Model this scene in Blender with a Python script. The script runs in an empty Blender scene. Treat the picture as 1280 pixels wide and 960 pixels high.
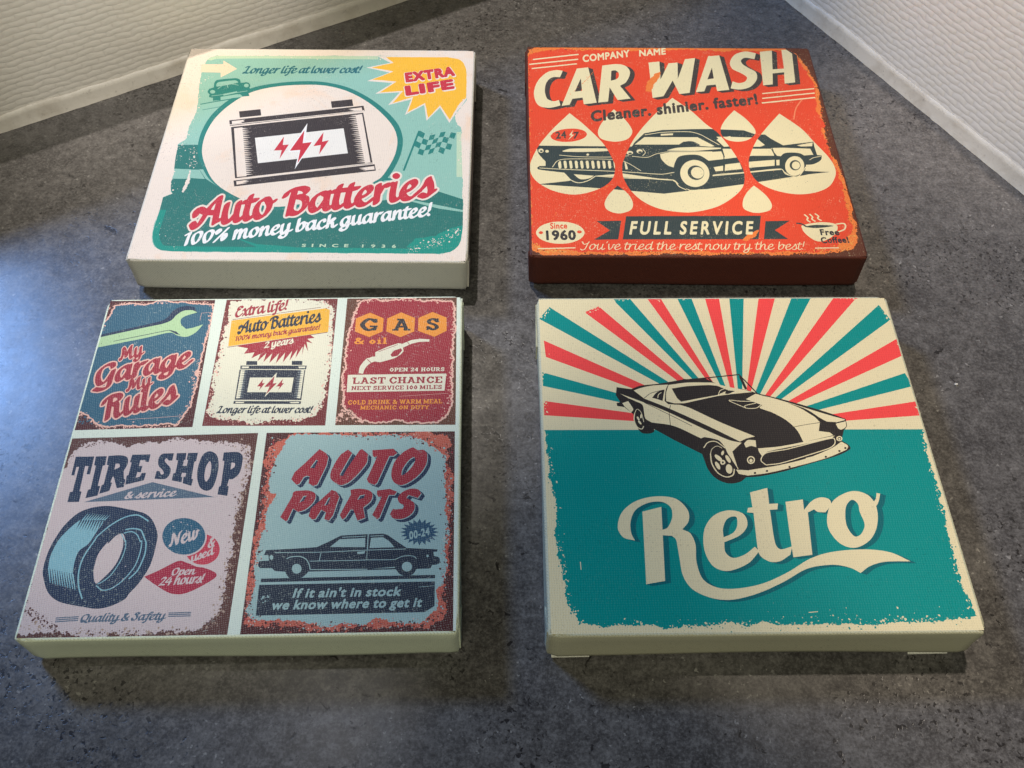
import bpy, bmesh, math, random
import numpy as np
from mathutils import Matrix, Vector, geometry

S = bpy.context.scene
C = S.collection
MM = 0.001

# ------------------------------------------------------------------ camera
cd = bpy.data.cameras.new('camera'); cam = bpy.data.objects.new('camera', cd); C.objects.link(cam)
PITCH, ROLL, CAM_H = 0.61526790, 0.01470510, 0.45612466
cp, sp, cr, sr = math.cos(PITCH), math.sin(PITCH), math.cos(ROLL), math.sin(ROLL)
right, up, fwd = Vector((1, 0, 0)), Vector((0, cp, sp)), Vector((0, sp, -cp))
r2, u2 = cr * right + sr * up, -sr * right + cr * up
cam.matrix_world = Matrix(((r2.x, u2.x, -fwd.x, 0), (r2.y, u2.y, -fwd.y, 0), (r2.z, u2.z, -fwd.z, CAM_H), (0, 0, 0, 1)))
cd.sensor_width = 36; cd.lens = 36 * 1230.73 / 1280; cd.clip_start = .01; cd.clip_end = 20
S.camera = cam

# ------------------------------------------------------------------ light and exposure
S.view_settings.view_transform = 'Standard'; S.view_settings.look = 'None'
S.view_settings.exposure = 0; S.view_settings.gamma = 1
W = bpy.data.worlds.new('World'); S.world = W; W.use_nodes = True
bg = W.node_tree.nodes['Background']; bg.inputs[0].default_value = (.92, .88, .84, 1); bg.inputs[1].default_value = .012

def aim(o, loc, tgt):
    o.location = loc
    o.rotation_euler = (Vector(tgt) - Vector(loc)).to_track_quat('-Z', 'Y').to_euler()

def spot(name, loc, tgt, energy, colour, angle, blend, size):
    l = bpy.data.lights.new(name, 'SPOT'); o = bpy.data.objects.new(name, l); C.objects.link(o)
    l.energy = energy; l.color = colour; l.spot_size = math.radians(angle); l.spot_blend = blend; l.shadow_soft_size = size
    aim(o, loc, tgt); return o

def area(name, loc, tgt, energy, colour, sx, sy, spread=180):
    l = bpy.data.lights.new(name, 'AREA'); o = bpy.data.objects.new(name, l); C.objects.link(o)
    l.shape = 'RECTANGLE'; l.size = sx; l.size_y = sy; l.energy = energy; l.color = colour; l.spread = math.radians(spread)
    aim(o, loc, tgt); return o

spot('shaped_spot', (-.42, 1.12, 2.0), (-.10, .56, 0), 126, (1.0, .925, .84), 17.0, .55, .03)      # over the first two canvases, cone edge standing in for a person's shadow
spot('shaped_spot', (.26, .92, 2.1), (.425, .33, 0), 108, (1.0, .86, .70), 18.4, .24, .05)        # over the right side, cone shaped to leave the lower left shaded
spot('shaped_spot', (-.50, .30, 1.7), (-.17, .265, 0), 37, (1.0, .94, .80), 8.8, .8, .03)       # extra spot added to brighten the collage
spot('shaped_spot', (-.20, .50, 1.6), (-.105, .15, 0), 8, (1.0, .97, .95), 4.0, .6, .03)       # added to make a light patch in front of it
spot('wall_fill', (.55, -.10, 1.5), (-.27, .62, .05), 58, (1.0, .96, .95), 10, .8, .03)  # added fill that brightens the left wall, no lamp known there
spot('wall_fill', (-.55, -.10, 1.5), (.36, .60, .05), 72, (1.0, .87, .73), 11, .8, .03)  # extra light put in for the right wall
area('window', (-1.78, 1.74, 1.9), (-.25, .25, 0), 50, (.27, .49, 1.0), .45, .45)
area('room_light', (-.1, -.9, 1.9), (0, .3, 0), 15.5, (1.0, .98, .76), .6, .4)

# ------------------------------------------------------------------ helpers
def lin(h):
    v = [int(h[i:i + 2], 16) / 255 for i in (0, 2, 4)]
    return tuple((c / 12.92 if c <= .04045 else ((c + .055) / 1.055) ** 2.4) for c in v) + (1,)

class NT:
    """short-hand for building node trees"""
    def __init__(s, name):
        s.m = bpy.data.materials.new(name); s.m.use_nodes = True
        s.t = s.m.node_tree; s.b = s.t.nodes['Principled BSDF']
    def n(s, kind, **k):
        o = s.t.nodes.new(kind)
        for a, v in k.items(): setattr(o, a, v)
        return o
    def put(s, sock, v):
        if isinstance(v, bpy.types.NodeSocket): s.t.links.new(v, sock)
        else: sock.default_value = v
    def math(s, op, a, b=None, clamp=False):
        o = s.n('ShaderNodeMath', operation=op, use_clamp=clamp); s.put(o.inputs[0], a)
        if b is not None: s.put(o.inputs[1], b)
        return o.outputs[0]
    def coord(s, scale=(1, 1, 1), rot=0, loc=(0, 0, 0)):
        c = s.n('ShaderNodeTexCoord'); m = s.n('ShaderNodeMapping')
        m.inputs['Scale'].default_value = scale; m.inputs['Rotation'].default_value = (0, 0, rot); m.inputs['Location'].default_value = loc
        s.t.links.new(c.outputs['Object'], m.inputs[0]); return m.outputs[0]
    def noise(s, v, scale, detail=4, rough=.6, dist=0):
        o = s.n('ShaderNodeTexNoise'); s.put(o.inputs['Vector'], v)
        o.inputs['Scale'].default_value = scale; o.inputs['Detail'].default_value = detail
        o.inputs['Roughness'].default_value = rough; o.inputs['Distortion'].default_value = dist
        return o.outputs[0]
    def voro(s, v, scale, feature='F1', rnd=1):
        o = s.n('ShaderNodeTexVoronoi', feature=feature); s.put(o.inputs['Vector'], v)
        o.inputs['Scale'].default_value = scale; o.inputs['Randomness'].default_value = rnd
        return o.outputs['Distance']
    def ramp(s, f, a, b, x=0., y=1.):
        o = s.n('ShaderNodeMapRange', clamp=True); s.put(o.inputs[0], f)
        for i, q in zip((1, 2, 3, 4), (a, b, x, y)): o.inputs[i].default_value = q
        return o.outputs[0]
    def mix(s, f, a, b, blend='MIX'):
        o = s.n('ShaderNodeMix', data_type='RGBA', blend_type=blend); s.put(o.inputs[0], f)
        s.put(o.inputs[6], a); s.put(o.inputs[7], b); return o.outputs[2]
    def bump(s, h, strength, dist):
        o = s.n('ShaderNodeBump'); o.inputs['Strength'].default_value = strength; o.inputs['Distance'].default_value = dist
        s.put(o.inputs['Height'], h); return o.outputs[0]

def mesh_obj(name, bm, mat, parent=None, smooth=False):
    me = bpy.data.meshes.new(name); bm.to_mesh(me); bm.free()
    for m in (mat if isinstance(mat, (list, tuple)) else [mat]): me.materials.append(m)
    if smooth:
        for p in me.polygons: p.use_smooth = True
    o = bpy.data.objects.new(name, me); C.objects.link(o)
    if parent: o.parent = parent
    return o

# ------------------------------------------------------------------ countertop
def counter_material():
    t = NT('countertop')
    v = t.coord()
    big = t.noise(v, 6, 4, .6, .5); mid = t.noise(v, 30, 9, .74, .25); grain = t.noise(v, 620, 3, .75); sand = t.noise(t.coord(loc=(.7, .2, .1)), 1500, 2, .6)
    med = t.noise(t.coord(loc=(.35, .15, .6)), 150, 6, .78, .2)
    c = t.mix(t.ramp(big, .38, .64), (.078, .072, .070, 1), (.112, .103, .098, 1))
    c = t.mix(t.ramp(mid, .50, .64, 0, .36), c, (.180, .167, .158, 1))
    c = t.mix(t.ramp(mid, .49, .37, 0, .38), c, (.044, .040, .039, 1))
    c = t.mix(t.ramp(med, .51, .62, 0, .42), c, (.225, .210, .200, 1))
    c = t.mix(t.ramp(med, .49, .38, 0, .52), c, (.030, .027, .026, 1))
    c = t.mix(t.ramp(grain, .51, .63, 0, .34), c, (.230, .215, .205, 1))
    c = t.mix(t.ramp(grain, .49, .37, 0, .42), c, (.026, .023, .022, 1))
    clus = t.ramp(t.noise(v, 11, 4, .65, .3), .515, .58)
    p1 = t.math('MULTIPLY', t.ramp(t.noise(t.coord(loc=(.2, .5, 0)), 400, 2, .5, .4), .605, .62), clus)
    p2 = t.math('MULTIPLY', t.ramp(t.noise(t.coord(loc=(.9, .1, 0)), 150, 4, .60, .7), .645, .658), t.ramp(t.noise(v, 8, 2), .42, .52))
    pits = t.math('MAXIMUM', p1, p2)
    c = t.mix(t.math('MULTIPLY', pits, .85), c, (.014, .012, .012, 1))
    li = t.math('MULTIPLY', t.ramp(t.noise(t.coord(loc=(.4, .8, 0)), 330, 3, .6), .635, .66), t.ramp(t.noise(v, 30, 2), .48, .58))
    c = t.mix(t.math('MULTIPLY', li, .6), c, (.36, .34, .32, 1))
    t.put(t.b.inputs['Base Color'], c)
    t.put(t.b.inputs['Roughness'], t.ramp(mid, .3, .7, .21, .33))
    t.b.inputs['Specular IOR Level'].default_value = .5
    h = t.math('SUBTRACT', t.math('MULTIPLY', med, .6), t.math('MULTIPLY', pits, .8))
    t.put(t.b.inputs['Normal'], t.bump(h, .16, .0004))
    return t.m

WA, WB = Vector((-.354783, .528337, 0)), Vector((-.088854, .688510, 0))     # foot of the first wall
WC, WD = Vector((.212560, .696004, 0)), Vector((.337102, .484148, 0))       # foot of the second wall
d1, d2 = (WB - WA).normalized(), (WD - WC).normalized()
k = ((WC - WA).x * d2.y - (WC - WA).y * d2.x) / (d1.x * d2.y - d1.y * d2.x)
CORNER = WA + d1 * k

bm = bmesh.new()
for q in ((-1.1, -.35), (1.1, -.35), (1.1, 1.0), (-1.1, 1.0)): bm.verts.new((q[0], q[1], 0))
bm.faces.new(bm.verts)
g = bmesh.ops.extrude_face_region(bm, geom=bm.faces[:])
bmesh.ops.translate(bm, vec=(0, 0, -.038), verts=[e for e in g['geom'] if isinstance(e, bmesh.types.BMVert)])
bmesh.ops.recalc_face_normals(bm, faces=bm.faces)
o = mesh_obj('countertop', bm, counter_material()); o['kind'] = 'structure'

# ------------------------------------------------------------------ walls with woven glass-fibre wallpaper
def wall_material(tone):
    t = NT('wallpaper')
    v = t.coord()
    nz = t.n('ShaderNodeTexNoise'); nz.inputs['Scale'].default_value = 75; nz.inputs['Detail'].default_value = 2; t.put(nz.inputs['Vector'], v)
    sc = t.n('ShaderNodeVectorMath', operation='SCALE'); t.put(sc.inputs[0], nz.outputs[1]); sc.inputs['Scale'].default_value = .0046
    ad = t.n('ShaderNodeVectorMath', operation='ADD'); t.put(ad.inputs[0], v); t.put(ad.inputs[1], sc.outputs[0])
    sep = t.n('ShaderNodeSeparateXYZ'); t.put(sep.inputs[0], ad.outputs[0])
    row = t.math('MULTIPLY', sep.outputs[2], 1 / .0042)
    par = t.math('MULTIPLY', t.math('FLOOR', row), .5)
    ry = t.math('ABSOLUTE', t.math('SINE', t.math('MULTIPLY', row, math.pi)))
    cx = t.math('ABSOLUTE', t.math('SINE', t.math('MULTIPLY', t.math('ADD', t.math('MULTIPLY', sep.outputs[0], 1 / .011), par), math.pi)))
    h = t.math('ADD', t.math('MULTIPLY', t.math('POWER', ry, .6), t.math('POWER', cx, .4)), t.math('MULTIPLY', t.noise(v, 330, 3, .6), .55))
    c = t.mix(t.ramp(t.noise(v, 14, 4, .6), .3, .75), lin(tone), lin('ece5d8'))
    c = t.mix(t.ramp(h, .25, .95, .16, 0), c, lin('b0a798'))
    t.put(t.b.inputs['Base Color'], c); t.b.inputs['Roughness'].default_value = .55
    t.put(t.b.inputs['Normal'], t.bump(h, .28, .0011))
    return t.m

def strip_material():
    t = NT('sealant'); v = t.coord()
    c = t.mix(t.ramp(t.noise(v, 45, 5, .7), .45, .8), lin('dcd4c6'), lin('b9ae9d'))
    c = t.mix(t.ramp(t.noise(v, 260, 3, .7), .62, .75, 0, .5), c, lin('8a8073'))
    t.put(t.b.inputs['Base Color'], c); t.b.inputs['Roughness'].default_value = .5
    t.put(t.b.inputs['Normal'], t.bump(t.noise(v, 190, 4, .7), .22, .0007)); return t.m

def wall(a, direction, length, tone, seed):
    """local x runs along the wall, z up, -y faces the room"""
    rot = math.atan2(direction.y, direction.x)
    bm = bmesh.new(); H, T = .115, .09
    vs = [bm.verts.new(q) for q in ((0, 0, .002), (length, 0, .002), (length, 0, H), (0, 0, H), (0, T, .002), (length, T, .002), (length, T, H), (0, T, H))]
    for f in ((0, 1, 2, 3), (5, 4, 7, 6), (3, 2, 6, 7), (4, 5, 1, 0), (1, 5, 6, 2), (4, 0, 3, 7)): bm.faces.new([vs[i] for i in f])
    bmesh.ops.recalc_face_normals(bm, faces=bm.faces)
    w = mesh_obj('wall', bm, wall_material(tone)); w.location = a; w.rotation_euler.z = rot; w['kind'] = 'structure'
    rng = random.Random(seed); bm = bmesh.new(); n = int(length / .004); rows = []
    e1 = e2 = 0
    for i in range(n + 1):
        e1 = e1 * .8 + rng.gauss(0, .00013); e2 = e2 * .8 + rng.gauss(0, .0003)
        x = length * i / n
        prof = [(-.0024 + e1, .0002), (-.0021 + e1 * .6, .0012), (-.0013, .0042), (-.0009, .0082 + e2 * .5), (-.0004, .0122 + e2), (.001, .0123 + e2)]
        rows.append([bm.verts.new((x, y, z)) for y, z in prof])
    for p, q in zip(rows[:-1], rows[1:]):
        for j in range(5): bm.faces.new((p[j], q[j], q[j + 1], p[j + 1]))
    bmesh.ops.recalc_face_normals(bm, faces=bm.faces)
    mesh_obj('sealant_strip', bm, strip_material(), w, True)
    return w

L1 = .95
wall(CORNER - d1 * L1, d1, L1, 'e2dacb', 1)
wall(CORNER, d2, .95, 'eee8e0', 2)

# ------------------------------------------------------------------ drawing engine of the printed pictures (millimetres)
def catmull(P, flags, closed, k=6):
    n = len(P)
    if n < 3: return P.copy()
    out = []
    for i in range(n if closed else n - 1):
        j = (i + 1) % n
        a, b = P[i], P[j]
        if flags[i] and flags[j]:
            out.append(a); continue
        p0 = P[i - 1] if (closed or i > 0) else 2 * a - b
        p3 = P[(i + 2) % n] if (closed or i + 2 < n) else 2 * b - a
        if flags[i]: p0 = 2 * a - b
        if flags[j]: p3 = 2 * b - a
        L = math.hypot(*(b - a))
        kk = max(2, min(k, int(L / .5) + 1))
        # tangents limited to the chord so that uneven spacing does not overshoot
        ta = (b - p0); tb = (p3 - a)
        na, nb = math.hypot(*ta) + 1e-9, math.hypot(*tb) + 1e-9
        ta = ta / na * min(na * .5, L); tb = tb / nb * min(nb * .5, L)
        for q in range(kk):
            t = q / kk
            out.append((2*t**3-3*t*t+1)*a + (t**3-2*t*t+t)*ta + (-2*t**3+3*t*t)*b + (t**3-t*t)*tb)
    if not closed: out.append(P[-1])
    return np.array(out)

def parse(s):
    P, F = [], []
    for tk in s.split():
        F.append(tk.endswith('!'))
        x, y = tk.rstrip('!').split(',')
        P.append((int(x) / 20, int(y) / 20))
    return np.array(P, float), F

def area2(P):
    x, y = P[:, 0], P[:, 1]
    return float(np.sum(x * np.roll(y, -1) - y * np.roll(x, -1)))

def resample(P, step, closed=True):
    Q = np.vstack([P, P[:1]]) if closed else P
    out = []
    for a, b in zip(Q[:-1], Q[1:]):
        n = max(1, int(math.hypot(*(b - a)) / step))
        out += [a + (b - a) * i / n for i in range(n)]
    if not closed: out.append(P[-1])
    return np.array(out)

def roughen(P, amp, seed, keep=False):
    rng = random.Random(seed)
    P = resample(P, .55)
    n = len(P)
    d = np.zeros(n)
    for o, w in ((14, .9), (6, .7), (3, .6), (1, .55)):     # octaves along the outline
        m = max(2, n // o)
        v = np.array([rng.uniform(-1, 1) for _ in range(m)])
        x = np.arange(n) * m / n
        i = x.astype(int) % m
        f = x - np.floor(x)
        d += w * (v[i] * (1 - f) + v[(i + 1) % m] * f)
    if keep: d[P[:, 1] > P[:, 1].max() - 1.2] = 0          # a straight printed top edge
    t = np.roll(P, -1, 0) - np.roll(P, 1, 0)
    t /= np.maximum(np.hypot(t[:, 0], t[:, 1]), 1e-9)[:, None]
    return P + np.stack([-t[:, 1], t[:, 0]], 1) * (d * amp)[:, None]

def ccw(P): return P if area2(P) > 0 else P[::-1]

def ribbon(P, w, closed=False):
    """a drawn line of width w: one quad per segment and a small joint polygon per bend"""
    out = []
    Q = np.vstack([P, P[:1]]) if closed else P
    for a, b in zip(Q[:-1], Q[1:]):
        L = math.hypot(*(b - a))
        if L < 1e-6: continue
        n = np.array([-(b - a)[1], (b - a)[0]]) / L * w / 2
        out.append(ccw(np.array([a - n, b - n, b + n, a + n])))
    ends = Q if closed else Q[1:-1]
    if w > .35:
        for p in ends:
            out.append(np.array([p + w / 2 * np.array([math.cos(t), math.sin(t)]) for t in np.arange(6) * math.pi / 3]))
    return out

def glyph_contours(font, s, m, space, track):
    x = 0; out = []
    for ch in s:
        if ch == ' ': x += space; continue
        adv, cs = FONTS[font][ch]
        for c in cs:
            P = np.array([[float(v) / 100 for v in q.split(',')] for q in c.split()])
            P[:, 0] += x
            out.append(np.stack([m[0] + P[:, 0] * m[2] + P[:, 1] * m[4], m[1] + P[:, 0] * m[3] + P[:, 1] * m[5]], 1))
        x += adv + track
    return out

def speckle(P, n, size, spread, seed):
    rng = random.Random(seed)
    Q = resample(P, .5, False)
    out = []
    for _ in range(n):
        c = Q[rng.randrange(len(Q))] + np.array([rng.gauss(0, spread * .6), rng.gauss(0, spread * .6)])
        r = size * (.18 + .6 * rng.random() ** 2.2)
        k = rng.choice((4, 5, 6, 7)); a0 = rng.random() * 6.28; el = rng.uniform(.45, 1); ro = rng.random() * 3.14
        pts = []
        for i in range(k):
            a = a0 + i * 2 * math.pi / k; rr = r * rng.uniform(.55, 1.25)
            x, y = rr * math.cos(a), rr * el * math.sin(a)
            pts.append((c[0] + x * math.cos(ro) - y * math.sin(ro), c[1] + x * math.sin(ro) + y * math.cos(ro)))
        out.append(ccw(np.array(pts)))
    return out

def expand(items, n):
    """one drawing item -> list of (colour, contours, rule); the rim of a torn edge comes with its shape"""
    it = items[n]
    kind, col, part, panel, clip, opt, conts = (list(it) + [''] * 7)[:7]
    opt = opt or {}
    if isinstance(conts, int): conts = (list(items[n + conts]) + [''] * 7)[6]
    if kind == 'b': return [(col, [np.array([(-101, -101), (101, -101), (101, 101), (-101, 101)], float)], 'nz')]
    if kind == 't': return [(col, glyph_contours(opt['f'], opt['s'], opt['m'], opt['sp'], opt['tr']), 'nz')]
    PF = [parse(c) for c in conts]
    if kind == 'k': return [(col, speckle(PF[0][0], opt['n'], opt['size'], opt['spread'], opt['seed']), 'nz')]
    if kind == 's': return [(col, ribbon(catmull(P, F, False), opt['w']), 'nz') for P, F in PF]
    C = [catmull(P, F, True) for P, F in PF]
    if 'rough' in opt: C = [roughen(c, opt['rough'], opt.get('seed', 0), 'keep' in opt) for c in C]
    if 'sweep' in opt:
        d = np.array(opt['sweep']); out = []
        for i, c in enumerate(C):
            out += [c + d]
        q = []
        for c in C:
            for a, b in zip(c, np.roll(c, -1, 0)):
                r = np.array([a, b, b + d, a + d])
                if abs(area2(r)) > 1e-4: q.append(ccw(r))
        return [(col, q, 'nz'), (col, out, 'eo')]
    res = [(col, C, 'eo')]
    if 'rim' in opt: res.append((opt['rim'], ribbon(C[0], opt['rimw'], True), 'nz'))
    return res

FONTS = {
 'script': {
  '!': (0.50, ['38,17 33,23 26,26 16,24 9,18 6,13 6,7 7,0 15,-7 21,-9 28,-8 35,-4 40,3 40,10', '81,154 75,155 66,152 58,147 49,137 20,52 20,47 23,43 28,43 36,46 45,51 54,62 83,148']),
  '%': (1.35, ['162,145 159,147 154,147 145,144 137,139 8,3 -1,-8 -2,-13 0,-16 5,-16 12,-14 24,-7 87,59 88,58 78,48 70,33 69,15 71,-2 75,-7 84,-8 95,-4 110,6 127,23 138,40 141,55 141,72 139,78 134,82 119,83 105,78 160,137', '104,30 104,43 107,50 106,37', '88,137 80,141 70,142 64,140 55,137 32,120 25,113 19,102 23,83 26,77 32,73 40,74 52,79 68,92 83,107 88,113 89,118 89,130']),
  '&': (1.25, ['19,-8 33,-13 49,-12 69,-5 84,6 86,6 94,-4 98,-6 104,-6 121,2 129,13 127,19 112,36 112,38 138,79 139,86 136,88 129,88 114,80 108,74 96,57 89,74 84,91 103,105 109,112 114,119 115,133 109,140 101,144 89,144 78,142 69,138 58,131 50,124 44,114 42,103 47,83 32,68 20,53 9,34 5,24 5,14 7,8 12,-1', '53,59 59,41 73,19 66,12 59,12 53,14 46,21 40,31 39,38 41,43 45,51']),
  '0': (1.05, ['21,-9 26,-10 39,-9 59,1 85,24 98,42 113,72 126,109 126,127 121,136 117,139 107,143 96,144 82,141 47,121 32,106 26,97 22,90 15,72 10,47 12,10 15,-1', '51,16 46,30 44,44 45,67 49,85 57,105 62,111 74,118 84,117 88,114 92,104 91,90 78,57 67,35 60,25']),
  '1': (0.70, ['19,-11 28,-11 38,-6 48,2 52,9 73,88 80,108 92,132 92,141 86,145 69,141 36,123 28,118 21,109 21,104 24,102 29,102 55,114 44,89 31,46 17,-4 17,-9']),
  '2': (0.98, ['-9,-6 -6,-8 -1,-8 29,0 39,0 77,-7 91,-1 101,8 104,13 104,16 101,18 76,23 66,25 51,25 34,21 73,59 110,101 120,118 120,131 116,136 109,140 99,143 82,143 69,140 49,130 27,109 23,104 22,99 27,97 41,100 62,118 72,118 82,115 86,109 86,106 83,101 66,79 39,50 -4,9 -10,-1']),
  '4': (1.00, ['52,-12 64,-9 79,1 83,8 92,38 102,42 112,49 119,59 119,61 116,63 101,62 99,64 112,106 112,111 108,113 101,112 94,110 82,101 77,91 68,61 42,60 36,61 33,62 67,99 103,132 106,138 107,141 102,144 91,141 81,135 54,111 5,61 -1,49 -2,44 0,41 9,36 61,36 49,-6 49,-9']),
  'A': (1.30, ['154,157 151,158 144,157 130,150 83,108 71,94 69,94 61,102 53,107 48,109 39,108 21,100 6,88 -2,73 -1,52 1,49 9,49 21,54 30,62 33,68 34,74 43,66 50,62 50,60 32,30 21,16 19,17 15,30 11,33 1,32 -12,24 -16,20 -20,15 -20,10 -13,-10 -11,-13 -4,-16 4,-15 16,-11 31,-1 50,20 74,55 101,50 90,2 91,-6 96,-7 103,-5 118,4 141,12 154,22 158,30 156,32 153,33 146,32 131,27 128,28 139,83 156,147 157,153', '116,116 117,113 108,80 104,79 91,82 102,102']),
  'B': (1.20, ['20,-11 27,-12 35,-8 50,-13 59,-13 77,-8 99,7 121,31 129,44 133,56 135,69 135,78 134,88 131,93 127,97 119,101 138,118 145,129 144,139 137,149 127,155 117,158 95,158 80,157 64,152 47,144 32,134 22,124 10,103 10,98 17,97 27,100 35,105 41,111 49,125 54,128 55,126 45,94 18,-4 18,-9', '74,84 94,75 99,68 101,59 99,43 93,28 88,21 77,12 64,17 61,19 59,28 61,43 72,83', '80,108 80,111 87,133 95,132 100,129 106,124 110,118 110,116 102,110 90,111']),
  'E': (1.00, ['130,152 120,157 100,156 87,153 73,148 62,141 46,125 40,116 38,107 40,103 47,97 38,92 26,79 9,50 4,34 6,12 8,6 15,-7 23,-12 30,-14 40,-14 52,-12 67,-6 90,8 125,37 127,42 127,46 125,48 118,48 112,46 95,34 72,15 63,11 57,11 50,13 46,19 40,32 38,46 44,66 54,82 85,92 95,98 102,107 102,110 100,113 75,123 73,125 74,129 80,131 93,132 98,128 103,120 108,114 115,114 120,116 133,123 141,132 140,137']),
  'L': (1.02, ['-10,-8 -3,-12 2,-12 16,-8 29,-2 44,-11 62,-11 74,-8 107,6 116,10 123,18 126,22 126,26 122,28 119,28 89,17 74,13 64,19 55,28 85,114 89,122 98,131 101,136 101,139 98,144 98,151 94,152 89,152 74,156 52,155 42,151 34,146 22,135 13,123 11,116 16,113 29,117 39,124 46,131 59,128 61,126 50,99 30,39 10,31 0,25 -8,17 -14,8 -13,-1']),
  'N': (1.35, ['183,154 179,156 167,152 146,141 131,128 125,120 115,100 101,62 96,110 80,149 76,152 69,152 53,144 44,134 45,130 42,124 29,76 13,34 -1,29 -8,25 -17,14 -17,10 -10,-6 -4,-9 7,-6 16,-2 26,7 34,20 46,44 62,86 65,72 67,17 70,-1 76,-6 82,-6 98,2 108,10 114,22 142,96 156,127 175,139 184,149']),
  'O': (1.25, ['20,-5 29,-10 35,-12 52,-11 59,-10 72,-5 89,5 109,24 131,55 139,72 145,89 149,107 149,124 147,134 144,138 115,154 105,152 65,138 49,127 34,112 21,92 15,72 12,57 12,19 16,2', '60,13 54,17 48,30 45,47 47,77 53,99 60,112 69,121 89,127 107,119 112,114 115,105 114,85 104,57 98,44 88,29 75,15 69,13']),
  'Q': (1.25, ['115,154 104,152 70,140 59,134 45,124 35,113 24,96 18,83 13,65 11,50 11,28 14,10 16,1 19,-4 25,-9 34,-12 47,-12 57,-10 67,-6 104,-24 109,-24 124,-18 132,-10 135,-5 135,-2 132,0 101,15 114,30 134,61 144,86 149,108 149,125 145,136 135,144 122,149', '47,38 45,46 47,76 50,88 58,110 67,120 89,127 107,119 111,115 114,108 114,90 106,61 97,43 88,30 85,27 70,41 65,43 60,43']),
  'S': (1.00, ['130,149 124,153 115,156 102,157 89,155 74,148 62,142 45,126 40,116 41,111 49,102 61,92 65,84 73,59 73,44 68,31 62,21 57,15 50,15 44,17 39,22 30,47 27,52 20,53 5,46 -2,39 -6,34 -6,31 5,1 9,-4 17,-8 24,-10 44,-8 64,0 74,7 88,21 104,47 108,62 106,82 100,104 112,108 126,119 129,124 132,137 132,146', '76,131 82,132 95,128 98,126 95,116 92,115 82,124']),
  'a': (1.05, ['120,112 115,113 103,110 97,113 90,113 77,110 50,96 28,78 16,59 10,48 5,32 5,11 9,-2 13,-7 22,-11 35,-8 50,-1 60,5 68,13 69,4 73,-6 82,-12 88,-11 98,-8 112,0 134,22 137,28 137,31 133,33 127,32 120,30 105,19 103,24 103,31 109,59 122,106 122,111', '45,17 41,24 38,36 39,46 43,57 54,78 63,86 70,88 82,76 79,61 55,26 47,16']),
  'b': (0.98, ['14,-7 23,-10 41,-8 54,-4 71,6 86,20 100,37 111,57 114,68 129,77 135,85 134,90 114,100 110,107 104,110 94,110 84,106 59,90 74,150 73,154 68,155 54,150 48,146 40,137 12,34 10,4', '78,82 80,74 80,60 76,42 72,34 64,24 56,16 49,14 45,19 44,24 47,49 72,79']),
  'c': (0.84, ['100,111 95,113 82,112 59,102 39,88 26,74 8,42 4,29 4,17 6,7 11,-4 15,-8 27,-14 42,-13 54,-9 69,-2 84,8 104,23 113,32 114,36 112,41 109,42 100,40 84,30 65,15 59,12 54,12 49,13 45,17 41,26 39,36 40,47 43,57 55,77 64,86 67,88 69,87 71,81 72,69 75,65 82,65 89,67 99,73 104,79 107,84 105,99 104,107']),
  'd': (1.06, ['135,155 128,155 123,153 113,148 107,142 103,136 95,113 82,112 62,103 45,93 28,78 17,61 10,48 5,32 5,11 9,-2 13,-7 18,-10 22,-10 30,-10 35,-8 50,-1 60,5 68,13 69,1 73,-8 80,-12 87,-12 102,-6 112,0 134,22 137,28 137,31 133,33 120,30 112,25 105,18 103,21 103,26 106,41 119,92 137,149 137,152', '45,17 41,24 38,36 39,46 43,57 51,74 57,81 63,86 70,88 84,76 80,61 55,26 47,16']),
  'e': (0.86, ['94,113 84,113 77,111 67,108 55,101 38,87 23,69 8,42 4,29 4,17 6,7 10,-1 17,-10 27,-14 35,-14 47,-12 55,-9 79,5 108,27 114,34 116,40 114,43 107,43 100,40 59,11 50,12 46,16 40,30 40,35 59,42 75,52 91,66 101,77 105,86 105,99 101,107', '44,56 43,57 51,72 65,88 69,84 71,77 71,72 64,63 59,60']),
  'f': (0.66, ['-16,-60 -11,-62 -1,-60 8,-56 18,-50 30,-38 40,-22 50,-1 77,88 91,88 99,91 114,101 118,108 118,111 114,113 86,114 90,126 92,129 94,130 101,121 108,119 119,123 129,130 135,139 135,142 124,155 119,157 112,157 92,150 74,137 66,129 56,113 39,112 29,108 19,99 16,94 16,91 19,88 47,88 19,-4 10,-28 4,-25 -6,-27 -19,-34 -27,-44 -27,-48']),
  'g': (1.05, ['120,112 114,113 104,110 95,113 87,113 69,107 44,92 23,72 9,45 5,35 4,23 7,3 9,-2 16,-8 16,-10 7,-16 -5,-28 -12,-40 -11,-48 -5,-56 5,-62 12,-64 19,-64 30,-62 50,-54 62,-47 78,-32 90,-12 95,4 122,14 135,25 138,32 137,34 134,36 125,34 102,25 122,106', '60,-12 52,-32 45,-38 39,-39 32,-37 23,-28 23,-25 30,-20 55,-12', '45,16 42,22 39,33 39,43 41,53 50,72 54,78 62,85 69,88 72,87 83,76 80,62 56,26 48,16']),
  'h': (1.08, ['70,155 61,154 50,148 43,141 40,135 4,-5 4,-10 13,-11 18,-10 28,-4 34,2 38,9 47,42 69,75 78,85 79,72 77,62 68,32 64,14 66,2 69,-6 71,-8 78,-12 83,-12 91,-10 103,-6 118,5 138,25 140,30 138,32 130,33 118,28 103,15 100,24 100,34 112,79 113,102 111,109 106,113 103,114 94,113 78,106 61,95 74,150 73,154']),
  'i': (0.52, ['59,113 52,113 48,111 36,104 30,99 26,89 14,47 7,14 7,2 9,-5 12,-9 19,-12 26,-12 36,-10 52,0 72,16 81,25 82,29 82,30 79,33 72,33 61,28 44,15 42,19 41,27 43,42 61,105 62,110', '75,155 69,160 64,162 56,162 51,159 44,150 42,142 45,135 51,130 57,128 62,128 72,133 78,144']),
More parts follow.
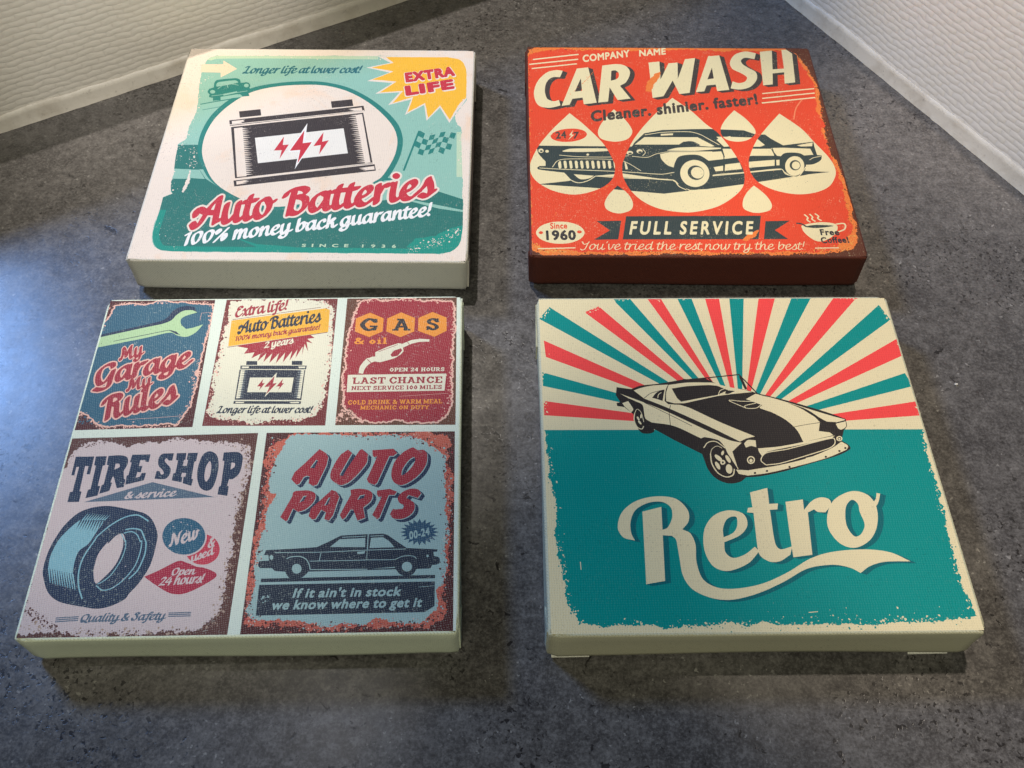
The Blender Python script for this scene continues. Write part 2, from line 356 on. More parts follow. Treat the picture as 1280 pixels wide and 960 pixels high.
  'k': (0.96, ['71,155 64,155 53,150 42,141 40,136 4,-4 4,-9 8,-12 14,-11 21,-8 30,-3 35,2 38,9 45,37 50,41 53,39 56,34 54,14 54,6 56,-1 61,-8 68,-12 80,-11 93,-5 104,4 125,23 127,27 127,31 125,33 118,33 101,25 93,16 91,17 88,26 90,42 90,54 88,59 84,62 112,89 115,96 116,101 115,106 111,111 104,114 90,111 78,105 58,86 73,146 74,152']),
  'l': (0.50, ['71,156 64,155 56,151 50,147 42,139 26,92 10,36 7,17 7,6 9,-3 13,-8 20,-12 31,-11 43,-7 58,3 70,13 79,22 82,27 82,30 80,33 73,33 61,28 44,15 41,26 43,40 54,84 75,149 74,154']),
  'm': (1.50, ['2,-10 6,-11 16,-10 26,-4 32,2 36,9 45,45 68,79 69,79 68,69 50,-3 51,-10 59,-11 66,-9 72,-5 82,4 85,10 94,45 118,80 115,62 103,22 103,4 107,-6 116,-12 129,-10 152,2 169,15 177,22 180,27 180,30 178,33 171,33 161,29 142,15 141,15 138,24 138,39 151,84 152,99 149,110 142,114 132,113 118,106 106,96 104,99 103,107 101,110 96,114 84,113 76,109 64,103 59,98 57,99 60,110 56,113 49,113 36,106 29,100 25,92 2,-5']),
  'n': (1.06, ['2,-10 6,-11 16,-10 26,-4 32,2 36,9 45,44 74,84 76,82 77,72 74,59 63,22 62,14 64,2 67,-6 69,-8 76,-12 81,-12 96,-8 114,3 136,24 138,29 138,32 134,33 129,33 114,26 102,16 101,15 98,20 98,39 111,84 111,100 107,110 101,114 84,111 72,105 57,93 60,110 56,113 49,113 42,110 29,100 25,92 21,75 2,-5']),
  'o': (0.94, ['15,-9 24,-12 38,-11 58,-2 74,8 83,17 92,28 106,52 112,68 128,76 137,87 137,92 134,94 127,92 112,86 108,98 103,108 95,113 85,114 77,112 70,110 40,92 26,78 21,72 11,54 5,35 4,18 6,7 11,-5', '68,88 73,82 73,75 77,64 76,50 64,25 55,15 48,13 45,17 40,28 38,37 39,48 46,68 54,82 65,88']),
  'p': (0.98, ['-9,-64 -4,-64 2,-62 14,-56 20,-50 23,-44 30,-15 32,-12 44,-11 59,-6 76,4 82,10 106,14 121,23 126,28 128,32 128,36 124,38 102,35 101,35 100,36 110,56 115,75 115,95 111,106 107,112 102,114 89,113 74,107 61,98 60,100 62,108 61,112 59,113 54,113 39,106 29,96 -12,-57 -12,-62', '76,87 78,85 81,75 80,56 70,30 64,20 59,13 42,30 47,48 70,82']),
  'r': (0.74, ['4,-11 9,-12 16,-10 28,-3 33,2 36,9 44,42 70,82 71,83 78,80 84,81 98,87 115,102 118,108 118,111 116,112 111,113 99,109 92,112 82,110 57,98 60,112 56,116 49,115 41,111 29,101 26,96 3,2 2,-9']),
  's': (0.70, ['88,115 84,116 74,114 64,108 58,102 32,61 23,52 -10,26 -19,16 -20,11 -16,8 -2,12 33,38 58,61 56,34 53,24 49,16 48,15 33,25 26,25 9,16 4,11 2,6 2,2 23,-11 36,-11 51,-7 93,22 98,27 102,34 99,38 88,37 91,52 92,64 92,79']),
  't': (0.55, ['75,141 65,140 54,133 48,129 40,114 32,113 24,109 17,105 8,94 8,90 12,88 28,87 14,44 9,20 9,4 11,-4 15,-9 22,-12 34,-11 45,-7 78,17 86,27 86,30 84,33 77,33 65,28 47,15 44,22 44,34 46,47 58,87 77,89 85,92 97,100 102,107 102,110 98,113 68,114 77,134 78,139']),
  'u': (1.05, ['119,111 117,113 112,113 103,110 95,105 88,98 84,90 70,41 50,18 45,15 42,25 42,41 48,68 60,110 57,113 48,112 40,108 29,100 24,90 13,50 8,28 8,5 9,-4 13,-9 22,-13 35,-11 50,-4 63,7 65,6 66,-4 70,-9 77,-12 88,-11 108,-1 134,23 137,28 136,31 133,33 127,33 120,30 110,24 102,16 99,21 101,40 119,103']),
  'v': (0.86, ['22,-9 32,-9 44,-4 54,2 68,14 89,41 96,53 103,73 114,78 126,88 129,93 127,97 119,103 112,106 99,103 86,94 76,83 62,41 50,24 49,30 49,60 55,108 55,111 50,113 42,112 32,107 24,99 20,93 14,48 15,3 17,-4']),
  'w': (1.30, ['170,96 161,104 153,109 144,109 133,103 121,93 117,85 117,63 115,55 104,30 98,21 96,23 95,30 98,55 113,105 114,111 111,113 104,113 91,107 83,99 80,95 64,43 46,20 44,20 43,28 44,48 58,110 56,112 49,113 38,108 29,101 24,95 14,56 9,28 9,10 12,-5 19,-11 29,-10 41,-6 49,-1 61,9 64,-5 68,-9 73,-10 89,-6 101,1 125,23 143,53 148,65 151,75 167,86 170,91']),
  'x': (0.88, ['0,-7 8,-8 18,-4 30,5 40,15 43,2 48,-8 55,-11 67,-11 77,-7 88,0 114,21 117,29 115,32 110,33 100,30 82,16 80,16 75,31 76,51 77,54 120,98 124,104 124,109 115,110 100,103 75,79 74,96 71,106 70,109 65,113 57,113 47,110 32,99 13,78 11,71 15,68 18,68 28,72 38,78 42,56 42,44 4,4 0,-2']),
  'y': (1.05, ['-5,-56 5,-62 17,-64 29,-63 47,-56 64,-45 78,-30 86,-15 92,2 122,14 135,25 138,32 137,34 134,36 125,34 100,24 100,25 120,105 119,112 112,113 104,110 89,100 85,93 74,45 45,14 42,22 43,43 47,63 59,105 59,112 52,113 44,110 29,100 25,93 14,53 8,25 8,2 11,-7 15,-10 -5,-28 -12,-40 -11,-48', '57,-12 58,-14 51,-30 45,-38 40,-39 35,-38 29,-35 23,-28 23,-25 30,-20']),
 },
 'blackfat': {
  'A': (0.81, ['29,80 23,78 19,72 -9,6 -10,1 -9,-4 -6,-8 -2,-10 13,-10 18,-8 20,-5 26,9 40,9 46,-4 49,-7 52,-9 57,-11 70,-10 72,-9 76,-5 78,0 77,4 49,69 45,76 42,79 37,80']),
  'E': (0.64, ['3,78 -2,73 -3,68 -3,1 -2,-4 3,-9 8,-11 47,-11 52,-9 57,-4 58,1 58,9 57,14 54,18 50,20 55,24 57,29 57,39 56,42 54,46 50,49 55,52 57,57 58,68 56,73 51,78 47,80 9,80']),
  'F': (0.61, ['5,-10 21,-10 26,-6 29,0 29,21 47,22 51,24 54,27 56,32 56,42 54,47 50,50 53,53 55,57 56,68 54,74 49,78 44,80 8,80 3,78 -2,73 -3,68 -3,0 -3,-2 0,-6']),
  'I': (0.39, ['18,-11 23,-9 25,-7 28,-4 29,0 29,69 26,75 23,78 18,80 8,80 3,78 0,76 -2,73 -3,68 -3,0 -2,-4 3,-9 8,-11']),
  'L': (0.63, ['5,79 0,75 -3,71 -3,68 -3,1 -2,-4 3,-9 8,-11 48,-11 53,-9 57,-6 59,0 59,10 57,16 51,20 29,20 29,21 29,68 28,73 25,77 21,79']),
  'R': (0.74, ['4,78 -2,73 -3,68 -3,1 -2,-2 0,-6 4,-9 8,-11 18,-11 23,-9 26,-7 28,-3 30,10 40,-6 44,-9 49,-11 60,-11 64,-10 66,-9 70,-6 71,-3 71,2 70,7 53,32 56,37 58,42 59,51 57,59 53,68 49,72 43,76 34,79 9,80']),
  'T': (0.74, ['26,-11 38,-10 43,-7 46,-2 47,48 62,49 66,52 70,57 70,71 66,76 62,79 2,80 0,79 -4,77 -8,71 -8,57 -5,52 0,49 14,48 15,-2 19,-8 23,-10']),
  'X': (0.85, ['-7,-7 -2,-10 1,-11 13,-11 17,-10 22,-6 36,11 50,-6 55,-10 59,-11 70,-11 73,-10 78,-7 80,-4 81,0 80,6 56,36 75,58 79,64 80,68 79,72 78,74 75,78 72,79 69,80 57,80 53,79 49,76 36,61 23,76 18,79 3,80 0,79 -5,76 -7,73 -8,68 -7,62 15,36 -9,6 -10,0 -9,-4']),
 },
 'heavyfat': {
  'A': (0.76, ['29,76 25,74 22,70 -7,3 -6,-2 -4,-6 0,-7 12,-7 15,-6 17,-2 24,13 42,13 43,13 50,-3 53,-6 56,-7 68,-7 70,-6 74,-2 74,0 74,4 44,71 42,74 38,76']),
  'E': (0.59, ['4,75 2,73 0,70 0,0 1,-2 4,-6 7,-7 48,-7 50,-6 53,-4 55,0 55,10 53,14 51,16 48,16 26,17 25,17 25,23 46,23 50,24 52,26 53,30 53,40 52,42 50,45 47,46 26,47 25,47 25,52 47,52 51,54 53,56 54,59 54,69 53,72 50,75 47,76 8,76']),
  'F': (0.56, ['5,-6 7,-7 18,-7 22,-6 24,-4 25,0 25,24 46,25 49,26 51,29 52,31 52,42 50,45 48,47 45,48 25,48 25,52 26,52 45,52 48,54 50,56 52,59 52,70 50,73 47,75 44,76 7,76 4,75 1,72 0,70 0,0 2,-4']),
  'I': (0.34, ['18,-7 23,-4 25,0 25,70 23,74 19,76 7,76 3,74 0,70 0,0 3,-4 6,-7']),
  'L': (0.58, ['6,76 2,74 0,70 0,0 1,-2 4,-6 7,-7 49,-7 51,-6 54,-4 56,0 56,10 53,15 49,17 25,17 25,70 24,72 22,74 19,76']),
  'R': (0.70, ['4,75 2,73 1,70 1,0 2,-4 4,-6 7,-7 19,-7 23,-4 25,0 25,21 30,16 42,-2 45,-6 48,-7 61,-7 65,-6 68,-1 67,4 49,32 54,40 55,46 54,56 51,64 45,70 40,73 34,75 27,76 9,76', '25,52 29,52 30,50 29,47 25,47']),
  'T': (0.70, ['37,-7 41,-5 43,0 43,52 60,52 64,54 65,56 66,59 66,69 66,72 63,75 59,76 3,76 -1,75 -4,73 -5,70 -5,59 -4,56 -2,54 1,52 18,52 18,1 19,-2 21,-5 24,-7']),
  'X': (0.80, ['-4,-5 0,-7 13,-7 16,-6 21,-1 36,16 53,-4 56,-6 58,-7 72,-7 76,-5 78,0 77,5 52,36 75,64 76,70 74,74 69,76 56,76 54,75 51,73 36,55 22,71 18,75 15,76 2,76 -2,74 -4,70 -4,64 20,36 -6,5 -7,0']),
 },
 'titlefat': {
  'A': (1.30, ['161,165 154,168 144,168 126,159 85,124 71,110 53,119 38,118 19,111 9,104 -2,94 -10,82 -12,74 -12,49 -11,45 -6,40 -25,25 -30,15 -30,7 -25,-10 -19,-20 -11,-25 3,-26 18,-21 28,-15 39,-6 56,11 77,42 79,43 86,42 88,40 79,-1 80,-10 88,-16 98,-17 111,-12 123,-5 144,3 154,9 163,17 168,27 168,32 166,38 163,41 158,43 148,43 143,42 142,44 157,110 168,149 167,159', '31,49 24,38 18,42']),
  'B': (1.20, ['12,-19 20,-22 27,-21 34,-19 47,-23 64,-23 74,-20 82,-16 100,-4 127,22 140,43 146,66 146,83 144,91 141,98 136,103 149,116 156,130 155,143 150,151 144,158 132,164 115,169 92,169 74,165 52,157 29,144 17,134 9,125 0,105 -1,98 0,93 5,89 12,87 19,87 33,91 7,-5 8,-14', '80,69 85,67 89,63 90,55 84,33 75,24 70,26 70,33']),
  'G': (1.25, ['145,160 135,164 126,166 111,166 91,162 68,152 46,138 21,115 11,99 6,84 1,66 -2,44 -1,16 7,-8 -11,-18 -21,-30 -23,-34 -23,-41 -22,-44 -17,-50 16,-63 46,-63 61,-60 78,-54 94,-44 107,-33 115,-21 121,-10 152,90 152,97 151,102 144,109 150,116 154,122 154,147 151,154', '50,-18 68,-10 65,-18', '60,28 56,39 54,56 56,74 63,98 66,106 75,114 83,119 96,120 98,116 100,102 108,96 99,86 95,76 70,39']),
  'M': (1.62, ['-22,-9 -17,-14 -13,-17 -6,-19 4,-18 16,-13 26,-6 36,4 46,18 50,12 56,8 66,7 81,12 92,18 97,23 98,1 103,-12 109,-18 116,-22 131,-22 142,-18 154,-13 185,9 194,18 198,26 197,36 193,41 186,44 177,43 169,40 156,32 155,34 157,52 165,88 184,146 184,152 182,157 176,162 171,163 156,162 147,158 138,152 128,142 106,115 90,152 84,160 76,163 66,162 48,152 38,142 34,136 21,81 8,44 -13,34 -26,19 -27,8']),
  'R': (1.25, ['144,159 130,165 119,167 94,169 79,167 64,162 45,154 27,142 12,129 4,116 0,105 -1,98 0,93 5,88 12,87 19,87 33,91 7,-5 8,-14 11,-19 19,-22 25,-22 37,-18 54,-7 58,-2 64,8 65,-2 68,-10 75,-18 84,-22 99,-20 114,-14 127,-6 146,8 157,18 161,26 161,33 159,38 154,42 142,44 129,39 120,34 120,35 128,76 128,88 126,93 147,111 153,121 156,130 156,140 153,148']),
  'a': (1.05, ['126,121 120,124 113,124 107,121 100,124 90,124 77,121 63,115 48,107 37,100 20,84 2,56 -6,31 -6,6 -1,-7 6,-15 18,-21 32,-20 47,-14 60,-6 63,-12 72,-19 78,-22 92,-21 103,-16 116,-9 143,17 147,25 148,31 146,36 142,41 137,44 130,44 116,40 133,106 132,116', '50,36 50,43 55,58 62,71 67,76 70,73 68,63']),
  'e': (0.86, ['9,-17 17,-22 25,-24 44,-23 54,-20 69,-13 82,-5 116,21 122,27 127,34 127,43 125,48 122,51 114,54 105,53 94,48 59,23 55,23 53,28 67,35 88,49 104,65 113,78 116,88 116,101 113,111 105,119 95,123 89,124 79,122 60,115 42,104 28,91 19,80 1,53 -6,33 -5,6 -1,-6']),
  'g': (1.05, ['-12,-65 5,-74 19,-74 32,-72 57,-62 73,-51 86,-38 93,-28 104,-4 127,6 135,11 144,19 148,27 148,34 147,39 142,44 135,46 119,42 118,44 133,105 133,114 128,120 122,123 112,123 105,121 94,124 79,121 59,113 37,99 16,79 1,54 -7,29 -7,15 -5,5 0,-10 -15,-24 -22,-38 -22,-51 -19,-58', '50,37 50,42 54,57 62,72 67,76 71,70 69,64']),
  'i': (0.52, ['66,173 54,173 48,170 39,164 33,154 32,141 34,134 36,130 45,121 28,111 19,99 0,39 -4,18 -3,-4 2,-14 9,-20 14,-22 32,-21 48,-15 62,-5 80,9 88,18 93,26 92,36 88,41 82,43 71,43 56,36 53,36 59,59 73,108 73,112 71,119 77,123 82,128 88,139 88,151 85,159 76,169']),
  'l': (0.50, ['76,165 66,165 56,162 43,154 36,147 30,138 15,94 6,61 -3,19 -3,1 -2,-7 6,-17 15,-22 33,-21 48,-15 61,-6 84,13 92,24 94,31 92,36 88,41 83,43 71,43 55,35 54,36 68,93 86,148 86,154 84,159']),
  'o': (0.94, ['9,-18 18,-22 37,-22 60,-12 78,-1 98,20 111,39 120,61 135,70 145,79 148,89 148,94 145,99 142,102 137,103 128,103 120,101 114,112 108,118 98,123 87,124 77,123 68,120 33,99 18,85 11,76 3,61 -6,36 -6,14 -4,4 1,-9', '54,28 52,29 50,37 50,46 55,62 61,72 62,72 66,59 66,56 62,44']),
  'r': (0.74, ['-2,-20 3,-22 9,-22 18,-20 32,-12 41,-3 47,6 55,41 73,69 74,70 86,71 101,77 117,90 126,101 129,108 129,113 127,116 123,121 116,124 109,124 101,121 89,122 71,116 64,124 59,126 49,125 29,115 21,107 17,101 14,91 -8,1 -8,-12 -7,-15']),
  's': (0.70, ['91,125 83,127 68,122 58,116 48,106 44,101 28,73 21,64 14,57 -13,36 -27,23 -30,16 -30,11 -28,4 -25,1 -19,-2 -9,-1 -4,-7 4,-13 19,-21 34,-22 48,-18 64,-10 98,13 108,23 112,31 112,38 109,44 102,49 102,86 99,114 98,119']),
  't': (0.55, ['12,-20 19,-22 30,-22 50,-15 65,-5 88,13 96,24 98,31 96,36 92,41 87,43 75,43 64,38 55,33 55,34 58,51 67,78 79,79 90,83 107,96 112,106 111,116 107,121 100,124 85,124 89,134 89,141 87,146 82,150 70,151 57,147 47,141 37,131 34,124 12,114 0,101 -3,93 -1,84 4,80 14,78 3,43 -2,16 -2,4 1,-7 4,-13']),
  'u': (1.05, ['7,-18 17,-23 30,-23 47,-17 57,-11 63,-18 70,-21 87,-22 100,-17 113,-9 142,17 146,23 147,28 146,37 142,41 132,44 120,41 112,37 118,63 130,105 130,113 126,120 117,124 103,121 88,112 80,104 74,93 60,45 55,40 54,42 56,55 70,105 69,117 65,121 58,124 48,123 33,116 20,104 14,92 -2,32 -3,-2 1,-12']),
  'y': (1.05, ['-12,-65 5,-74 19,-74 32,-72 52,-64 65,-56 84,-39 91,-28 102,-4 127,6 135,11 144,19 148,27 148,34 147,39 142,44 134,46 116,42 131,107 131,114 127,120 117,124 104,121 89,113 80,105 75,95 64,50 54,38 57,57 71,107 70,117 65,121 59,124 49,123 34,116 19,104 15,95 -2,34 -4,4 0,-10 -15,-24 -22,-38 -22,-51 -19,-58']),
 },
 'title': {
  'A': (1.30, ['155,158 146,158 136,154 128,149 92,116 72,95 70,95 60,105 53,108 43,109 26,104 15,96 5,88 0,79 -3,72 -3,57 -2,51 0,48 8,48 20,54 32,64 35,71 42,65 49,61 49,59 22,17 16,31 12,34 -4,30 -17,19 -21,14 -21,9 -16,-8 -12,-14 -5,-17 3,-16 15,-11 28,-3 43,11 54,24 73,53 85,52 100,49 89,1 90,-6 93,-8 100,-6 116,3 136,10 146,15 156,24 158,28 158,31 155,34 128,28 143,92 158,149 158,154', '115,114 116,112 107,81 105,80 93,82 92,84 101,99 109,109']),
  'B': (1.20, ['19,-12 24,-12 34,-9 49,-14 56,-14 66,-12 76,-9 89,0 101,9 116,24 123,34 132,49 134,57 137,79 136,85 132,94 120,102 139,119 146,130 145,142 141,148 134,152 123,158 108,159 76,156 51,146 31,133 20,124 8,102 9,98 14,96 26,100 34,105 42,112 50,127 53,128 53,125 43,94 17,-5 17,-10', '74,82 88,77 94,72 98,67 100,57 98,42 92,27 86,20 78,13 68,16 62,20 59,32 72,79', '81,109 88,132 96,130 101,127 106,122 109,117 109,115 104,111 94,112']),
  'G': (1.25, ['137,153 128,156 118,156 100,154 70,142 50,128 30,109 21,96 17,86 10,63 8,48 8,23 14,-1 20,-8 25,-11 38,-11 54,-6 64,-1 84,13 84,11 73,-26 65,-28 50,-28 18,-16 12,-16 -5,-25 -14,-36 -13,-41 18,-54 42,-54 57,-51 70,-46 84,-40 99,-27 109,-12 112,-4 118,19 140,84 143,96 138,99 132,98 118,92 110,85 105,76 104,71 98,64 76,31 67,20 58,15 56,16 51,21 45,39 44,63 47,78 57,109 66,119 80,128 87,130 94,130 105,127 108,121 108,108 112,104 124,107 135,114 142,121 145,126 144,146 142,149']),
  'M': (1.62, ['-13,-5 -7,-9 1,-9 20,1 26,7 40,28 58,63 55,40 55,25 58,18 61,16 78,21 88,27 100,40 116,65 110,33 108,8 111,-7 120,-13 134,-11 146,-6 180,18 188,28 189,31 186,34 181,34 171,30 150,15 148,15 146,18 144,26 146,48 151,70 160,106 174,146 174,151 171,153 158,152 144,145 140,141 126,125 106,98 94,80 96,93 96,111 92,125 80,151 76,153 68,152 55,145 43,133 31,80 25,61 15,36 13,34 4,32 -7,26 -15,18 -18,13 -18,10']),
  'R': (1.25, ['136,152 128,156 113,158 91,158 74,156 48,144 34,136 20,124 14,114 8,102 8,98 14,96 26,100 34,105 43,114 50,127 54,128 44,97 17,-5 18,-11 23,-12 34,-9 43,-4 52,5 53,8 70,72 73,74 79,70 81,65 79,50 73,25 73,5 77,-6 81,-10 86,-12 94,-12 109,-5 141,16 150,25 152,28 152,32 148,34 143,34 134,31 114,17 112,20 110,27 110,40 118,75 118,87 113,97 128,106 137,115 143,124 146,130 145,142 143,146', '79,102 81,112 88,131 101,128 106,124 109,115 106,111 94,104']),
  'a': (1.05, ['122,113 119,114 105,110 95,114 82,112 69,107 49,96 28,78 15,58 9,47 4,32 3,15 5,5 8,-3 13,-8 20,-12 34,-9 49,-2 67,11 70,-3 73,-8 80,-12 89,-12 100,-7 110,0 134,22 139,28 139,32 135,34 129,34 122,31 107,21 105,25 105,32 109,54 123,107', '47,17 42,25 40,32 40,44 41,50 45,62 53,77 60,84 69,87 81,75 78,60 59,32']),
  'e': (0.86, ['99,112 92,114 82,113 62,105 46,94 34,83 27,75 12,52 7,42 3,28 3,15 5,6 10,-5 14,-9 22,-14 34,-14 48,-12 56,-8 82,8 115,33 118,38 118,42 116,43 111,44 102,42 89,34 61,12 52,13 48,17 44,23 41,33 42,35 57,41 74,51 88,62 100,75 106,86 107,98 105,105', '46,56 45,58 49,66 54,75 64,87 70,78 70,72 68,68 59,60']),
  'g': (1.05, ['-5,-58 4,-63 16,-65 31,-63 52,-53 68,-43 78,-33 90,-13 96,3 121,14 131,20 136,26 139,32 136,36 127,35 106,26 102,26 116,76 123,107 123,112 118,114 106,110 99,113 91,114 71,108 42,91 24,72 12,54 8,44 4,34 2,22 4,7 7,-1 15,-11 4,-19 -6,-29 -13,-41 -12,-49', '59,-13 50,-34 44,-38 38,-38 32,-36 25,-29 24,-26 29,-20 34,-18 56,-12', '48,17 45,19 41,29 39,39 41,49 44,59 52,74 61,85 68,87 72,85 81,76 79,61']),
  'i': (0.52, ['60,114 45,110 35,104 29,98 25,88 12,46 6,13 6,1 8,-5 11,-10 18,-13 30,-12 41,-8 55,1 75,17 84,28 83,32 76,34 60,27 46,16 45,16 42,21 42,30 46,51 63,108 63,111', '50,129 58,126 66,127 74,133 78,140 79,148 77,153 70,161 63,164 55,163 47,158 42,151 41,146 42,140 44,135']),
  'l': (0.50, ['73,156 67,156 58,152 50,147 41,138 24,91 9,35 6,16 6,3 8,-4 11,-9 18,-12 30,-12 42,-7 67,11 81,23 83,28 83,31 80,34 70,32 55,24 47,16 44,18 43,25 43,38 52,73 61,106 77,151 77,153']),
  'o': (0.94, ['12,-8 21,-13 34,-12 54,-4 72,7 88,23 95,31 105,48 112,68 127,76 132,80 138,88 139,91 136,94 129,94 114,87 112,88 111,94 106,106 101,112 94,114 77,113 39,92 26,79 20,71 10,53 6,41 3,30 3,16 7,0', '51,14 45,20 42,28 40,36 41,50 47,68 55,83 64,87 67,87 71,81 72,73 76,63 76,53 72,43 63,24 54,14']),
  'r': (0.74, ['3,-12 11,-12 18,-9 26,-4 34,4 37,8 46,45 70,82 76,80 81,80 96,86 112,98 119,107 118,113 115,114 101,110 96,112 85,111 71,106 60,98 59,100 61,108 61,114 60,116 53,116 43,112 33,106 28,100 25,95 2,2 1,-10']),
  's': (0.70, ['88,116 82,117 70,112 63,108 53,97 39,72 30,60 20,49 -13,23 -20,15 -21,10 -17,7 -12,8 -4,11 5,16 38,43 55,59 56,58 55,33 52,23 49,17 35,26 28,26 23,24 18,22 4,12 0,5 2,1 22,-12 35,-12 52,-6 93,22 101,30 102,37 98,39 89,38 92,55 93,77 89,110 90,113']),
  't': (0.55, ['16,-11 21,-13 32,-12 47,-5 57,1 76,15 85,23 87,28 87,31 86,33 77,33 64,27 49,16 47,16 45,23 46,41 59,86 81,90 94,98 99,102 103,108 103,111 101,114 70,115 79,136 79,140 76,142 69,141 52,133 44,123 39,114 32,113 22,109 16,104 7,93 7,90 11,87 27,86 13,43 8,20 8,1 10,-5']),
  'u': (1.05, ['120,113 114,114 104,111 94,104 87,97 83,89 70,42 47,16 45,17 43,24 44,42 48,64 61,107 61,112 54,114 44,111 34,104 27,97 14,57 7,27 6,2 8,-4 12,-10 20,-14 34,-12 49,-5 64,6 64,-1 67,-8 76,-13 87,-12 99,-7 109,0 134,23 136,26 137,31 136,33 130,34 116,28 102,17 100,21 100,31 104,49 121,107']),
  'y': (1.05, ['-4,-58 4,-63 16,-65 28,-63 49,-54 66,-43 75,-34 85,-19 94,3 121,14 131,20 136,26 139,31 139,34 136,36 131,36 101,24 120,102 121,111 119,113 116,114 104,111 88,99 84,92 73,44 69,41 48,16 46,16 44,19 42,29 44,46 61,111 57,114 51,113 39,108 28,99 24,92 12,52 7,24 7,-1 9,-6 14,-11 -6,-29 -13,-41 -12,-51', '56,-13 50,-31 44,-38 38,-38 31,-35 24,-26 29,-20']),
 },
 'bold': {
  "'": (0.23, ['7,43 12,43 15,46 18,60 18,72 17,74 15,75 4,75 2,73 2,60 4,49 4,45']),
  '-': (0.37, ['1,17 4,14 30,14 32,17 32,28 29,30 4,30 1,27']),
  '0': (0.55, ['23,73 18,72 13,69 10,67 6,61 3,55 1,47 0,34 2,19 3,14 6,7 11,1 17,-2 23,-4 27,-4 32,-3 38,0 45,8 48,15 50,25 50,39 48,53 43,63 40,67 33,71', '25,56 29,55 31,51 33,43 34,36 34,28 32,19 29,14 25,12 22,14 20,17 18,22 16,32 17,43 19,51 21,55 23,56']),
  '1': (0.55, ['20,-3 31,-3 34,0 34,69 32,71 30,72 20,72 17,69 17,0 18,-2']),
  '2': (0.55, ['48,-3 50,0 50,10 48,12 47,13 28,13 40,30 44,40 45,51 44,56 42,61 38,67 34,70 28,72 22,73 16,72 8,69 2,64 2,51 3,49 4,48 7,48 13,54 17,56 20,56 25,55 27,53 29,46 27,40 23,32 15,20 1,3 0,0 4,-3']),
  '3': (0.55, ['8,70 6,69 5,67 5,57 7,55 8,54 10,54 18,57 22,57 26,55 28,52 28,48 26,45 17,43 15,41 15,31 15,30 17,28 22,27 27,26 29,23 29,19 28,15 24,12 18,13 13,14 9,17 6,17 3,14 3,3 6,0 13,-3 22,-4 29,-3 34,-1 40,4 44,9 46,14 46,24 45,29 43,32 39,37 44,44 45,53 44,59 42,63 38,67 34,70 29,72 17,73']),
  '4': (0.55, ['41,73 35,73 33,71 1,33 -2,28 -2,22 1,20 27,20 27,0 28,-2 30,-3 40,-3 43,-1 43,0 43,20 48,20 51,23 50,32 48,35 43,35 43,70', '27,41 27,35 22,35']),
  '6': (0.55, ['33,73 30,72 23,67 14,58 8,50 5,43 2,31 2,17 4,9 8,4 14,-1 19,-3 24,-4 34,-3 38,-1 43,3 48,9 50,13 50,19 50,26 48,30 44,37 39,40 35,42 24,43 30,51 41,61 41,64 35,71', '18,25 23,27 27,27 30,26 33,24 33,21 33,16 29,12 25,12 23,13 20,15 18,19']),
  '7': (0.55, ['16,-4 20,-4 22,-1 50,61 52,67 52,69 50,72 5,72 2,69 2,59 4,56 29,56 7,5 7,2 8,1']),
  '9': (0.55, ['18,-4 20,-4 22,-2 29,3 36,10 42,18 46,26 49,35 50,43 50,49 47,59 43,64 38,69 30,72 19,72 13,70 6,65 4,61 1,55 0,49 2,42 3,38 7,33 12,29 16,27 22,26 28,26 22,18 10,8 10,6 11,4', '33,45 26,42 21,43 18,46 17,49 18,53 20,55 24,57 28,56 31,54 33,50']),
  'A': (0.71, ['70,0 70,3 40,69 38,72 28,72 26,70 24,66 -3,2 -3,0 0,-3 12,-3 14,0 21,17 22,17 46,17 53,0 56,-3 67,-3', '33,44 38,33 28,33']),
  'C': (0.75, ['68,67 54,72 48,73 40,73 31,72 22,68 12,61 7,53 3,45 2,37 2,31 3,25 6,17 11,9 18,3 29,-2 42,-4 48,-4 59,-2 66,1 69,3 70,5 70,16 68,19 65,19 58,15 48,12 42,12 34,13 30,15 26,18 22,22 20,28 19,34 20,41 23,48 26,51 30,54 36,56 42,57 48,57 55,55 64,50 67,50 69,52 69,54 69,64']),
  'E': (0.55, ['48,-3 51,0 51,10 50,12 47,13 21,13 21,27 46,27 49,30 49,40 46,43 21,43 21,56 47,57 50,60 50,70 48,72 46,72 6,72 4,69 4,0 8,-3']),
  'F': (0.52, ['7,-3 18,-3 21,0 21,28 44,28 48,31 48,41 45,44 21,44 21,56 44,56 47,57 48,60 48,69 45,72 8,72 7,72 5,70 4,0']),
  'I': (0.30, ['18,-3 20,-2 21,0 21,69 18,72 8,72 6,71 4,69 4,0 7,-3']),
  'L': (0.54, ['7,72 4,69 4,0 8,-3 49,-3 52,0 52,10 49,12 21,13 21,70 18,72']),
  'M': (0.83, ['74,-2 75,1 75,68 74,71 71,72 62,72 60,71 40,46 19,71 17,72 8,72 5,71 4,69 4,0 5,-2 8,-3 18,-3 21,0 21,44 35,26 37,24 39,24 42,24 44,26 58,44 58,0 62,-3 72,-3']),
  'N': (0.83, ['73,71 71,72 62,72 58,70 58,26 18,71 15,72 8,72 6,71 4,69 4,0 6,-2 8,-3 17,-3 20,0 20,44 60,-2 62,-3 71,-3 73,-2 74,0 74,69']),
  'O': (0.87, ['80,24 81,32 81,39 80,45 77,53 71,61 68,63 63,68 53,71 39,73 30,72 21,68 12,61 7,54 3,46 2,37 2,31 2,25 6,16 11,9 15,5 21,1 29,-2 38,-4 45,-4 54,-2 62,1 71,8 77,16', '61,46 64,39 64,34 64,28 62,23 59,19 53,15 47,13 43,12 35,13 27,17 21,23 19,31 19,41 21,46 24,50 29,54 38,57 43,57 48,56 56,52']),
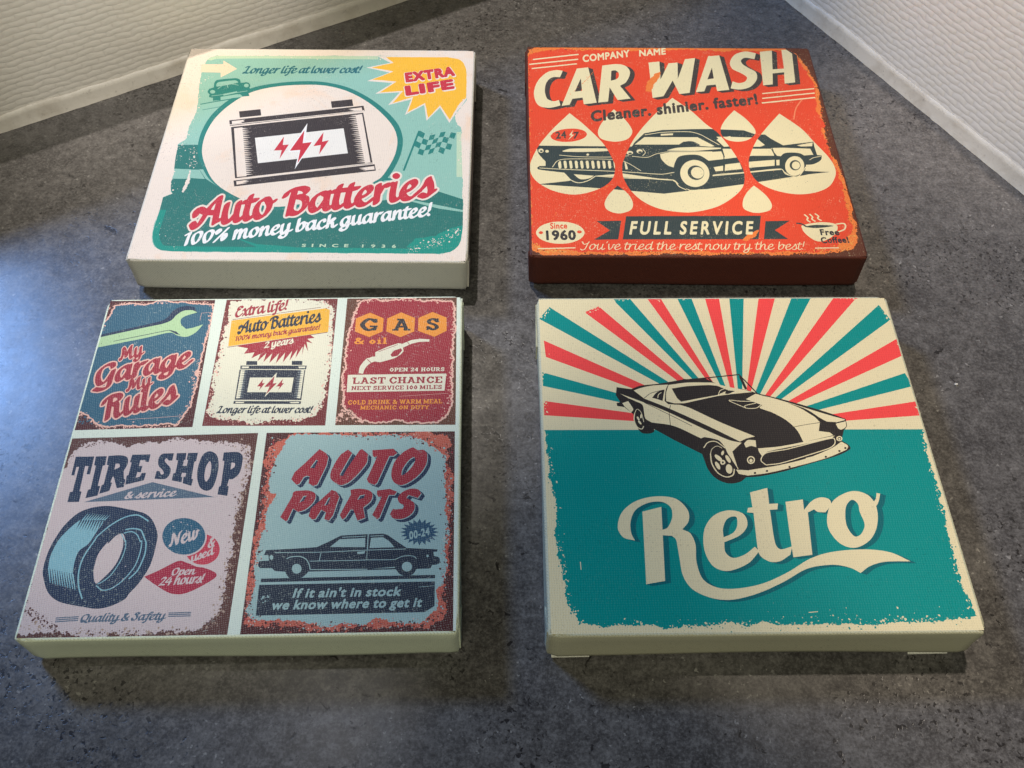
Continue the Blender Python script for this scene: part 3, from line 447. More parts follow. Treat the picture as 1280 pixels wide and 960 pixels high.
  'P': (0.56, ['6,-3 17,-3 20,0 20,26 35,27 42,29 47,33 51,38 54,46 53,56 51,60 48,65 42,69 36,71 30,72 7,72 4,70 4,0', '20,42 20,56 30,56 35,54 37,49 35,44 30,42']),
  'R': (0.65, ['7,72 5,69 5,0 8,-3 18,-3 21,0 21,26 23,26 27,25 33,19 47,-2 49,-3 61,-3 64,0 64,2 48,26 42,32 45,34 48,38 51,46 50,56 47,62 41,68 33,71 27,72', '21,57 28,56 31,56 33,54 34,50 33,46 32,44 28,43 21,42']),
  'S': (0.50, ['32,72 19,72 12,70 6,65 2,57 1,51 4,41 10,35 24,25 28,21 30,17 29,14 27,12 22,12 15,14 7,20 4,21 2,19 2,18 2,4 6,1 10,-2 18,-4 27,-4 35,-1 42,5 46,13 46,20 44,27 43,30 38,36 19,49 17,53 18,54 20,56 25,57 30,56 39,51 41,51 43,52 44,53 43,66 39,70']),
  'U': (0.75, ['67,71 66,72 55,72 52,69 52,26 51,21 49,17 46,14 41,12 35,12 30,12 26,14 22,18 20,21 20,25 20,69 16,72 6,72 4,70 3,69 3,26 4,17 8,9 13,3 20,-1 26,-3 34,-4 39,-4 46,-3 53,0 60,5 63,8 65,11 68,18 69,27 69,68']),
  'V': (0.65, ['32,-4 34,-2 36,2 63,65 64,70 62,72 60,72 51,72 48,70 31,30 13,70 10,72 0,72 -3,70 -3,66 24,3 28,-2 29,-4']),
  'Y': (0.65, ['36,-3 38,-2 39,0 39,35 63,66 64,70 62,72 60,72 47,72 30,51 14,72 0,72 -3,70 -2,67 22,35 22,0 26,-3']),
  'a': (0.47, ['44,0 45,3 45,9 42,11 38,11 38,31 38,37 34,44 29,48 26,49 15,49 8,48 3,44 1,42 0,40 0,30 3,28 6,28 12,33 17,34 22,33 23,30 10,25 6,23 2,19 0,13 0,8 1,4 3,1 8,-3 14,-4 18,-4 25,-1 30,-4 36,-4 38,-3', '23,17 23,11 19,9 16,10 16,12 16,14 18,15']),
  'c': (0.48, ['42,-1 44,3 44,11 43,13 42,14 40,14 30,11 23,12 19,16 17,19 17,23 19,30 22,33 24,34 31,34 38,31 42,31 43,33 43,44 40,47 31,49 20,49 13,46 7,41 4,37 2,30 1,19 2,14 4,8 8,3 12,0 20,-3 32,-4 40,-2']),
  'e': (0.53, ['14,47 7,41 3,35 2,31 1,24 2,16 3,11 7,5 12,1 17,-2 26,-4 36,-3 45,1 47,3 47,5 47,14 45,16 42,16 35,12 28,11 22,13 18,17 18,18 45,18 47,19 48,21 48,31 46,37 43,41 38,46 32,49 22,49', '18,31 21,34 24,35 27,35 30,34 32,31 32,31']),
  'f': (0.30, ['7,-3 16,-3 20,0 20,34 25,34 28,37 28,46 25,48 20,49 20,54 22,56 25,57 30,57 33,60 33,70 30,72 28,72 19,72 14,70 11,68 6,60 4,49 0,48 -2,46 -2,36 0,34 4,34 4,0 5,-2']),
  'g': (0.47, ['44,48 18,48 12,47 9,45 3,39 1,33 1,25 3,21 7,16 4,11 4,7 5,4 1,2 -2,-2 -3,-5 -3,-11 -2,-15 0,-18 6,-22 10,-24 16,-26 26,-26 35,-24 39,-22 43,-18 45,-13 46,-6 44,-2 42,1 38,4 35,6 21,10 32,13 37,17 39,20 41,26 40,34 44,35 46,38 46,46', '30,-9 29,-11 24,-12 16,-12 14,-11 12,-9 13,-7 15,-6 20,-5 27,-7', '16,28 16,31 20,34 24,34 26,30 26,27 24,25 19,25 17,26']),
  'h': (0.55, ['6,72 3,69 3,0 6,-3 16,-3 18,-1 19,31 24,35 27,36 30,34 32,29 32,0 35,-3 45,-3 48,0 48,29 47,34 45,40 41,46 34,49 25,49 19,47 19,70 16,72']),
  'i': (0.27, ['7,-3 16,-3 19,0 19,45 19,47 17,48 7,49 4,46 4,0 5,-2', '20,56 20,62 17,66 15,67 13,68 8,67 4,64 3,62 3,56 8,51 15,51 17,52']),
  'k': (0.53, ['6,72 3,69 3,0 6,-3 16,-3 18,-2 19,0 19,15 37,-3 50,-3 52,-2 53,0 52,3 32,24 48,42 49,44 49,46 47,48 46,49 34,48 19,32 19,70 16,72']),
  'n': (0.55, ['46,-2 48,0 48,30 46,38 42,44 38,48 33,49 25,49 18,47 16,49 6,49 4,48 3,46 3,0 4,-1 6,-3 16,-3 18,-1 19,31 24,35 27,36 30,34 32,29 32,0 35,-3 44,-3']),
  'o': (0.60, ['52,37 47,43 43,45 34,49 21,49 14,46 6,40 4,36 2,31 0,23 2,15 4,10 9,3 14,-1 19,-3 24,-4 31,-4 36,-3 42,-1 50,6 52,10 54,15 55,26 54,31', '34,13 29,11 26,11 22,13 18,16 16,23 17,27 19,31 22,33 26,35 31,34 35,32 38,29 39,25 39,20 38,16']),
  'r': (0.44, ['6,-3 16,-3 19,0 20,24 20,28 22,31 25,34 27,34 30,33 34,30 36,30 38,32 43,38 43,40 43,43 36,48 31,50 26,49 20,45 17,48 8,49 6,48 4,46 4,0']),
  's': (0.43, ['33,46 24,49 16,49 8,47 4,42 2,38 1,34 4,27 8,22 19,15 22,12 19,11 11,13 6,16 3,16 1,13 1,3 4,0 14,-4 24,-4 29,-2 32,0 37,5 38,13 38,17 36,20 31,25 18,34 20,35 24,34 32,30 35,31 36,34 36,43 35,45']),
  't': (0.38, ['16,58 14,57 -2,41 -3,39 -3,37 0,34 5,34 5,11 6,6 9,2 13,-2 18,-4 27,-4 34,-2 37,1 37,11 34,14 32,14 25,11 22,11 21,12 21,33 21,34 32,34 34,35 35,37 34,46 32,49 21,49 20,55 18,58']),
  'w': (0.77, ['75,46 72,49 62,48 59,46 51,28 43,46 40,48 33,49 30,47 22,27 14,45 11,48 0,48 -2,46 -3,45 18,-3 20,-4 24,-4 26,-3 36,22 46,-2 49,-4 53,-4 55,-3 57,1 74,41']),
 },
 'heavy': {
  '!': (0.33, ['14,74 10,73 8,71 6,68 4,62 4,45 8,22 10,18 13,16 6,12 5,10 4,6 6,-1 9,-4 14,-5 19,-4 21,-2 23,0 24,4 24,8 23,11 20,14 15,16 18,18 20,22 24,46 24,60 21,70 18,73']),
  '.': (0.28, ['16,-4 19,-1 21,2 22,6 20,10 18,14 14,15 10,16 6,15 2,11 1,8 1,5 2,0 6,-4 9,-5 12,-5']),
  '0': (0.56, ['25,-5 35,-3 40,1 45,7 49,17 51,24 52,32 51,46 48,55 45,62 38,70 32,73 26,74 16,72 11,68 5,62 2,55 0,46 -1,36 0,22 2,14 6,7 10,1 14,-2 18,-4', '25,56 28,54 30,51 33,42 33,34 32,24 30,18 28,15 26,13 23,14 20,18 18,29 18,41 19,47 22,53']),
  '1': (0.56, ['20,73 17,71 16,68 16,0 17,-2 19,-4 30,-4 34,-2 34,1 34,69 32,72']),
  '6': (0.56, ['32,74 30,73 22,67 14,60 8,51 3,41 1,32 0,24 1,16 3,11 8,3 14,-2 19,-4 26,-5 32,-4 37,-3 44,2 49,9 51,18 50,28 48,32 45,36 41,40 36,43 31,44 26,44 32,52 42,60 42,64 41,66 36,72', '19,24 21,25 25,26 30,24 32,23 33,20 32,16 29,14 27,13 22,14 19,18']),
  '9': (0.56, ['18,-5 22,-4 30,2 37,9 42,17 47,25 48,30 51,44 50,52 48,59 44,65 37,71 32,73 26,74 17,73 12,71 8,67 3,61 0,56 0,50 0,42 3,37 8,31 14,27 25,24 19,17 10,10 9,7 9,4 10,3 16,-4', '32,45 27,43 22,44 19,47 19,52 21,55 24,56 28,55 31,52 32,48']),
  'C': (0.76, ['69,67 64,69 53,73 41,74 31,72 23,69 12,62 7,56 4,50 2,45 1,34 2,26 4,18 12,7 19,1 27,-3 41,-5 52,-4 59,-3 67,1 70,3 71,6 71,17 68,20 64,20 55,15 47,13 43,13 36,14 30,16 25,20 23,23 21,26 20,34 21,41 23,46 26,50 29,52 36,55 43,56 48,56 55,54 63,50 68,50 70,52 70,54 70,64']),
  'F': (0.53, ['6,-4 18,-4 19,-3 21,-1 22,27 22,28 45,28 48,31 48,42 46,45 23,45 22,46 22,55 22,55 44,55 46,56 48,57 48,60 48,69 46,72 8,73 6,72 4,70 4,1 4,-2']),
  'a': (0.48, ['45,0 46,3 46,8 45,10 43,12 39,12 39,34 37,40 35,44 29,49 21,50 11,49 7,48 3,45 0,42 0,40 0,30 3,27 7,27 11,31 15,33 20,33 21,32 22,31 21,30 7,25 1,19 0,16 -2,10 0,3 3,0 7,-3 13,-5 21,-4 25,-2 29,-5 35,-5 40,-3', '22,16 22,12 19,10 17,10 16,12 17,14']),
  'e': (0.54, ['46,1 48,4 48,14 47,16 44,17 47,18 49,20 49,29 46,38 43,43 37,48 33,49 27,50 17,49 13,47 8,44 3,37 1,32 0,24 1,15 3,9 7,4 11,0 15,-3 20,-4 26,-5 38,-3', '40,16 35,14 30,12 24,13 20,16 21,17 39,17', '30,32 29,32 21,32 21,32 25,34']),
  'f': (0.31, ['8,-4 17,-4 19,-3 20,-1 21,33 26,33 28,35 29,38 28,47 26,49 22,49 21,52 23,56 32,56 34,59 34,70 30,73 23,74 19,73 14,72 10,69 5,61 4,55 3,50 0,49 -3,47 -3,36 0,33 3,33 4,-1 6,-3']),
  'h': (0.56, ['5,72 3,70 2,68 2,-1 4,-3 7,-4 15,-4 17,-3 19,-1 20,31 23,33 27,35 29,34 30,32 31,27 32,-1 34,-3 35,-4 45,-4 48,-1 48,1 48,33 46,40 41,47 35,50 25,50 20,49 19,70 16,73']),
  'i': (0.28, ['7,-4 17,-4 20,-1 20,45 19,47 15,50 20,54 21,59 19,65 16,68 14,68 6,67 3,63 2,59 3,54 7,50 4,48 2,45 2,1 4,-3']),
  'l': (0.28, ['6,73 3,71 2,68 2,1 3,-2 5,-4 15,-4 18,-3 20,-1 20,1 20,69 17,72']),
  'n': (0.56, ['5,49 3,47 2,45 2,1 3,-2 6,-4 15,-4 17,-3 19,-1 20,31 23,33 27,35 29,34 30,32 31,27 32,-1 34,-3 36,-4 43,-4 46,-3 48,-1 48,1 48,33 46,40 44,43 39,48 33,50 25,50 19,48 16,49']),
  'o': (0.61, ['53,36 48,43 42,47 36,49 26,50 20,49 14,47 8,43 6,40 3,37 0,30 0,24 0,17 3,8 10,1 14,-2 20,-4 28,-5 35,-4 42,-2 46,1 50,5 53,8 55,15 56,24 55,31', '22,32 26,34 30,34 33,32 36,30 38,27 38,23 37,17 34,14 31,12 26,12 23,13 20,15 18,20 18,25 19,28']),
  'r': (0.45, ['6,-4 16,-4 18,-3 20,-1 20,23 23,31 27,33 33,30 38,30 40,32 44,39 44,41 44,44 37,49 33,50 27,50 24,50 20,47 18,49 8,49 6,49 4,47 3,45 3,1 4,-2']),
  's': (0.44, ['34,47 27,50 22,50 17,50 9,48 5,46 3,42 1,39 1,34 2,26 9,20 20,12 17,12 12,14 7,17 3,17 0,14 0,12 0,3 1,1 3,-1 11,-4 21,-5 30,-3 33,0 37,4 39,9 39,15 38,19 32,25 20,34 24,33 31,30 34,30 35,31 37,33 37,42 36,44']),
  't': (0.39, ['17,58 13,57 -3,42 -4,38 -3,35 -1,33 4,32 4,11 6,4 9,0 13,-3 17,-4 24,-5 35,-2 37,0 38,2 38,11 36,14 31,15 24,12 22,12 21,14 21,32 22,33 32,33 33,34 35,36 35,46 33,49 22,49 21,56 19,58']),
 },
 'thin': {
  '!': (0.50, ['29,12 25,15 20,14 16,9 16,6 20,2 25,2 29,6 30,9', '34,50 40,52 44,59 72,142 73,146 70,148 65,148 61,146 59,142 31,57 30,52']),
  "'": (0.35, ['63,150 60,152 56,150 52,147 41,127 39,122 40,118 45,117 48,119 52,123 64,145']),
  ',': (0.40, ['30,16 25,16 22,15 18,10 1,-19 -1,-22 1,-25 5,-26 8,-25 14,-19 31,10 32,13']),
  'Y': (1.10, ['138,147 132,148 128,146 112,121 75,101 69,103 60,111 59,114 57,136 55,141 52,143 40,146 37,146 31,142 30,139 30,136 34,134 42,132 44,129 44,114 48,102 60,92 70,89 75,90 102,104 102,102 76,34 64,14 55,5 47,0 39,-2 32,2 22,13 17,16 14,16 8,12 6,7 24,-10 32,-14 47,-11 64,-2 78,14 91,39 114,101 138,141 139,144']),
  'b': (0.98, ['30,-3 40,-4 48,-2 61,4 71,11 83,24 96,42 103,60 104,77 116,73 121,75 125,79 125,82 123,84 104,93 98,101 91,104 81,101 68,93 59,85 44,69 44,70 63,142 63,147 60,149 53,146 50,142 22,39 20,24 21,7 23,2', '86,92 88,90 90,80 90,65 88,54 83,42 74,29 58,13 48,9 38,8 34,14 34,32 37,45 71,83']),
  'd': (1.06, ['125,148 120,148 116,146 114,142 98,98 94,103 85,107 80,107 67,102 42,86 26,66 16,41 14,24 18,8 22,2 27,-2 38,-3 47,0 57,7 72,22 82,35 83,34 79,19 79,9 84,-1 90,-5 98,-4 108,2 127,21 127,24 125,26 122,27 117,25 103,11 97,7 95,9 93,18 95,34 110,92 127,144', '35,9 29,21 28,39 31,49 38,64 45,74 57,85 74,94 80,95 94,82 94,79 91,66 56,19 45,11 40,8']),
  'e': (0.86, ['84,106 76,106 69,105 49,93 37,79 27,64 19,49 15,34 16,20 18,10 23,0 31,-5 46,-7 59,-3 76,7 102,27 106,32 104,36 99,36 66,12 51,5 42,5 38,7 30,20 29,36 31,37 49,42 64,48 76,56 91,72 96,84 95,92 91,100', '32,49 45,72 59,88 71,94 76,95 78,92 81,87 81,79 78,72 71,65 62,58 56,55 41,50']),
  'h': (1.08, ['60,149 53,146 50,140 14,0 14,-3 16,-5 22,-5 27,0 36,34 63,75 72,86 80,93 85,95 88,94 89,90 88,70 78,37 75,19 76,10 80,0 83,-4 88,-5 100,-4 115,6 129,20 129,24 128,25 122,26 103,10 96,6 93,8 90,14 90,32 101,72 103,85 102,97 100,102 96,106 92,107 83,105 70,98 59,87 46,71 45,70 64,144 63,146']),
  'i': (0.52, ['49,106 44,106 39,102 24,52 18,25 17,10 19,4 24,-4 29,-5 39,-5 48,0 72,20 72,24 70,25 64,26 39,6 34,7 31,12 31,25 34,40 52,102', '64,151 59,152 54,147 54,142 56,139 59,138 64,140 67,144 67,147']),
  'n': (1.06, ['12,-3 14,-5 20,-5 24,-1 36,40 66,82 73,89 83,95 85,94 87,89 86,70 76,37 73,19 74,10 78,0 81,-4 86,-5 98,-4 111,5 127,19 128,22 127,25 121,26 101,10 94,6 91,8 88,14 88,32 100,72 101,85 100,95 96,104 93,106 86,107 74,102 56,86 43,69 42,72 50,104 46,106 43,106 38,104 36,100 32,84 12,0']),
  'o': (0.94, ['25,-2 34,-6 47,-4 64,5 70,10 83,24 93,40 101,62 101,67 122,76 126,80 126,85 119,86 102,79 98,92 93,102 84,106 70,106 42,90 33,80 28,72 22,60 15,40 15,25 16,15 22,2', '39,6 35,10 29,25 29,42 35,60 40,70 49,82 70,94 79,94 84,87 83,82 88,69 88,62 84,50 76,34 65,19 52,9 44,6']),
  'r': (0.74, ['14,-5 21,-4 25,1 34,38 64,84 71,90 76,93 83,89 90,87 98,90 107,99 108,102 106,106 100,106 93,100 88,103 81,105 70,101 64,98 54,88 44,74 43,74 50,106 48,108 43,108 37,104 12,1 12,-2']),
  's': (0.70, ['76,108 71,109 64,103 48,76 40,64 28,52 -5,26 -9,21 -9,17 -6,15 3,18 41,50 55,66 64,81 66,82 68,67 67,46 65,34 60,22 50,11 44,7 41,6 38,8 23,18 18,18 14,16 12,14 12,9 30,-3 41,-5 55,-1 90,24 91,27 90,31 84,31 76,26 75,27 80,41 81,54 81,77 78,99 78,106']),
  't': (0.55, ['66,134 59,133 56,130 44,106 24,106 18,100 18,97 22,95 40,94 25,49 20,26 20,10 21,4 27,-3 32,-5 39,-5 50,0 72,17 76,22 74,26 69,26 46,8 40,6 37,7 35,10 33,17 34,32 37,47 52,94 82,95 87,96 91,100 91,104 89,106 58,107 68,130']),
  'u': (1.05, ['107,106 100,105 96,100 80,46 52,15 40,6 35,7 32,13 32,33 36,56 49,103 47,106 40,105 38,103 23,55 18,26 18,11 19,5 22,0 27,-4 37,-6 47,-2 55,3 75,25 76,5 82,-3 87,-5 94,-5 100,-2 108,3 124,18 126,21 126,25 124,26 117,25 95,6 91,8 89,15 89,28 93,45 109,100 109,105']),
  'v': (0.86, ['118,90 109,97 102,99 96,98 89,93 86,86 76,56 69,41 61,30 42,10 40,13 39,18 39,63 45,103 42,106 37,106 32,102 30,98 25,53 25,18 26,6 30,-1 36,-3 44,0 54,7 62,15 74,30 84,44 99,86 107,80 112,81 117,84']),
  'w': (1.30, ['160,90 143,102 136,102 131,98 127,90 127,68 124,55 107,25 95,12 88,9 86,16 86,36 87,48 104,103 101,106 96,106 94,105 90,101 74,48 48,15 41,9 36,7 33,16 33,41 48,103 45,106 38,105 34,100 20,40 19,16 22,1 26,-3 30,-4 35,-4 43,-1 53,6 71,26 73,6 76,-1 83,-4 90,-2 98,2 114,16 126,35 136,53 140,65 141,85 143,85 148,81 155,81 160,86']),
  'y': (1.05, ['12,-54 19,-57 29,-58 44,-54 57,-46 66,-37 73,-27 83,0 86,3 119,16 125,20 127,23 127,26 122,29 91,16 88,16 95,38 110,101 107,106 101,105 97,101 85,50 59,22 45,8 41,6 37,6 33,10 31,16 31,28 35,50 50,103 47,106 44,106 41,105 37,101 24,58 18,30 19,6 22,0 26,-4 29,-5 12,-16 3,-25 0,-30 -2,-37 2,-46', '69,-5 58,-30 47,-41 39,-44 29,-46 17,-41 13,-35 12,-32 14,-29 27,-18 46,-10 67,-4', '57,4 57,5 79,28 73,10 66,6']),
 },
 'slab': {
  '&': (1.11, ['102,1 103,7 87,24 104,47 105,50 104,54 96,58 86,58 81,54 71,40 69,41 56,55 71,73 73,80 71,85 68,90 59,97 45,103 35,102 24,96 16,87 14,77 18,68 26,55 6,38 3,31 2,25 8,13 19,2 36,-3 52,-2 64,2 72,7 74,7 82,-1 88,-3 96,-2', '58,23 52,16 48,14 41,13 35,15 31,19 28,24 27,28 30,33 39,41', '42,85 48,80 46,75 42,72 39,77 39,81']),
  '0': (0.91, ['46,101 39,100 35,98 32,95 12,68 6,52 7,44 10,35 19,18 29,6 40,1 46,1 55,4 66,14 75,29 81,49 80,59 71,75 56,95 52,99', '43,22 34,38 31,49 32,55 34,61 43,73 45,72 52,62 56,52 53,38 48,28']),
  '1': (0.68, ['55,1 57,2 57,14 55,15 47,15 45,16 45,99 44,101 21,101 20,96 1,82 2,81 20,81 20,79 20,16 20,15 10,15 9,2 10,1']),
  '2': (0.88, ['4,3 10,1 79,1 79,31 67,31 66,29 66,16 64,15 36,15 36,16 57,37 68,49 75,59 80,71 79,76 75,84 60,96 44,101 39,101 29,98 17,89 6,76 4,72 7,67 13,65 20,65 26,67 43,84 49,80 53,76 55,71 48,59 39,48 29,37 3,14 0,9 1,6']),
  '4': (0.91, ['68,101 45,101 44,95 43,92 0,36 9,35 10,26 44,26 44,15 38,15 37,14 37,2 38,1 75,1 77,2 77,14 75,15 71,15 70,16 70,25 81,26 81,39 70,41 70,99', '44,64 44,41 27,40 26,41']),
  'A': (1.06, ['24,101 24,86 34,86 34,84 13,16 11,15 2,15 1,14 1,2 2,1 35,1 36,2 36,14 35,16 37,24 39,26 62,26 64,24 66,16 63,14 64,1 102,1 102,15 91,15 89,16 62,100', '51,64 58,42 58,41 44,41 43,42']),
  'C': (1.01, ['90,98 79,98 78,97 68,102 59,104 46,104 39,102 32,97 23,87 13,71 8,61 6,51 9,38 14,27 24,13 31,6 38,1 48,-3 58,-3 70,1 80,7 96,26 97,30 93,35 89,36 80,36 73,32 60,16 53,13 44,23 39,31 34,38 31,50 33,58 36,66 44,78 53,88 56,88 60,84 70,70 79,63 90,63 95,71 95,74 92,80 92,97']),
  'D': (1.06, ['1,100 1,88 13,86 13,16 12,15 2,15 1,13 1,2 14,1 36,-2 49,-2 58,0 64,2 72,9 86,23 95,40 97,49 96,56 90,72 81,83 71,94 64,99 56,102 49,104 36,104 25,102', '41,88 44,88 48,86 61,73 68,63 72,52 71,45 64,32 51,17 44,13 38,15 38,86']),
  'E': (0.96, ['2,101 1,99 1,88 2,86 12,86 13,85 13,16 12,15 2,15 1,14 1,2 2,1 89,1 89,35 76,35 75,15 39,15 38,16 38,42 39,44 59,44 61,45 61,56 59,58 39,58 38,59 38,85 39,86 72,86 74,85 74,68 75,66 86,66 88,68 88,99 86,101']),
  'G': (1.06, ['90,99 79,99 76,97 70,101 58,104 45,104 38,101 31,96 24,89 14,74 7,57 6,50 8,40 16,24 23,14 32,4 39,0 48,-3 58,-3 75,3 76,1 90,2 90,13 95,20 94,24 90,27 90,29 95,29 96,30 95,43 56,43 56,29 75,29 75,27 60,16 53,14 50,16 44,23 36,36 33,43 31,52 34,63 39,70 44,79 53,88 59,85 70,72 75,67 79,65 86,65 92,67 95,73 92,80 92,97']),
  'H': (1.11, ['2,2 3,1 45,1 46,2 46,14 45,15 39,15 38,16 39,44 67,44 68,16 67,15 62,15 61,14 62,1 103,1 105,2 105,14 103,15 95,15 93,16 93,85 95,86 103,86 105,88 105,99 103,101 62,101 61,88 62,86 67,86 68,85 67,58 39,58 38,85 39,86 45,86 46,88 46,99 45,101 3,101 2,99 2,88 3,86 12,86 13,85 13,16 12,15 3,15 2,14']),
  'I': (0.62, ['52,1 52,15 42,15 41,16 41,85 42,86 52,86 53,99 52,101 6,101 5,99 5,88 6,86 15,86 16,85 16,16 15,15 6,15 5,14 5,2 6,1']),
  'K': (1.11, ['104,1 104,15 87,15 85,16 57,55 53,56 78,86 98,86 98,101 59,101 58,89 44,72 38,66 38,85 44,88 44,99 42,101 5,101 4,99 4,88 5,86 12,86 13,85 13,16 12,15 5,15 4,14 4,2 5,1 42,1 44,2 44,14 38,16 38,42 42,43 48,36 64,14 65,1']),
  'L': (0.94, ['0,101 -1,99 -1,88 0,86 12,86 13,85 13,2 14,1 84,1 86,2 86,38 84,39 72,38 72,16 70,15 39,15 38,16 38,85 39,86 42,86 43,88 43,99 42,101']),
  'M': (1.31, ['2,101 1,88 2,86 9,86 10,85 10,16 9,15 2,15 1,14 1,2 2,1 39,1 41,2 41,14 35,16 35,49 52,11 74,11 89,47 90,16 89,15 86,15 85,14 85,2 86,1 124,1 125,2 125,14 124,15 116,15 115,16 115,85 116,86 122,86 123,88 122,101 89,100 64,39 62,39 61,41 36,101']),
  'N': (1.14, ['2,1 39,1 41,2 41,14 35,16 35,65 37,64 72,5 72,2 74,1 96,1 97,85 98,86 105,86 106,88 106,99 105,101 64,101 64,86 71,86 72,85 72,44 70,45 36,101 2,101 1,88 2,86 9,86 10,85 10,16 9,15 2,15 1,14 1,2']),
  'O': (1.06, ['49,101 42,98 14,69 8,59 6,49 8,41 13,31 23,17 36,5 48,1 53,1 65,5 81,19 92,38 95,51 93,61 82,75 60,98 56,100', '50,19 43,27 36,37 31,49 33,57 37,62 50,77 66,61 70,54 70,51 70,47 65,37 60,28']),
  'P': (0.98, ['2,1 45,1 46,14 45,15 39,15 38,16 38,35 39,36 56,36 64,37 72,40 84,50 89,58 93,68 93,74 91,79 84,91 71,100 54,104 2,101 1,99 1,88 2,86 12,86 13,85 13,16 12,15 2,15', '39,86 55,87 61,84 67,76 68,74 67,65 61,56 56,53 52,51 46,51 39,52 38,54']),
  'R': (1.08, ['2,101 1,99 1,88 2,86 12,86 13,85 13,16 12,15 2,15 2,1 45,1 46,14 45,15 39,15 38,16 38,39 39,41 48,41 50,39 71,5 72,1 101,1 101,15 88,15 70,44 83,54 87,59 90,66 91,72 91,76 88,84 85,89 74,99 61,103 36,103 15,101', '39,56 38,58 38,85 42,87 55,87 59,86 64,79 66,72 63,64 55,57']),
  'S': (0.92, ['80,99 68,99 67,95 60,100 53,102 38,101 23,95 12,87 8,77 8,70 12,60 23,51 47,42 51,39 56,33 59,25 55,19 48,15 44,17 31,28 21,35 21,36 8,37 8,32 5,27 5,25 8,20 8,2 20,2 21,3 21,9 23,9 31,3 36,1 43,-1 53,-1 67,4 80,15 83,20 84,27 81,35 77,43 64,54 37,65 35,66 33,72 33,76 36,81 43,85 47,85 58,72 66,66 71,65 80,66 84,69 85,72 85,75 81,80 81,97']),
  'T': (1.01, ['72,1 72,15 62,15 61,16 61,85 62,86 78,86 79,85 79,64 92,63 94,64 94,99 92,101 5,101 4,99 4,64 18,64 18,85 19,86 35,86 36,85 36,16 35,15 25,15 25,1']),
  'U': (1.08, ['-1,100 -1,87 10,86 10,34 14,17 18,10 29,2 44,-2 60,-2 67,0 76,3 83,8 86,11 90,20 93,33 94,54 94,86 103,87 103,100 94,101 89,106 83,108 73,106 67,101 63,100 63,87 69,86 69,38 66,24 64,17 60,14 53,12 46,13 41,16 38,21 35,34 35,86 43,87 43,100 36,101 33,105 24,108 14,106 10,101']),
  'V': (1.04, ['103,99 102,101 64,101 63,99 63,88 67,85 52,38 50,38 49,39 35,84 36,86 39,88 39,99 37,101 0,101 -1,99 -1,88 0,86 12,86 13,84 40,1 62,1 89,85 90,86 102,86 103,88']),
  'W': (1.41, ['141,99 140,101 102,101 101,99 101,88 102,86 105,86 105,85 97,51 95,46 94,46 80,101 58,101 42,45 32,85 32,86 35,86 37,88 37,99 35,101 -2,101 -3,99 -3,88 -2,86 8,86 10,85 31,2 32,1 52,1 55,2 67,51 68,55 70,55 84,1 105,1 110,16 128,85 130,86 140,86 141,88']),
  'X': (1.04, ['103,2 103,14 102,15 84,16 62,51 84,86 102,86 103,88 103,99 102,101 64,101 63,99 63,88 54,72 50,69 39,86 39,99 37,101 0,101 -1,99 -1,88 0,86 16,86 17,86 39,51 17,16 16,15 0,15 -1,14 -1,2 0,1 37,1 39,2 39,15 50,32 54,29 63,14 63,2 64,1 102,1']),
  'Y': (1.04, ['-4,99 -4,88 -3,86 13,86 14,86 38,48 38,16 37,15 30,15 29,14 29,2 30,1 71,1 73,2 73,14 71,15 64,15 63,16 63,46 86,85 89,86 101,86 103,88 103,99 101,101 67,101 66,89 53,68 50,64 37,85 36,99 34,101 -3,101']),
  'i': (0.56, ['6,68 6,56 7,55 14,55 15,54 15,16 14,15 7,15 6,14 6,2 7,1 49,1 50,2 50,14 49,15 41,15 40,16 40,65 39,66 34,66 33,69', '34,101 21,101 21,85 34,85']),
  'l': (0.56, ['7,101 6,99 6,88 7,86 14,86 15,85 15,16 14,15 7,15 6,14 6,2 7,1 49,1 50,2 50,14 49,15 41,15 40,16 40,99 39,101']),
  'o': (0.82, ['35,71 30,68 13,51 7,43 5,34 6,30 10,20 14,14 21,7 28,2 35,0 41,0 50,2 60,10 64,15 71,27 73,36 71,43 67,48 49,67 42,70', '40,19 34,26 30,34 32,40 38,46 40,46 45,41 48,36 45,27']),
 },
}
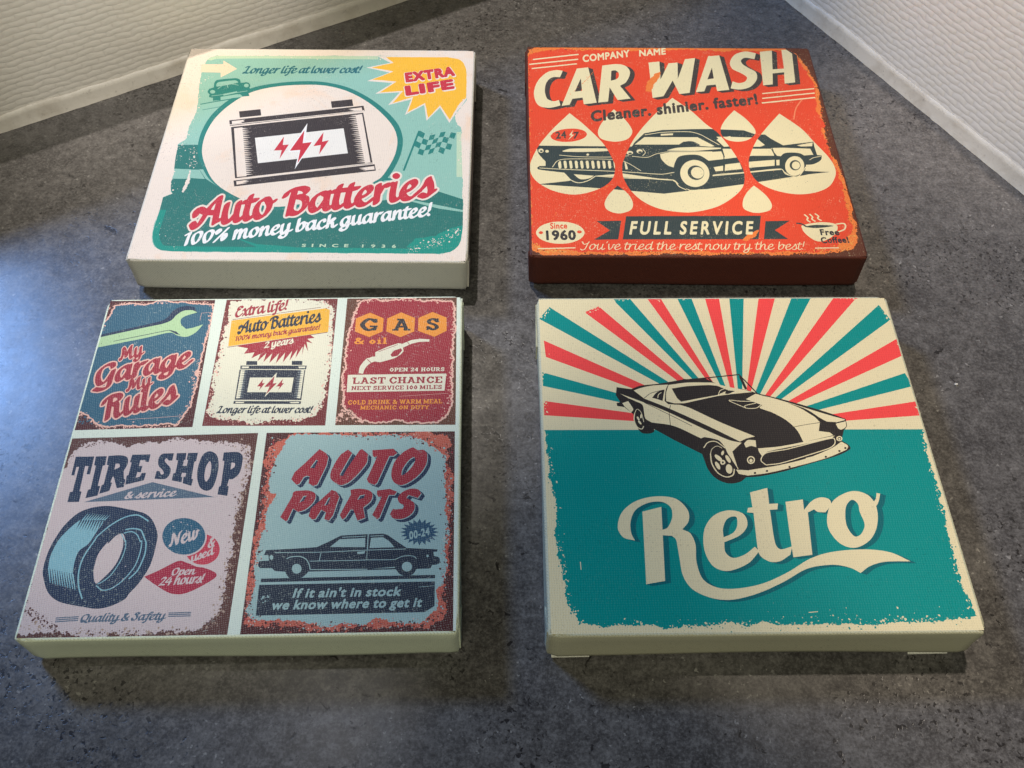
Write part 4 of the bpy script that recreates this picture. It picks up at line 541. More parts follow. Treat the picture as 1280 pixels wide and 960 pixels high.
CLIPS = {
 ('A', 'panel'): ['-1583,1825! -1688,1767 -1733,1635 -1735,1424! -1722,1217! -1678,875 -1657,632 -1684,359 -1689,119! -1767,4! -1752,-262 -1729,-454 -1714,-642! -1722,-678 -1696,-823 -1663,-893! -1766,-962! -1762,-1172 -1766,-1497 -1753,-1619 -1710,-1739 -1625,-1829 -1470,-1854! 1655,-1863! 1804,-1821 1897,-1693 1925,-1437! 1914,-956! 1852,279! 1839,376! 1788,434 1762,612! 1902,917! 1885,1517! 1804,1778 1592,1842! 648,1847!'],
 ('B', 'drops'): ['-1434,571! -1241,324 -1023,-23 -923,-305 -899,-458 -937,-662 -1070,-824 -1282,-930 -1471,-958 -1694,-893 -1879,-748 -1962,-586 -1968,-408 -1907,-199 -1835,-28 -1660,263', '-842,651! -732,491 -654,328 -630,196 -703,65 -864,12 -1037,63 -1080,179 -1042,326 -953,490', '-40,892! 180,633 350,364 487,188 623,-128 703,-394 724,-600 673,-815 525,-1001 317,-1157 85,-1241 -97,-1262 -370,-1212 -582,-1084 -734,-875 -807,-635 -802,-416 -769,-305 -660,-21 -511,255 -305,554', '761,642! 885,480 974,293 975,176 865,59 722,21 589,58 529,159 540,291 621,455', '1354,579! 1594,282 1709,35 1849,-263 1893,-457 1866,-621 1744,-810 1535,-917 1305,-939 1053,-866 884,-734 812,-572 807,-385 845,-240 971,45 1150,309', '-889,-796! -806,-889 -746,-993 -719,-1123 -764,-1232 -912,-1283 -1043,-1220 -1068,-1112 -1013,-969', '813,-788! 897,-894 957,-999 987,-1129 940,-1224 767,-1266 637,-1200 639,-1065 705,-921'],
 ('C', 'c1'): ['-2013,1998! -797,1994! -771,263! -2033,242!'],
 ('C', 'c2'): ['-668,1997! 585,1993! 594,261! -674,275!'],
 ('C', 'c3'): ['693,2005! 1933,2002! 1940,250! 696,263!'],
 ('C', 'c4'): ['-2003,142! -86,181! -89,-1974! -2000,-2008!'],
 ('C', 'c5'): ['1,180! 1935,170! 1946,-1973! 26,-1976!'],
}
ART = {
 'A': [
  ('b','cream','paper_border','A'),
  ('p','mint','panel_background','A','',{'rough': 0.35,'seed': 1},['-1583,1825! -1688,1767 -1733,1635 -1735,1424! -1722,1217! -1678,875 -1657,632 -1684,359 -1689,119! -1767,4! -1752,-262 -1729,-454 -1714,-642! -1722,-678 -1696,-823 -1663,-893! -1766,-962! -1762,-1172 -1766,-1497 -1753,-1619 -1710,-1739 -1625,-1829 -1470,-1854! 1655,-1863! 1804,-1821 1897,-1693 1925,-1437! 1914,-956! 1852,279! 1839,376! 1788,434 1762,612! 1902,917! 1885,1517! 1804,1778 1592,1842! 648,1847!']),
  ('p','teal','panel_background','A','panel',{},['-2034,-8! -1418,-2! -1260,-458! -1610,-456! -1715,-449! -1941,-451!']),
  ('p','teal','panel_background','A','panel',{},['-1998,-627! -1303,-633! -1045,-829! -257,-1157! 1059,-964! 1246,-1001! 1608,-823! 1938,-968! 1992,-1895! 245,-1911! -1753,-1930!']),
  ('p','teal','panel_background','A','panel',{},['-1529,-433! -1411,-459! -1305,-625! -1045,-829! -1453,-833!']),
  ('p','mint','panel_background','A','panel',{},['-1614,-461! -1410,-465! -1311,-631! -1561,-609!']),
  ('p','mint','panel_background','A','panel',{},['1208,-976! 1300,-975! 1943,-1148! 1944,-1179! 1621,-1118!']),
  ('s','rim','panel_background','A','panel',{'w': 6.841},['-1750,-1172 -1759,-1521 -1740,-1631 -1695,-1739 -1618,-1819 -1464,-1839 -117,-1844 1654,-1849 1794,-1812 1888,-1686 1920,-1560']),
  ('p','rim','panel_background','A','panel',{},['-804,-1610! -500,-1728! -248,-1749! -49,-1772! -62,-1807! -469,-1811! -493,-1776!']),
  ('p','rim','panel_background','A','panel',{'rough': 0.5,'seed': 9},['1259,-1759! 1375,-1614! 1605,-1563! 1798,-1438! 1923,-1387! 1931,-1633! 1723,-1803! 1385,-1794!']),
  ('s','pale','panel_background','A','panel',{'w': 6.841},['1862,279 1888,-560']),
  ('s','pale','panel_background','A','panel',{'w': 5.131},['-1687,1761 -1580,1808 -747,1826 650,1824']),
  ('k','cream','panel_background','A','panel',{'seed': 3,'n': 150,'size': 1.0,'spread': 3.2},['-1716,1408 -1708,1091 -1649,663 -1690,307 -1754,-10 -1747,-290 -1714,-642 -1679,-862']),
  ('k','cream','panel_background','A','panel',{'seed': 33,'n': 60,'size': 1.0,'spread': 3},['-1749,-38 -1561,-64 -1512,-424']),
  ('k','cream','panel_background','A','panel',{'seed': 4,'n': 110,'size': 1.1,'spread': 3},['1907,-1437 1787,-1610 1575,-1684 1299,-1831']),
  ('k','cream','panel_background','A','panel',{'seed': 5,'n': 50,'size': 0.9,'spread': 2},['1834,855 1782,612 1851,318 1878,-524']),
  ('k','cream','panel_background','A','panel',{'seed': 6,'n': 30,'size': 1.0,'spread': 1.4},['-606,1814 27,1772 447,1745 1277,1855']),
  ('k','cream','panel_background','A','panel',{'seed': 7,'n': 14,'size': 0.8,'spread': 1.5},['-1747,-1373 -1647,-1593 -1395,-1832']),
  ('p','cream','panel_background','A','panel',{'rough': 0.4,'seed': 12},['-1524,-461! -1559,-861! -1534,-873! -1501,-675!']),
  ('p','ring','oval_emblem','A','',{},['-1507,-64 -1517,222 -1444,575 -1260,895 -996,1137 -666,1245 -303,1288 -22,1269 296,1162 599,948 841,692 1019,425 1099,164 1103,-92 1053,-342 965,-574 853,-704 510,-1021 -32,-1104 -367,-1158 -716,-1034 -1045,-829 -1268,-620 -1441,-295']),
  ('p','oval','oval_emblem','A','',{},['-1444,-105 -1454,193 -1384,516 -1225,804 -983,1053 -656,1173 -294,1212 -13,1197 283,1090 564,886 796,631 964,366 1031,135 1031,-92 984,-315 881,-575 776,-678 505,-970 -39,-1053 -374,-1107 -718,-1021 -1047,-816 -1231,-619 -1379,-322']),
  ('p','ring','oval_emblem','A','',{},['-1008,-959! -985,-876! -886,-948!']),
  ('p','ring','oval_emblem','A','',{},['830,-651! 918,-570! 1072,-617! 923,-637!']),
  ('p','peach','arrow','A','',{},['-1768,1634! -1468,1638! -1482,1720! -1265,1543! -1456,1353! -1474,1459! -1751,1465!']),
  ('t','bluegreen','slogan_lettering','A','',{'f': 'script','s': 'Longer life at lower cost!','m': [-58.3137,72.3526,4.1483,0.0843,-0.1024,5.0392],'sp': 0.4,'tr': 0}),
  ('p','ring','car_picture','A','',{},['-1514,1141! -1520,1251 -1488,1302 -1253,1340 -1191,1312 -1165,1239! -1076,1256 -1029,1194 -1032,1137! -1011,1106 -1019,1050! -1031,1037! -1006,969! -1099,956! -1119,1020! -1389,946! -1374,878! -1476,865! -1486,923! -1540,944 -1543,994! -1579,1046 -1570,1109!']),
  ('p','mint','car_picture','A','',{},['-1488,1188 -1471,1251 -1256,1295 -1208,1267 -1206,1242 -1467,1160']),
  ('p','mint','car_picture','A','',{},['-1478,1050 -1481,1028 -1496,1015 -1517,1014 -1536,1028 -1547,1049 -1544,1071 -1530,1085 -1508,1086 -1489,1072']),
  ('p','mint','car_picture','A','',{},['-1048,1187 -1051,1165 -1065,1151 -1085,1151 -1104,1164 -1113,1186 -1111,1209 -1097,1223 -1077,1223 -1058,1209']),
  ('p','mint','car_picture','A','',{},['-1360,1008! -1188,1066! -1178,1035! -1353,971!']),
  ('s','mint','car_picture','A','',{'w': 0.495},['-1458,1110 -1356,1221 -1188,1192']),
  ('s','mint','car_picture','A','',{'w': 0.495},['-1513,963 -1358,996 -1047,1074']),
  ('s','mint','car_picture','A','',{'w': 0.396},['-1344,1215! -1320,1133!']),
  ('s','ring','car_picture','A','',{'w': 0.892},['-1632,790! -1471,841! -1183,918!']),
  ('s','ring','car_picture','A','',{'w': 0.495},['-1582,678! -1317,757!']),
  ('p','mint','car_picture','A','',{},['-1379,946! -1137,1005! -1088,950! -1380,891!']),
  ('p','cream','starburst','A','',{},['638,1843! 831,1700! 507,1591! 832,1488! 544,1302! 889,1264! 673,1036! 999,1068! 862,804! 1162,924! 1101,610! 1343,813! 1390,498! 1556,760! 1692,457! 1789,703! 1855,825! 1902,948! 1877,1813! 1655,1863!']),
  ('p','yellow','starburst','A','',{'rough': 0.12,'seed': 2},['750,1828! 868,1701! 585,1592! 882,1511! 607,1334! 942,1297! 735,1064! 1043,1099! 914,838! 1187,977! 1132,665! 1355,856! 1407,548! 1554,806! 1696,516! 1759,702! 1814,855! 1897,964! 1882,1550 1805,1762 1614,1836!']),
  ('k','cream','starburst','A','',{'seed': 8,'n': 40,'size': 1.0,'spread': 1.8},['1762,612 1834,855 1901,979']),
  ('t','cream','starburst/lettering','A','',{'f': 'blackfat','s': 'EXTRA','m': [52.9985,63.8644,9.1999,2.0593,-1.8585,13.1523],'sp': 0.4,'tr': 0}),
  ('t','cream','starburst/lettering','A','',{'f': 'blackfat','s': 'LIFE','m': [54.1169,49.8147,15.235,3.6676,-2.0741,13.1525],'sp': 0.4,'tr': 0}),
  ('t','red','starburst/lettering','A','',{'f': 'heavyfat','s': 'EXTRA','m': [53.3406,64.5943,9.4454,2.2021,-1.8908,12.5776],'sp': 0.4,'tr': 0}),
  ('t','red','starburst/lettering','A','',{'f': 'heavyfat','s': 'LIFE','m': [54.2387,50.4682,16.075,4.0324,-2.1113,12.6056],'sp': 0.4,'tr': 0}),
  ('p','ink','battery_picture','A','',{},['-1094,654! -819,702! -790,577! -1064,529!']),
  ('p','ink','battery_picture','A','',{},['95,871! 374,918! 403,783! 122,738!']),
  ('p','ink','battery_picture','A','',{},['-1193,474! 539,788! 564,682! -1167,365!']),
  ('p','ink','battery_picture','A','',{},['-1148,342! 546,646! 753,-332! -938,-621!']),
  ('p','ink','battery_picture','A','',{},['-953,-656! 778,-341! 803,-458! -926,-760!']),
  ('s','cream','battery_picture','A','',{'w': 0.696},['-1171,386! 557,691!']),
  ('p','cream','battery_picture','A','',{},['-1157,459! -985,491! -1011,470! -989,453! -1036,443! -1014,426! -1144,401!']),
  ('p','cream','battery_picture','A','',{},['516,754! 340,716! 390,707! 358,695! 422,693! 403,680! 529,694!']),
  ('s','cream','battery_picture','A','',{'w': 0.696},['-938,-622! 755,-316!']),
  ('p','cream','battery_picture','A','',{},['-915,-669! -750,-636! -811,-663! -751,-668! -835,-690! -769,-694! -902,-728!']),
  ('p','cream','battery_picture','A','',{},['774,-376! 584,-416! 660,-427! 605,-438! 681,-443! 635,-460! 786,-436!']),
  ('p','cream','battery_picture','A','',{},['-1105,319! -1000,338! -803,-574! -920,-591!']),
  ('p','cream','battery_picture','A','',{},['532,622! 451,597! 655,-324! 722,-307!']),
  ('p','cream','battery_picture','A','',{},['-1000,328! -925,321! -997,305!']),
  ('p','cream','battery_picture','A','',{},['-992,292! -901,286! -989,269!']),
  ('p','cream','battery_picture','A','',{},['-985,256! -878,250! -981,233!']),
  ('p','cream','battery_picture','A','',{},['-977,221! -902,214! -973,198!']),
  ('p','cream','battery_picture','A','',{},['-969,186! -879,179! -966,163!']),
  ('p','cream','battery_picture','A','',{},['-962,150! -856,144! -958,127!']),
  ('p','cream','battery_picture','A','',{},['-954,115! -879,108! -950,92!']),
  ('p','cream','battery_picture','A','',{},['-946,80! -856,73! -943,57!']),
  ('p','cream','battery_picture','A','',{},['-939,45! -833,39! -935,22!']),
  ('p','cream','battery_picture','A','',{},['-931,10! -857,4! -927,-13!']),
  ('p','cream','battery_picture','A','',{},['-923,-25! -834,-31! -920,-47!']),
  ('p','cream','battery_picture','A','',{},['-916,-59! -811,-66! -912,-82!']),
  ('p','cream','battery_picture','A','',{},['-908,-94! -834,-100! -905,-116!']),
  ('p','cream','battery_picture','A','',{},['-901,-128! -812,-135! -897,-151!']),
  ('p','cream','battery_picture','A','',{},['-893,-163! -789,-169! -890,-185!']),
  ('p','cream','battery_picture','A','',{},['-886,-197! -812,-203! -882,-219!']),
  ('p','cream','battery_picture','A','',{},['-879,-231! -790,-237! -875,-253!']),
  ('p','cream','battery_picture','A','',{},['-871,-265! -767,-271! -868,-287!']),
  ('p','cream','battery_picture','A','',{},['-864,-299! -790,-305! -860,-321!']),
  ('p','cream','battery_picture','A','',{},['-856,-333! -768,-339! -853,-355!']),
  ('p','cream','battery_picture','A','',{},['-849,-366! -746,-372! -846,-388!']),
  ('p','cream','battery_picture','A','',{},['-842,-400! -769,-406! -838,-422!']),
  ('p','cream','battery_picture','A','',{},['-834,-433! -746,-439! -831,-455!']),
  ('p','cream','battery_picture','A','',{},['-827,-467! -724,-473! -824,-488!']),
  ('p','cream','battery_picture','A','',{},['-820,-500! -747,-506! -816,-522!']),
  ('p','cream','battery_picture','A','',{},['-813,-533! -725,-539! -809,-555!']),
  ('p','cream','battery_picture','A','',{},['454,605! 377,581! 456,581!']),
  ('p','cream','battery_picture','A','',{},['462,568! 353,544! 464,544!']),
  ('p','cream','battery_picture','A','',{},['470,531! 377,507! 472,507!']),
  ('p','cream','battery_picture','A','',{},['478,494! 402,471! 481,471!']),
  ('p','cream','battery_picture','A','',{},['486,458! 378,434! 489,434!']),
  ('p','cream','battery_picture','A','',{},['495,421! 402,398! 497,398!']),
  ('p','cream','battery_picture','A','',{},['503,385! 426,362! 505,361!']),
  ('p','cream','battery_picture','A','',{},['511,349! 403,325! 513,325!']),
  ('p','cream','battery_picture','A','',{},['519,312! 427,289! 521,289!']),
  ('p','cream','battery_picture','A','',{},['527,276! 450,253! 529,253!']),
  ('p','cream','battery_picture','A','',{},['535,241! 427,217! 537,217!']),
  ('p','cream','battery_picture','A','',{},['542,205! 451,182! 545,182!']),
  ('p','cream','battery_picture','A','',{},['550,169! 475,146! 552,146!']),
  ('p','cream','battery_picture','A','',{},['558,134! 451,111! 560,111!']),
  ('p','cream','battery_picture','A','',{},['566,98! 475,75! 568,75!']),
  ('p','cream','battery_picture','A','',{},['574,63! 498,40! 576,40!']),
  ('p','cream','battery_picture','A','',{},['582,28! 475,5! 584,5!']),
  ('p','cream','battery_picture','A','',{},['589,-8! 499,-30! 591,-30!']),
  ('p','cream','battery_picture','A','',{},['597,-42! 522,-65! 599,-65!']),
  ('p','cream','battery_picture','A','',{},['605,-77! 499,-100! 607,-100!']),
  ('p','cream','battery_picture','A','',{},['613,-112! 522,-134! 615,-135!']),
  ('p','cream','battery_picture','A','',{},['620,-147! 545,-169! 622,-169!']),
  ('p','cream','battery_picture','A','',{},['628,-181! 523,-204! 630,-204!']),
  ('p','cream','battery_picture','A','',{},['635,-216! 546,-238! 637,-238!']),
  ('p','cream','battery_picture','A','',{},['643,-250! 569,-272! 645,-272!']),
  ('p','cream','battery_picture','A','',{},['651,-284! 546,-306! 653,-306!']),
  ('p','window','battery_picture','A','',{},['-806,137! 318,335! 420,-141! -696,-339!']),
  ('p','white','battery_picture/lightning_bolt','A','',{},['-165,427! -152,99! -44,100! -218,-443! -206,-120! -344,-121!']),
  ('p','red','battery_picture/lightning_bolt','A','',{},['-186,289! -178,41! -63,65! -198,-334! -193,-86! -324,-102!']),
  ('p','red','battery_picture/lightning_bolt#2','A','',{},['-435,167! -429,5! -353,14! -435,-256! -429,-94! -528,-101!']),
  ('p','red','battery_picture/lightning_bolt#3','A','',{},['66,257! 69,73! 151,102! 56,-167! 59,10! -35,-14!']),
  ('s','ring','checkered_flag','A','',{'w': 1.293},['1306,297! 1152,-456!']),
  ('p','ring','checkered_flag','A','',{},['1314,300! 1384,248! 1365,150! 1295,201!']),
  ('p','ring','checkered_flag','A','',{},['1276,103! 1346,52! 1327,-44! 1258,6!']),
  ('p','ring','checkered_flag','A','',{},['1365,150! 1433,116! 1414,19! 1346,52!']),
  ('p','ring','checkered_flag','A','',{},['1327,-44! 1395,-77! 1376,-173! 1308,-140!']),
  ('p','ring','checkered_flag','A','',{},['1453,214! 1519,232! 1499,134! 1433,116!']),
  ('p','ring','checkered_flag','A','',{},['1414,19! 1480,37! 1460,-60! 1395,-77!']),
  ('p','ring','checkered_flag','A','',{},['1499,134! 1564,169! 1544,72! 1480,37!']),
  ('p','ring','checkered_flag','A','',{},['1460,-60! 1525,-25! 1505,-121! 1441,-155!']),
  ('p','ring','checkered_flag','A','',{},['1584,268! 1651,286! 1630,187! 1564,169!']),
  ('p','ring','checkered_flag','A','',{},['1544,72! 1610,90! 1590,-7! 1525,-25!']),
  ('p','ring','checkered_flag','A','',{},['1630,187! 1698,168! 1678,62! 1610,90!']),
  ('p','ring','checkered_flag','A','',{},['1590,-7! 1658,-43! 1638,-147! 1570,-103!']),
  ('p','ring','checkered_flag','A','',{},['1719,275! 1787,253! 1766,146! 1698,168!']),
  ('p','ring','checkered_flag','A','',{},['1678,62! 1745,40! 1725,-65! 1658,-43!']),
  ('t','cream','title_lettering','A','',{'f': 'titlefat','s': 'Auto','m': [-65.1924,-72.8712,11.7364,2.5234,-3.1787,14.7841],'sp': 0.4,'tr': 0}),
  ('t','cream','title_lettering','A','',{'f': 'titlefat','s': 'Batteries','m': [-13.7765,-62.6165,12.823,2.5442,-2.8524,14.3762],'sp': 0.4,'tr': 0}),
  ('t','red','title_lettering','A','',{'f': 'title','s': 'Auto','m': [-65.1924,-72.8712,11.7364,2.5234,-3.1787,14.7841],'sp': 0.4,'tr': 0}),
  ('t','red','title_lettering','A','',{'f': 'title','s': 'Batteries','m': [-13.7765,-62.6165,12.823,2.5442,-2.8524,14.3762],'sp': 0.4,'tr': 0}),
  ('t','white','guarantee_lettering','A','',{'f': 'script','s': '100% money back guarantee!','m': [-68.8991,-87.8128,6.2433,1.1264,-1.2656,7.0147],'sp': 0.4,'tr': 0}),
  ('t','pale','date_lettering','A','',{'f': 'bold','s': 'SINCE','m': [1.5878,-88.2988,5.4213,0.003,-0.0018,3.3304],'sp': 0.4,'tr': 0.55}),
  ('t','pale','date_lettering','A','',{'f': 'bold','s': '1936','m': [36.3433,-88.4467,4.914,-0.0134,0.0091,3.3291],'sp': 0.4,'tr': 0.7}),
 ],
 'B': [
  ('b','brown','weathered_background','B'),
  ('p','orange','weathered_background','B','',{'rough': 0.9,'seed': 21},['-1973,1934! -1866,1976 -1246,2008! 40,2025! 1040,2018! 1640,2016! 1817,1794 1964,1205 1929,797 1886,-121 1938,-401 1975,-889 1941,-1329 1958,-1530 1834,-1849 1566,-1927 845,-1944 -350,-1953 -1422,-1962 -1832,-1959 -1965,-1888 -1997,-1645 -1997,-1038 -2000,-227 -2005,1146']),
  ('p','red','weathered_background','B','',{'rough': 0.9,'seed': 22},['-1955,1766 -1858,1851 -1676,1920 -1249,1933 -610,1917 31,1929 812,1915 1540,1927! 1697,1843 1815,1660 1907,1237 1919,1078 1870,643 1910,373 1858,254 1880,-150 1903,-484 1926,-942 1902,-1380 1871,-1580 1708,-1753 1538,-1886 851,-1906 -345,-1910 -1241,-1909 -1598,-1886 -1884,-1851 -1971,-1694 -1973,-1296 -1978,-775 -1981,-227 -1972,1147']),
  ('k','orange','weathered_background','B','',{'seed': 23,'n': 240,'size': 0.9,'spread': 1.5},['817,1955 1546,1961 1811,1760 1922,1205 1923,766 1870,-150 1933,-621 1916,-1176 1908,-1530 1761,-1849 1210,-1912']),
  ('k','orange','weathered_background','B','',{'seed': 24,'n': 330,'size': 0.9,'spread': 1.4},['1210,-1912 -225,-1905 -1420,-1910 -1920,-1864 -1986,-1547 -1979,-504 -1957,1633 -1846,1901 34,1966 1032,1964']),
  ('k','rust','weathered_background','B','',{'seed': 25,'n': 160,'size': 0.8,'spread': 1.2},['822,1996 1552,2002 1844,1828 1969,1237 1964,766 1909,-149 1972,-621 1954,-1176 1945,-1530 1808,-1885 1205,-1938']),
  ('k','rust','weathered_background','B','',{'seed': 26,'n': 230,'size': 0.8,'spread': 1.1},['1205,-1938 -229,-1943 -1422,-1948 -1956,-1888 -1995,-1547 -1997,-505 -1988,1633 -1931,1952 38,2004 1037,1998']),
  ('k','amber','weathered_background','B','',{'seed': 27,'n': 420,'size': 0.75,'spread': 0.9},['821,1983 1548,1975 1826,1787 1944,1211 1947,782 1880,-150 1943,-621 1926,-1176 1918,-1530 1776,-1869 1208,-1924 -227,-1924 -1421,-1929 -1938,-1883 -1994,-1547 -1993,-504 -1973,1633 -1910,1914 36,1984 1035,1984']),
  ('k','red','weathered_background','B','',{'seed': 28,'n': 260,'size': 0.7,'spread': 1.3},['821,1983 1548,1975 1826,1787 1944,1211 1947,782 1880,-150 1943,-621 1926,-1176 1918,-1530 1776,-1869 1208,-1924 -227,-1924 -1421,-1929 -1938,-1883 -1994,-1547 -1993,-504 -1973,1633 -1910,1914 36,1984 1035,1984']),
  ('k','rust','weathered_background','B','',{'seed': 29,'n': 420,'size': 0.75,'spread': 1.5},['821,1983 1548,1975 1826,1787 1944,1211 1947,782 1880,-150 1943,-621 1926,-1176 1918,-1530 1776,-1869 1208,-1924 -227,-1924 -1421,-1929 -1938,-1883 -1994,-1547 -1993,-504 -1973,1633 -1910,1914 36,1984 1035,1984']),
  ('k','brown','weathered_background','B','',{'seed': 42,'n': 260,'size': 0.8,'spread': 1.0},['821,1983 1548,1975 1826,1787 1944,1211 1947,782 1880,-150 1943,-621 1926,-1176 1918,-1530 1776,-1869 1208,-1924 -227,-1924 -1421,-1929 -1938,-1883 -1994,-1547 -1993,-504 -1973,1633 -1910,1914 36,1984 1035,1984']),
  ('k','amber','weathered_background','B','',{'seed': 30,'n': 70,'size': 1.1,'spread': 2.2},['1396,-1875 1802,-1825 1897,-1629']),
  ('k','amber','weathered_background','B','',{'seed': 31,'n': 70,'size': 1.1,'spread': 1.8},['-1954,-1791 -1778,-1911 -1546,-1922']),
  ('p','cream','water_drop','B','',{},['-1434,571! -1241,324 -1023,-23 -923,-305 -899,-458 -937,-662 -1070,-824 -1282,-930 -1471,-958 -1694,-893 -1879,-748 -1962,-586 -1968,-408 -1907,-199 -1835,-28 -1660,263']),
  ('p','cream','water_drop#2','B','',{},['-842,651! -732,491 -654,328 -630,196 -703,65 -864,12 -1037,63 -1080,179 -1042,326 -953,490']),
  ('p','cream','water_drop#3','B','',{},['-40,892! 180,633 350,364 487,188 623,-128 703,-394 724,-600 673,-815 525,-1001 317,-1157 85,-1241 -97,-1262 -370,-1212 -582,-1084 -734,-875 -807,-635 -802,-416 -769,-305 -660,-21 -511,255 -305,554']),
  ('p','cream','water_drop#4','B','',{},['761,642! 885,480 974,293 975,176 865,59 722,21 589,58 529,159 540,291 621,455']),
  ('p','cream','water_drop#5','B','',{},['1354,579! 1594,282 1709,35 1849,-263 1893,-457 1866,-621 1744,-810 1535,-917 1305,-939 1053,-866 884,-734 812,-572 807,-385 845,-240 971,45 1150,309']),
  ('p','cream','water_drop#6','B','',{},['-889,-796! -806,-889 -746,-993 -719,-1123 -764,-1232 -912,-1283 -1043,-1220 -1068,-1112 -1013,-969']),
  ('p','cream','water_drop#7','B','',{},['813,-788! 897,-894 957,-999 987,-1129 940,-1224 767,-1266 637,-1200 639,-1065 705,-921']),
  ('p','dark','car_picture','B','drops',{},['-1882,-114! -1852,-68! -1338,-74! -655,-78! -620,-7! -477,176! -234,242! 165,262! 398,266! 832,242! 979,161! 1098,162! 1164,81! 1301,-45! 1707,27! 1702,-65! 1709,-227! 1766,-235! 1741,-319 1630,-397 1516,-409! 1488,-486! 1400,-610! 1253,-570! 1190,-488! 300,-615! 168,-844! -78,-845! -152,-712! -807,-580! -1153,-623! -1273,-745 -1368,-750 -1480,-692 -1542,-570! -1855,-517 -1883,-485 -1854,-449! -1777,-448! -1775,-366! -1859,-226']),
  ('p','dark','car_picture','B','drops',{},['-1880,-780! -1500,-719! -1153,-623! -812,-648! -190,-707! 0,-885! -325,-939! -1071,-850!']),
  ('p','dark','car_picture','B','drops',{},['-5,-872! 223,-855! 709,-762! 1280,-640! 1397,-623! 1539,-582! 1815,-540! 1511,-522! 1187,-505! 289,-629!']),
  ('p','cream','car_picture','B','drops',{},['-1556,-168! -1457,-125 -1145,-115 -873,-122! -933,-159 -1246,-184 -1537,-182']),
  ('s','cream','car_picture','B','drops',{'w': 0.468},['-1598,-245 -1347,-274 -960,-278 -707,-254']),
  ('p','cream','car_picture','B','drops',{},['-1795,-164 -1802,-187 -1819,-202 -1839,-202 -1856,-188 -1861,-164 -1855,-141 -1838,-127 -1817,-127 -1801,-141']),
  ('p','cream','car_picture','B','drops',{},['-1728,-175 -1732,-190 -1744,-199 -1759,-199 -1770,-190 -1774,-175 -1769,-160 -1757,-151 -1743,-151 -1732,-160']),
  ('p','dark','car_picture','B','drops',{},['-1807,-173 -1811,-183 -1820,-189 -1830,-189 -1839,-183 -1842,-173 -1839,-163 -1830,-157 -1819,-157 -1810,-163']),
  ('p','cream','car_picture','B','drops',{},['-525,-168 -535,-192 -555,-206 -579,-206 -598,-192 -603,-169 -594,-146 -573,-131 -549,-131 -531,-145']),
  ('p','cream','car_picture','B','drops',{},['-650,-197 -660,-219 -682,-232 -709,-232 -729,-219 -736,-198 -726,-176 -704,-163 -677,-163 -657,-176']),
  ('p','dark','car_picture','B','drops',{},['-536,-185 -542,-197 -554,-204 -569,-204 -580,-197 -583,-186 -578,-174 -566,-167 -551,-167 -540,-174']),
  ('p','dark','car_picture','B','drops',{},['-665,-209 -670,-219 -682,-225 -696,-225 -708,-219 -711,-209 -706,-199 -694,-193 -680,-193 -668,-199']),
  ('s','cream','car_picture','B','drops',{'w': 0.468},['-521,-120 -492,-191 -532,-253']),
  ('s','cream','car_picture','B','drops',{'w': 0.468},['-669,-262 -476,-281 -355,-218 -175,-175 370,-172']),
  ('s','cream','car_picture','B','drops',{'w': 0.468},['-1691,-470 -1620,-351 -1484,-317 -963,-320 -773,-360 -574,-530']),
  ('s','cream','car_picture','B','drops',{'w': 0.562},['-1855,-485 -1549,-508 -805,-548 -331,-591 -155,-555']),
  ('p','cream','car_picture','B','drops',{},['-1215,-234 -1219,-246 -1228,-253 -1239,-253 -1248,-246 -1250,-234 -1246,-223 -1237,-216 -1227,-216 -1218,-223']),
  ('p','cream','car_picture','B','drops',{},['-1616,-398 -1584,-356 -1576,-467 -1585,-491 -1606,-492']),
  ('p','cream','car_picture','B','drops',{},['-1545,-359 -1514,-356 -1506,-466 -1515,-491 -1536,-491']),
  ('p','cream','car_picture','B','drops',{},['-1474,-358 -1443,-355 -1436,-466 -1445,-491 -1466,-491']),
  ('p','cream','car_picture','B','drops',{},['-1404,-358 -1373,-355 -1366,-466 -1375,-490 -1396,-490']),
  ('p','cream','car_picture','B','drops',{},['-1334,-358 -1303,-355 -1296,-465 -1305,-490 -1326,-490']),
  ('p','cream','car_picture','B','drops',{},['-1263,-357 -1232,-354 -1226,-465 -1235,-490 -1256,-490']),
  ('p','cream','car_picture','B','drops',{},['-1193,-357 -1162,-354 -1156,-464 -1165,-489 -1186,-489']),
  ('p','cream','car_picture','B','drops',{},['-1122,-357 -1091,-354 -1086,-464 -1095,-489 -1116,-489']),
  ('p','cream','car_picture','B','drops',{},['-1052,-356 -1021,-353 -1016,-464 -1025,-489 -1046,-489']),
  ('p','cream','car_picture','B','drops',{},['-982,-356 -950,-353 -946,-463 -955,-488 -976,-488']),
  ('p','cream','car_picture','B','drops',{},['-911,-355 -880,-352 -876,-463 -885,-488 -906,-488']),
  ('p','cream','car_picture','B','drops',{},['-841,-355 -815,-430 -808,-498 -816,-504 -837,-504']),
  ('p','cream','car_picture','B','drops',{},['-770,-355 -745,-429 -738,-498 -746,-504 -767,-504']),
  ('s','cream','car_picture','B','drops',{'w': 0.655},['-1542,-584 -1461,-705 -1368,-750 -1253,-712 -1153,-628']),
  ('p','cream','car_picture','B','drops',{},['-1428,-597! -1172,-623! -1232,-669 -1346,-686']),
  ('s','cream','car_picture','B','drops',{'w': 0.655},['-1153,-628 -794,-662 -188,-694 -124,-806 -36,-872']),
  ('p','cream','car_picture','B','drops',{},['-617,-41! -479,104! 207,105! 201,113! 416,-67! 356,-78! 221,-62! 209,-45! 138,18! 20,17! -44,-38!']),
  ('s','cream','car_picture','B','drops',{'w': 0.562},['-470,147 -218,198 120,209 253,157 336,85 478,-43']),
  ('p','cream','car_picture','B','drops',{},['-261,166! -101,178! -105,144! -264,131!']),
  ('s','dark','car_picture','B','drops',{'w': 0.562},['-35,-38 39,11 138,18 228,-51']),
